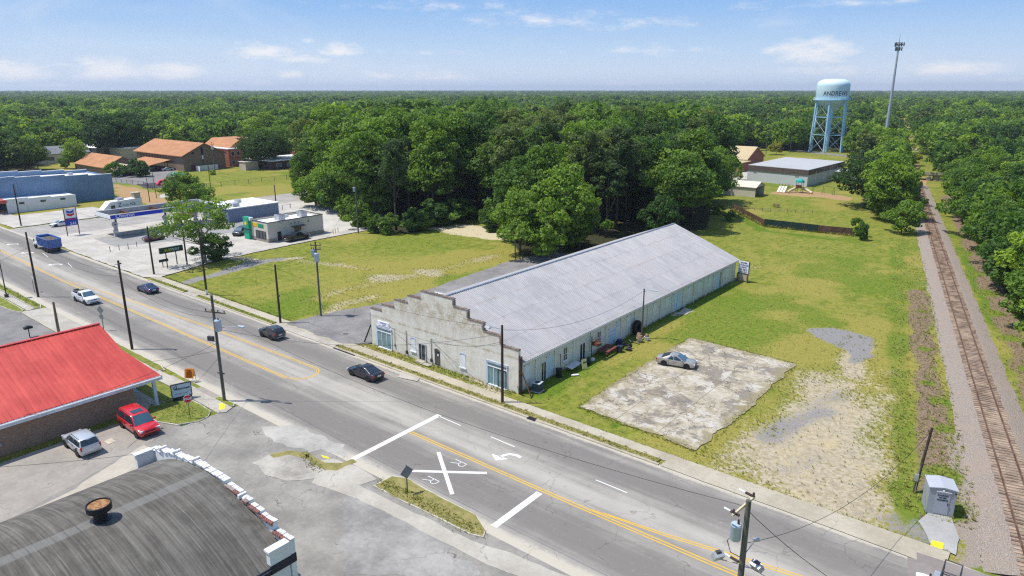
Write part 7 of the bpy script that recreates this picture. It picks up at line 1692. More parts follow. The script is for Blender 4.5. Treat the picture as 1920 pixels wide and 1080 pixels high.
vehicle('champagne sedan parked on the broken concrete slab', 'car', 9.75, 18.35, R(14), P_beige, 4.65, 1.83, 1.47, 'sedan', z=.034)
vehicle('black pickup truck parked along the beige restaurant wall', 'pickup', -87.75, 31.9, R(90), P_black, 5.8, 1.98, 1.88, 'pickup', z=.10)
x, y = at(455,441); vehicle('dark SUV parked by the green entrance tower', 'SUV', x-.6, y, R(-60), P_grey, 4.9, 1.95, 1.78, 'suv', z=.095)
x, y = at(112,424); vehicle('white sedan waiting on the cross street behind the price sign', 'car', x, y+.4, R(-90), P_white, 4.8, 1.84, 1.45, 'sedan')
x, y = at(291,452); vehicle('dark maroon car beside the pumps partly behind a pole', 'car', x-.5, y, R(95), P_maroon, 4.5, 1.8, 1.45, 'sedan', z=.095)
x, y = at(372,428); vehicle('dark car under the canopy behind the street tree', 'car', x-1, y, R(90), P_grey, 4.6, 1.82, 1.45, 'sedan', z=.095)
x, y = at(350,408); vehicle('orange pickup truck behind the street tree crown', 'pickup', x, y, R(90), paint('orange paint', (.55,.16,.02)), 5.4, 1.95, 1.8, 'pickup', z=.095)
vehicle('white van under the church annex roof', 'van', -254.6, 76.3, R(90), P_white, 5.6, 2.0, 2.1, 'suv', z=.03)
vehicle('dark car beside the white van under the church annex roof', 'car', -250.8, 77.5, R(90), P_grey, 4.7, 1.85, 1.5, 'sedan', z=.03)
vehicle('silver car at the end of the church annex roof', 'car', -246.5, 79.0, R(80), P_silver, 4.6, 1.8, 1.5, 'sedan', z=.03)
def dump_truck():
    t = thing('dump_truck', 'blue dump truck driving away along the left of the road', 'truck', (-119.9,-6.1,.014), R(180))
    Mb = paint('truck body blue', (.020,.11,.36), .0, .4); M_ch = flat('dirty chassis', (.05,.05,.052), .7)
    m = MB(); m.box(-4.4,3.9,-.45,.45,.75,1.0); m.build('chassis', M_ch, t)
    # tipping body with ribs and open top
    m = MB(); x0, x1 = -4.5, 1.4
    m.box(x0,x1,-1.22,-1.14,1.15,2.85); m.box(x0,x1,1.14,1.22,1.15,2.85); m.box(x1-.08,x1,-1.139,1.139,1.15,3.05); m.box(x0,x0+.08,-1.139,1.139,1.15,2.8); m.box(x0,x1,-1.139,1.139,1.05,1.149)
    for k in range(9):
        xx = x0+.15+k*(x1-x0-.3)/8; m.box(xx-.06,xx+.06,1.221,1.32,1.2,2.8); m.box(xx-.06,xx+.06,-1.32,-1.221,1.2,2.8)
    m.box(x0-.02,x1+.02,1.22,1.34,2.801,2.95); m.box(x0-.02,x1+.02,-1.34,-1.22,2.801,2.95); m.box(x1+.001,x1+.9,-1.1,1.1,2.9,3.02)
    for k in range(4): m.box(x0-.08,x0-.001,-1.1+k*.68,-.98+k*.68,1.2,2.8)
    m.build('tipper_body', Mb, t)
    m = MB(); m.box(x0+.1,x1-.1,-1.13,1.13,2.5,2.6); m.build('tarpaulin', two('dusty dark tarpaulin', (.06,.055,.05), (.15,.14,.125), 2, .9), t)
    m = MB(); m.yprism([(1.6,1.0),(3.0,1.0),(3.0,1.7),(2.7,2.55),(1.6,2.6)], -1.05, 1.05); c = m.build('cab', P_white, t)
    m = MB(); m.box(3.001,4.5,-.75,.75,.95,1.75); m.box(2.9,4.3,-1.15,-.751,.9,1.3); m.box(2.9,4.3,.751,1.15,.9,1.3); m.build('bonnet', P_white, t)
    for s in (1,-1): g = MB(); g.box(1.85,2.7,*sorted((s*1.05,s*1.062)),1.75,2.4); g.build('side_window', M_carglass, c); g = MB(); g.obox((2.9,s*1.35,1.95), (.08,.2,.5)); g.build('mirror', M_black, t)
    g = MB(); g.add([(3.02,-.95,1.75),(3.02,.95,1.75),(2.74,.95,2.48),(2.74,-.95,2.48)], [(0,1,2,3)]); g.build('windscreen', M_carglass, c)
    for wx in (3.6, -1.9, -3.2):
        for s in (1,-1):
            g = MB(); g.lathe([(.3,-.16),(.48,-.17),(.52,-.12),(.52,.12),(.48,.17),(.3,.16)], 20, (0,0,0), 'y'); w = g.build('wheel', M_tyre, t, smooth=40, loc=(wx,s*1.0,.52)); h = MB(); h.lathe([(.3,0),(.3,.12*s),(.1,.14*s),(0,.14*s)], 14, (0,0,0), 'y'); h.build('rim', M_rim, w)
    m = MB(); m.box(-4.5,-4.35,-1.1,1.1,.55,.7); m.build('bumper', M_ch, t)
    for s in (1,-1): g = MB(); g.box(-4.58,-4.5,*sorted((s*.75,s*1.05)),.85,1.03); g.build('taillight', M_red_l, t)
    m = MB(); m.tube([(1.5,.95,1.0),(1.5,.95,3.2)], .07, 8); m.build('exhaust', M_galv, t)
dump_truck()
# ladder rack and tools in the white pickup's bed
o = MB(); o.box(-.5,.5,-.7,.7,0,.3); o.box(-.9,-.55,-.5,.2,0,.42); x = o.build('tool_load', M_dkgrey, loc=(-76.0,-15.95,1.22)); tag(x, 'dark tools heaped in the bed of the white pickup', 'load')
# ------------------------------------------------------------------ trees
def leaf_mat(name, lo, hi, deep):
    t = NT(name); oi = t.N.new('ShaderNodeObjectInfo'); at_ = t.N.new('ShaderNodeAttribute'); at_.attribute_name = 'tint'
    n = t.noise(.45, 3, .6)
    f = t.math('ADD', t.math('MULTIPLY', at_.outputs['Fac'], .55), t.math('MULTIPLY', n, .45))
    c = t.mix(t.ramp(f, .25, .75), lo, hi)
    c = t.mix(t.math('MULTIPLY', t.ramp(oi.outputs['Random'], .05, .5, 1, 0), .85), c, deep)
    c = t.mix(t.math('MULTIPLY', t.ramp(oi.outputs['Random'], .66, .98), .55), c, (hi[0]*1.3, hi[1]*1.25, hi[2]*1.1))
    t.color(c); t.b.inputs['Roughness'].default_value = .6; t.b.inputs['Specular IOR Level'].default_value = .22
    tr = t.N.new('ShaderNodeBsdfTranslucent'); hs = t.N.new('ShaderNodeHueSaturation'); hs.inputs['Value'].default_value = 1.5; hs.inputs['Saturation'].default_value = 1.1; t.L.new(c, hs.inputs['Color']); t.L.new(hs.outputs[0], tr.inputs[0])
    mx_ = t.N.new('ShaderNodeMixShader'); mx_.inputs[0].default_value = .36; out = t.N['Material Output']
    t.L.new(t.b.outputs[0], mx_.inputs[1]); t.L.new(tr.outputs[0], mx_.inputs[2]); t.L.new(mx_.outputs[0], out.inputs[0]); return t.mat
M_leaf = leaf_mat('broadleaf foliage', (.060,.125,.018), (.175,.275,.040), (.042,.098,.022))
M_leaf2 = leaf_mat('bright foliage', (.105,.190,.020), (.235,.335,.042), (.075,.155,.022))
M_leaf3 = leaf_mat('dark oak foliage', (.040,.082,.018), (.110,.180,.034), (.03,.07,.018))
M_pine = leaf_mat('pine needles', (.075,.120,.032), (.180,.225,.060), (.055,.10,.03))
M_yleaf = leaf_mat('yellow green foliage', (.22,.23,.03), (.40,.37,.05), (.18,.2,.03))
M_bark = two('grey brown bark', (.055,.045,.036), (.14,.115,.095), 4, .95, sc=(1,1,.2)); M_bark2 = two('pale sycamore bark', (.20,.18,.15), (.46,.43,.37), 2.5, .9)
LIMBS = {}
def make_crown(seed, H, Rr, z0, shape, ncl, nleaf, ls, mat, name='crown', droop=0.0, tall=1.0):
    q = np.random.RandomState(seed); zc = (z0+H)/2; hz = (H-z0)/2
    cen = []; cr = []
    lob = q.uniform(.72, 1.22, 9)
    tries = 0
    while len(cen) < ncl and tries < 20000:
        tries += 1
        d = q.normal(size=3); d /= np.linalg.norm(d); rr = q.uniform(.25, 1.0)**.45
        p = d*rr
        az = (math.atan2(p[1], p[0])/(2*math.pi))%1*9; i = int(az)%9; fr = az-int(az); lb = lob[i]*(1-fr)+lob[(i+1)%9]*fr
        if shape == 'round': wz = 1.0
        elif shape == 'dome': wz = 1.0 if p[2] > 0 else 1.05
        elif shape == 'cone': wz = 1.0-.55*max(0, p[2])
        elif shape == 'column': wz = .9
        else: wz = 1.0
        if shape == 'dome' and p[2] < -.65: continue
        lb *= .78 + .55*(noise.noise(Vector((p[0]*1.9+seed, p[1]*1.9, p[2]*1.9+seed*.7)))+.4)
        x = p[0]*Rr*lb*wz; y = p[1]*Rr*lb*wz; z = zc + p[2]*hz*(.92+.14*q.rand())
        if shape == 'pine' and (z < z0+.15*hz): continue
        c_r = Rr*q.uniform(.15,.36)*(.8 if shape == 'open' else 1)
        if any((x-c[0])**2+(y-c[1])**2+((z-c[2])*1.1)**2 < (.55*(c_r+r0))**2 for c, r0 in zip(cen, cr)): continue
        cen.append((x,y,z)); cr.append(c_r)
    cen = np.array(cen); cr = np.array(cr); k = len(cen)
    w = cr**2; w = w/w.sum(); idx = q.choice(k, nleaf, p=w)
    d = q.normal(size=(nleaf,3)); d /= np.linalg.norm(d, axis=1)[:,None]
    d[:,2] = np.where(d[:,2] < -.2, d[:,2]*.55, d[:,2])
    rad = cr[idx]*(q.uniform(.35,1.08,nleaf)**.5)
    pos = cen[idx] + d*rad[:,None]*np.array([1.12,1.12,.85]); pos[:,2] -= droop*rad*q.rand(nleaf)
    pos[:,2] = np.maximum(pos[:,2], z0*.6)
    nrm = d*.75 + q.normal(size=(nleaf,3))*.55 + np.array([0,0,.35]); nrm /= np.linalg.norm(nrm, axis=1)[:,None]
    a = np.cross(nrm, q.normal(size=(nleaf,3))); a /= np.linalg.norm(a, axis=1)[:,None]; b = np.cross(nrm, a)
    s = ls*q.uniform(.55,1.35,nleaf)[:,None]
    bend = nrm*s*.25
    v = np.stack([pos - a*s*.9 - bend*.6, pos - b*s*.55 + bend*.3, pos + a*s*.9 - bend*.6, pos + b*s*.55 + bend*.3], 1).reshape(-1,3)
    me = bpy.data.meshes.new(name); me.vertices.add(len(v)); me.vertices.foreach_set('co', v.astype(np.float32).ravel())
    f = np.arange(len(v)).astype(np.int32); me.loops.add(len(f)); me.loops.foreach_set('vertex_index', f); me.polygons.add(nleaf); me.polygons.foreach_set('loop_start', np.arange(0,len(v),4,dtype=np.int32)); me.update(calc_edges=True)
    tint = np.clip(q.uniform(.2,.8,k)[idx]*.6 + q.uniform(0,.4,nleaf), 0, 1)
    at_ = me.attributes.new('tint', 'FLOAT', 'FACE'); at_.data.foreach_set('value', tint.astype(np.float32))
    me.materials.append(mat); return me, cen, cr
def make_trunk(seed, H, z0, r, cen, bark, nl=7, name='trunk'):
    q = random.Random(seed); m = MB(); top = z0 + (H-z0)*.55
    pts = [Vector((0,0,-.2))]; 
    for i in range(1,6): pts.append(Vector((q.uniform(-.03,.03)*H*.3*i/5, q.uniform(-.03,.03)*H*.3*i/5, top*i/5)))
    m.tube(pts, [r*1.35,r*1.0,r*.88,r*.75,r*.58,r*.3], 9)
    order = sorted(range(len(cen)), key=lambda i: -np.hypot(cen[i][0], cen[i][1]))
    for i in order[:nl*2:2] + order[1:3]:
        c = Vector(cen[i]); s = pts[min(5, max(2, int(5*min(1, (c.z*.62)/top))))].copy(); mid = s.lerp(c, .5) + Vector((0,0,-.04*H*q.random())); m.tube([s, mid, c], [r*.42, r*.26, r*.08], 6)
    me = bpy.data.meshes.new(name); me.from_pydata(m.v, [], m.f); me.materials.append(bark); me.polygons.foreach_set('use_smooth', [True]*len(me.polygons)); me.update(); return me
KINDS = {}
M_brownleaf = leaf_mat('brownish dying foliage', (.12,.105,.05), (.22,.19,.09), (.09,.075,.045))
def kind(key, seed, H, Rr, z0, shape, ncl, nleaf, ls, mat, bark=None, r=None, **k):
    cm, cen, cr = make_crown(seed, H, Rr, z0, shape, ncl, nleaf, ls, mat, **k)
    tm = make_trunk(seed, H, z0, r or H*.020, cen, bark or M_bark); KINDS[key] = (cm, tm, H, Rr)
for i in range(3): kind('broad%d'%i, 20+i, 17, 6.6, 3.4, 'dome', 64, 7600, .40, M_leaf)
for i in range(2): kind('bright%d'%i, 40+i, 13, 5.2, 2.2, 'round', 50, 6200, .36, M_leaf2)
for i in range(2): kind('oak%d'%i, 50+i, 15, 7.6, 2.4, 'dome', 66, 8200, .40, M_leaf3)
for i in range(2): kind('tall%d'%i, 60+i, 24, 6.4, 3.2, 'dome', 92, 9600, .42, M_leaf)
for i in range(2): kind('wall%d'%i, 64+i, 19, 6.4, 1.2, 'round', 90, 9600, .40, M_leaf)
for i in range(2): kind('pine%d'%i, 70+i, 25, 4.6, 12.0, 'round', 46, 5200, .36, M_pine, r=.32)
kind('bush0', 80, 4.2, 2.8, .1, 'round', 26, 2600, .26, M_leaf2, r=.10); kind('bush1', 81, 5, 3.0, .1, 'round', 28, 2800, .27, M_leaf, r=.12)
kind('scrub0', 82, 7.5, 4.2, .4, 'round', 40, 4200, .30, M_leaf2, r=.14); kind('scrub1', 83, 9, 4.6, .5, 'round', 44, 4800, .32, M_leaf, r=.16)
kind('sycamore', 90, 12.2, 6.6, 3.8, 'open', 30, 4600, .25, M_leaf, M_bark2, .24)
kind('yellow', 91, 5, 2.6, .2, 'round', 24, 2200, .26, M_yleaf, r=.10)
def tree(key, x, y, h, label, group=None, rz=None, wide=1.0, name='tree', cat='tree', z=0, tilt=0):
    cm, tm, H, Rr = KINDS[key]; k = h/H
    o = thing(name, label, cat, (x,y,z), rnd.uniform(0,6.28) if rz is None else rz, group); o.scale = (k*wide, k*wide, k)
    for nm, me in (('trunk',tm),('crown',cm)): c = bpy.data.objects.new(nm, me); COL.objects.link(c); c.parent = o
    placed.append((x, y, Rr*k*wide)); return o
placed = []
# ---- trees the eye picks out
tx, ty = at(385,493); tree('sycamore', tx, ty, 12.4, 'open-crowned street tree with pale limbs in front of the restaurant', wide=1.12, rz=1.0)
tx, ty = at(402,489); tree('bush1', tx, ty, 5.4, 'dense round bush at the foot of the open-crowned street tree', name='bush', cat='bush', wide=.95)
tx, ty = at(352,388); tree('scrub1', tx, ty, 9.5, 'bushy tree between the fuel canopy and the church', wide=1.1)
tx, ty = at(373,394); tree('scrub0', tx, ty, 6.8, 'lower bushy tree leaning on the ball field fence', wide=1.0)
tx, ty = at(566,372); tree('broad1', tx, ty, 13.8, 'slender tree by the street with a pole in front', wide=.62)
tx, ty = at(1625,388); tree('oak0', tx, ty, 14.6, 'dark spreading oak on the school lawn by the railway', wide=1.05)
tx, ty = at(1690,437); tree('scrub1', tx, ty, 7.6, 'round leafy tree at the near end of the railway row', wide=.95)
tx, ty = at(1672,405); tree('scrub0', tx, ty, 8.2, 'round leafy tree second in the railway row', wide=1.1)
tx, ty = at(1270,432); tree('broad0', tx, ty, 17.4, 'big rounded tree at the far end of the tin roof', wide=.98)
tx, ty = at(1232,445); tree('scrub1', tx, ty, 9.2, 'smaller tree behind the far end of the tin roof', wide=.9)
tx, ty = at(1290,406); tree('oak1', tx, ty, 18.5, 'dark broad oak left of the carport shed', wide=.80)
tx, ty = at(1296,410); tree('tall1', tx, ty, 22.5, 'tall dark oak behind the big rounded tree', wide=.95)
tx, ty = at(975,478); tree('broad2', tx, ty, 13.5, 'leafy oak overhanging the pale sand behind the tin roof', wide=.85)
tx, ty = at(1012,484); tree('scrub1', tx, ty, 11.5, 'lower leafy tree right of the oak over the pale sand', wide=.95)
tx, ty = at(1015,462); tree('tall1', tx, ty, 21, 'tall dark tree rising behind the oak over the pale sand', wide=.85)
tx, ty = at(1052,474); tree('broad1', tx, ty, 17.5, 'leafy oak behind the middle of the tin roof', wide=.9)
tx, ty = at(1085,466); tree('scrub1', tx, ty, 10.5, 'lower tree against the middle of the tin roof', wide=.9)
tx, ty = at(1607,441); tree('bush0', tx, ty, 4.0, 'upright bush at the end of the screen fence', name='bush', cat='bush', wide=.62)
tx, ty = at(1617,450); tree('bush1', tx, ty, 4.0, 'second upright bush at the end of the screen fence', name='bush', cat='bush', wide=.55)
tx, ty = at(1346,402); tree('bush0', tx, ty, 2.6, 'round bush nearest the carport shed', name='bush', cat='bush'); tx, ty = at(1369,414); tree('bush1', tx, ty, 2.6, 'round bush by the end of the rusty sheet fence', name='bush', cat='bush')
tx, ty = at(1383,338); tree('scrub0', tx, ty, 6.5, 'small tree between the carport shed and the gym', wide=.55)
tx, ty = at(1455,290); tree('yellow', tx, ty, 6.5, 'bright yellow green shrub behind the gym roof', name='shrub', cat='shrub')
tx, ty = track(258, .5); tree('yellow', tx, ty, 5.0, 'bright yellow shrub on the railway clearing beyond the bridge', name='shrub', cat='shrub', wide=1.6)
tx, ty = at(263,331); tree('bush1', tx, ty, 6.8, 'dark green bush between porch shed and church', name='bush', cat='bush'); tx, ty = at(217,331); tree('bush0', tx, ty, 5.6, 'dark bush at the corner of the orange roofed bungalow', name='bush', cat='bush')
tx, ty = at(398,328); tree('bush0', tx, ty, 2.0, 'low round bush by the white vinyl fence', name='bush', cat='bush')
tx, ty = at(143,316); tree('bright0', tx, ty, 12.5, 'yellow green tree between cream house and tan block', wide=.9); tx, ty = at(122,316); tree('scrub0', tx, ty, 5.0, 'small tree in front of the cream house', wide=.7)
for i, (px, py, h, k_, w_) in enumerate(((12,322,17,'broad0',1.1),(48,322,14,'oak0',1.0),(72,318,11,'oak1',.7),(30,285,17,'bright1',1.1))):
    tx, ty = at(px,py); tree(k_, tx, ty, h, ['tree with wide pale crown at the far left behind the warehouse','dark tree behind the left part of the warehouse','dark tree just left of the cream house','bright tree above the far left warehouse roof'][i], wide=w_)
for i, (px, py, h, k_, w_) in enumerate(((470,300,15,'broad1',1.0),(492,316,15,'oak0',1.1),(515,312,17,'broad2',1.15),(540,298,18,'broad0',1.2),(505,288,20,'bright0',1.3),(440,272,17,'bright1',1.2))):
    tx, ty = at(px,py); tree(k_, tx, ty, h, 'shady tree spreading over the brick school and its annex', 'trees over the brick school', wide=w_)
for i, (px, py, h, k_, w_) in enumerate(((205,297,20,'oak1',1.1),(240,296,21,'broad0',1.1),(185,290,17,'broad2',1.0),(268,286,13,'broad1',1.0),(322,280,14,'bright0',1.25),(365,280,16,'bright1',1.2),(400,278,17,'broad2',1.1))):
    tx, ty = at(px,py); tree(k_, tx, ty, h, 'tall tree in the belt behind the church roof', 'trees behind the church hall', wide=w_)
for (px, py, h, k_, w_) in ((612,392,11,'scrub1',1.0),(592,386,9,'scrub0',.9),(640,396,12,'scrub1',1.0)):
    tx, ty = at(px,py); tree(k_, tx, ty, h, 'low bushy tree at the left corner of the central wood', 'bushy trees at the corner of the wood', wide=w_)
for (px, py) in ((1105,425),(1122,428),(1140,422),(1155,430),(1172,420),(1098,440),(1128,412)):
    tx, ty = at(px,py); tree('pine%d'%(px%2), tx, ty, rnd.uniform(21,25), 'tall bare-stemmed tree in the open grove behind the tin roof', 'bare-stemmed trees of the open grove', wide=.9)
# ---- front rows and hedges, then the wood filled from front to back
def try_place(x, y, rad, key, h, label, group, wide):
    if any((x-a)**2+(y-b)**2 < (.62*(rad+c))**2 for a, b, c in placed): return False
    tree(key, x, y, h, label, group, wide=wide); return True
q = random.Random(77)
FRONT = [((655,415),(690,440),(760,446),(850,420),(900,416),(935,442))]
for pts in FRONT:
    for (ax, ay), (bx, by) in zip(pts[:-1], pts[1:]):
        (x0, y0), (x1, y1) = at(ax,ay-6), at(bx,by-6); L = math.hypot(x1-x0, y1-y0); n = max(1, int(L/4.2))
        for i in range(n):
            f = (i+.5)/n; tree(q.choice(['bush1','scrub1','bush1','scrub1']), x0+(x1-x0)*f+q.uniform(-1.2,1.2), y0+(y1-y0)*f+q.uniform(-1.2,1.2), q.uniform(2.0,6.5), 'bush in the undergrowth along the front of the central wood', 'undergrowth along the central wood', name='bush', cat='bush', wide=q.uniform(.8,1.2))
for s in np.arange(-42, 128, 4.1):
    x, y = track(s, 10.6+q.uniform(-1.0,1.0)+ (1.2 if s < 5 else 0)); tree(q.choice(['scrub0','scrub1','bright0','broad1','scrub1']), x, y, q.uniform(6.5,12.5), 'leafy scrub tree in the front row right of the railway', 'scrub trees right of the railway', wide=q.uniform(.9,1.15))
for s in np.arange(128, 200, 6):
    x, y = track(s, 11.5+q.uniform(-1,1)); tree(q.choice(['scrub0','scrub1']), x, y, q.uniform(7.5,11), 'leafy scrub tree in the front row right of the railway', 'scrub trees right of the railway', wide=q.uniform(.9,1.15))
for s in np.arange(104, 260, 4.5):
    x, y = track(s, -8.8+q.uniform(-1.0,.4)); tree(q.choice(['bright0','scrub1','bright1','broad1']), x, y, q.uniform(10.5,15.5), 'bright leafy tree in the row left of the railway', 'bright trees left of the railway', wide=q.uniform(.85,1.05))
def region(x, y):
    s, o = track_sd(x, y); px, py, fw = topix(x, y)
    if o > 0 and s < 420 and s > -60: return 'R'
    if s > 60 and -60 < o <= 0 and s < 420: return 'L'
    if px > 560 and fw < 330: return 'C'
    return 'F'
KEYS = {'R': (['scrub1','bright0','broad2','tall0','broad0','oak0','broad1'], (10,17.5), 'leafy tree in the thick wood right of the railway', 'wood right of the railway'),
        'L': (['bright0','bright1','broad1','tall0','broad2'], (12,18), 'leafy tree in the wood between railway and water tower', 'wood left of the railway'),
        'C': (['tall0','tall1','wall0','wall1','broad2','oak0','wall1','pine0','pine1','tall0'], (18,27.5), 'tall tree in the central wood behind the vacant lot', 'central wood'),
        'F': (['broad0','broad1','broad2','bright0','bright1','oak0','oak1','pine0','tall0','pine1'], (13,20), 'tree in the far woods beyond the town edge', 'far woods')}
CLEAR += [(-323,66,11), (-312,95,9), (-256,159,11)]
def near_house(x, y):
    for a, b, c in CLEAR:
        if (x-a)**2+(y-b)**2 < (c+3)**2: return True
        v = Vector((CAM[0]-a, CAM[1]-b)); v.normalize(); w = Vector((x-a, y-b)); al = w.dot(v)
        if 0 < al < 75 and abs(w.x*v.y-w.y*v.x) < c+4: return True
    return False
cand = []
yy = -70.0
while yy < 620:
    xx = -620.0
    while xx < 260:
        x = xx + q.uniform(-2.8,2.8); y = yy + q.uniform(-2.8,2.8); xx += 6.6
        px, py, fw = topix(x, y)
        if fw < 20 or px < -260 or px > 2250 or not wooded(x, y): continue
        if near_house(x, y): continue
        cand.append((math.hypot(x-CAM[0], y-CAM[1]), x, y))
    yy += 6.6
cand.sort()
NIND = 300; far_pts = []; nplaced = len([o for o in bpy.data.objects if o.get('category') == 'tree'])
BLD = [(-332,-314,53,78),(-320,-304,84,106),(-282,-214,70,136),(-292,-247,43,64),(-266,-244,145,174),(-86,-14,192,254),(-46,-31,157,168),(-75,-50,318,372)]
for d, x, y in cand:
    if any(a-2 < x < b+2 and c-2 < y < e+2 for a, b, c, e in BLD): continue
    rg = region(x, y); ks, (h0, h1), lab, grp = KEYS[rg]; h = q.uniform(h0, h1); px, py, fw = topix(x, y)
    if rg == 'C' and px > 985 and fw < 200: h *= .92
    if rg == 'F' and -60 < px < 560 and fw < 420: h *= .85
    if rg == 'F' and px > 1380 and fw < 480: h *= .72
    key = q.choice(ks); k = h/KINDS[key][2]; w = q.uniform(.85,1.12); rad = KINDS[key][3]*k*w
    inview = -40 < px < 1960
    if nplaced < NIND and inview:
        if any((x-a)**2+(y-b)**2 < (.60*(rad+c))**2 for a, b, c in placed if abs(x-a) < 16): continue
        tree(key, x, y, h, lab, grp, wide=w); nplaced += 1
    else:
        if any((x-a)**2+(y-b)**2 < (.55*(rad+c))**2 for a, b, c in placed if abs(x-a) < 16): continue
        placed.append((x, y, rad)) if d < 260 else None
        far_pts.append((x, y, 0, h, q.uniform(0,6.28), q.randrange(8)))
# beyond: ever larger spacing to the horizon
fx, fy = FWD
def ring(d0, d1, sp, hr, sc):
    d = d0
    while d < d1:
        st = sp*(.6+.4*d/d0); n = int(d*R(96)/st)
        for i in range(n):
            a = -R(48) + R(96)*(i+q.random())/n; dd = d + q.uniform(-.5,.5)*st
            f = dd*math.cos(a); r_ = dd*math.sin(a); x = CAM[0]+f*fx+r_*_RX; y = CAM[1]+f*fy+r_*_RY
            if -620 < x < 262 and y < 622: continue
            s, o = track_sd(x, y)
            if (abs(o) < 11 and s < 2500) or near_house(x, y): continue
            hh = q.uniform(*hr)
            far_pts.append((x, y, 0 if sc <= 1.01 else hh*.25*-1, hh*sc, q.uniform(0,6.28), int(max(0, min(7.99, 4+6*noise.noise(Vector((x*.006, y*.006, 1)))+q.uniform(-3.2,3.2))))))
        d += st*.8
ring(330, 1200, 10.0, (11,23), 1.0); ring(1200, 3000, 16, (9,17), 1.45); ring(3000, 9000, 38, (7,16), 1.8)
def forest():
    src = bpy.data.collections.new('tree_sources')     # meshes the far wood is made of
    for i in range(8):
        mt = [M_pine, M_leaf3, M_pine, M_leaf, M_leaf, M_leaf2, M_leaf, M_leaf2][i]
        me, cen, cr = make_crown(200+i, [20,16,18,16,14,13,17,12][i], [4.4,7.2,3.8,7.6,5.4,6.4,6.6,4.6][i], [6,1.5,5,1.5,1,1.5,2,1][i], ['cone','dome','cone','dome','round','dome','round','round'][i], [34,44,30,46,36,40,40,30][i], 950, .85, mt, name='far_tree')
        o = bpy.data.objects.new('far_tree', me); src.objects.link(o)
    p = np.array(far_pts, float); me = bpy.data.meshes.new('forest'); me.vertices.add(len(p)); me.vertices.foreach_set('co', p[:,:3].astype(np.float32).ravel())
    for nm, col, ty_ in (('size', p[:,3]/np.array([20,16,18,16,14,13,17,12])[p[:,5].astype(int)], 'FLOAT'), ('turn', p[:,4], 'FLOAT')):
        a = me.attributes.new(nm, ty_, 'POINT'); a.data.foreach_set('value', col.astype(np.float32))
    a = me.attributes.new('pick', 'INT', 'POINT'); a.data.foreach_set('value', p[:,5].astype(np.int32)); me.update()
    o = bpy.data.objects.new('forest', me); COL.objects.link(o); o['kind'] = 'stuff'
    ng = bpy.data.node_groups.new('forest_points', 'GeometryNodeTree'); ng.interface.new_socket('Geometry', in_out='INPUT', socket_type='NodeSocketGeometry'); ng.interface.new_socket('Geometry', in_out='OUTPUT', socket_type='NodeSocketGeometry')
    N = ng.nodes; L = ng.links; gi = N.new('NodeGroupInput'); go = N.new('NodeGroupOutput'); iop = N.new('GeometryNodeInstanceOnPoints'); ci = N.new('GeometryNodeCollectionInfo')
    ci.inputs['Collection'].default_value = src; ci.inputs['Separate Children'].default_value = True; ci.inputs['Reset Children'].default_value = True
    m2p = N.new('GeometryNodeMeshToPoints'); L.new(gi.outputs[0], m2p.inputs['Mesh']); L.new(m2p.outputs[0], iop.inputs['Points'])
    L.new(ci.outputs[0], iop.inputs['Instance']); iop.inputs['Pick Instance'].default_value = True
    def named(nm, ty_):
        n = N.new('GeometryNodeInputNamedAttribute'); n.data_type = ty_; n.inputs['Name'].default_value = nm; return n.outputs[0]
    L.new(named('pick','INT'), iop.inputs['Instance Index']); cx = N.new('ShaderNodeCombineXYZ'); L.new(named('turn','FLOAT'), cx.inputs[2]); L.new(cx.outputs[0], iop.inputs['Rotation']); L.new(named('size','FLOAT'), iop.inputs['Scale'])
    L.new(iop.outputs[0], go.inputs[0]); md = o.modifiers.new('forest', 'NODES'); md.node_group = ng
    print('forest points', len(p), 'individual trees', nplaced)
forest()

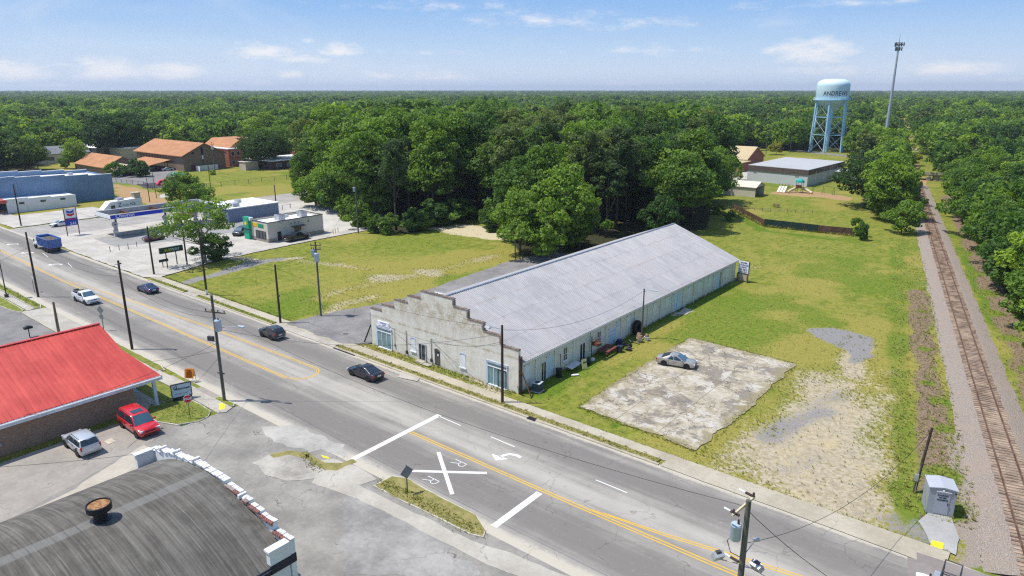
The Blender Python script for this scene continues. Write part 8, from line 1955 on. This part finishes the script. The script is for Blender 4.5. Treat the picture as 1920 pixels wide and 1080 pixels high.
# ------------------------------------------------------------------ tufts of grass and weeds over the lots and along every edge
def tufts():
    g = np.random.RandomState(5); pts = []
    def add(x, y, h, z=0.0): pts.append((x, y, z, h))
    def free(x, y):
        if -24.5 < x < .4 and -.1 < y < 61: return False
        if 6.7 < x < 20.9 and 1.0 < y < 28.3: return False
        if -34 < x < -24.7 and -2.4 < y < 62: return False
        if y < -1.4: return False
        s, o = track_sd(x, y)
        if -2.9 < o < 2.8: return False
        if 36 < x < 42.6 and y < 2.4: return False
        return not (x < -79 and y < 62 and x > -150)
    sel = (X > -80) & (X < 62) & (Y > -1.4) & (Y < 128); ii = np.where(sel)[0]
    wgt = .16 + 1.3*((dirt > .12) & (dirt < .62))[ii] + 1.2*(weed[ii] > .3) + .8*(brush[ii] > .3) + .35*(lush[ii] > .4) + .5*((stone[ii] > .1) & (stone[ii] < .8)); wgt *= np.clip(90/np.hypot(X[ii]-CAM[0], Y[ii]-CAM[1]), .3, 1.6)
    for k in g.choice(ii, 21000, p=wgt/wgt.sum()):
        x, y = X[k]+g.uniform(-.5,.5), Y[k]+g.uniform(-.5,.5)
        if wood[k] > .5 or not free(x, y): continue
        big = weed[k] > .4 or brush[k] > .4
        add(x, y, g.uniform(.07,.19)*(1.6 if big and g.rand() < .5 else 1))
    def line(a, b, n, w, h, z=0.0):
        for _ in range(n): f = g.rand(); add(a[0]+(b[0]-a[0])*f+g.normal()*w, a[1]+(b[1]-a[1])*f+g.normal()*w, g.uniform(*h), z)
    for a, b in (((7,1.3),(20.6,.4)),((20.9,.5),(21,27.8)),((20.8,28),(6.9,28.5)),((6.8,28.4),(6.8,1.5))): line(a, b, 260, .16, (.05,.16))
    line((0.2,0.4),(0.2,60), 260, .12, (.12,.4)); line((-24,-.15),(-.2,-.15), 130, .05, (.08,.25)); line((-27,-3.3),(19,-3.3), 1100, .22, (.06,.17), .085); line((-24,-.8),(-.5,-.8), 500, .25, (.05,.14)); line((-27,-1.45),(41,-1.7), 420, .06, (.06,.18), .03)
    line((-29.2,132),(-13.9,113.4), 200, .2, (.3,.8)); line((-13.8,113.2),(6,114.3), 260, .3, (.25,.7)); line((2.0,-21.3),(13.2,-21.3), 600, .38, (.05,.14), .115); line((-27.5,-25.5),(-21.5,-25.3), 420, .9, (.05,.13), .11); line((-28.0,-66),(-26.7,-28.5), 500, .28, (.06,.16)); line((-63,-3.3),(-42,-3.3), 420, .2, (.06,.16), .085); line((-79,-3.3),(-67.5,-3.3), 260, .2, (.06,.16), .085)
    line((-79,-1.2),(-41,-1.2), 420, .15, (.08,.22)); line((-110,-21.6),(-77,-21.6), 500, .25, (.06,.16), .11); line((-7.2,-22.6),(-3.8,-23.4), 130, .35, (.05,.13), .03); line((-9.2,-75),(-8.6,-36), 120, .1, (.1,.3))
    P_ = np.array(pts); n = len(P_); B = 6
    c = np.repeat(P_, B, 0); m = len(c); an = g.uniform(0, 6.28, m); ln = g.uniform(.2, 1.0, m)*c[:,3]; sp = c[:,3]*.55
    bx = c[:,0]+np.cos(an)*sp*g.rand(m)*.8; by = c[:,1]+np.sin(an)*sp*g.rand(m)*.8; w = .018+.05*c[:,3]
    dx, dy = -np.sin(an)*w, np.cos(an)*w; h = c[:,3]*g.uniform(.6,1.15,m)
    v = np.stack([np.stack([bx-dx, by-dy, c[:,2]-.01], 1), np.stack([bx+dx, by+dy, c[:,2]-.01], 1), np.stack([bx+np.cos(an)*ln, by+np.sin(an)*ln, c[:,2]+h], 1)], 1).reshape(-1,3)
    me = bpy.data.meshes.new('grass'); me.vertices.add(len(v)); me.vertices.foreach_set('co', v.astype(np.float32).ravel()); f = np.arange(len(v)).astype(np.int32)
    me.loops.add(len(f)); me.loops.foreach_set('vertex_index', f); me.polygons.add(m); me.polygons.foreach_set('loop_start', np.arange(0,len(v),3,dtype=np.int32)); me.update(calc_edges=True)
    a = me.attributes.new('tint', 'FLOAT', 'FACE'); a.data.foreach_set('value', np.clip(np.repeat(g.rand(n), B)*.8+g.rand(m)*.2, 0, 1).astype(np.float32))
    t = NT('grass tufts'); q_ = t.N.new('ShaderNodeAttribute'); q_.attribute_name = 'tint'; nz = t.noise(.15, 3)
    col = t.mix(t.ramp(t.math('ADD', t.math('MULTIPLY', q_.outputs['Fac'], .6), t.math('MULTIPLY', nz, .4)), .2, .8), (.13,.175,.022), (.36,.33,.09)); t.color(col); me.materials.append(t.done(.8, 0, .15))
    o = bpy.data.objects.new('grass', me); COL.objects.link(o); o['kind'] = 'stuff'
tufts()

# ------------------------------------------------------------------ haze
HAZE = 0.00010
def haze():
    m = MB(); m.box(-14000, 9000, -3000, 16000, -1.0, 130)
    mt = bpy.data.materials.new('haze'); mt.use_nodes = True; nt = mt.node_tree; nt.nodes.clear(); out = nt.nodes.new('ShaderNodeOutputMaterial'); v = nt.nodes.new('ShaderNodeVolumePrincipled')
    v.inputs['Color'].default_value = (.80,.88,1,1); v.inputs['Density'].default_value = HAZE; v.inputs['Anisotropy'].default_value = .2; nt.links.new(v.outputs[0], out.inputs['Volume']); mt.cycles.homogeneous_volume = True
    o = m.build('haze', mt); o['kind'] = 'stuff'
if HAZE > 0: haze()
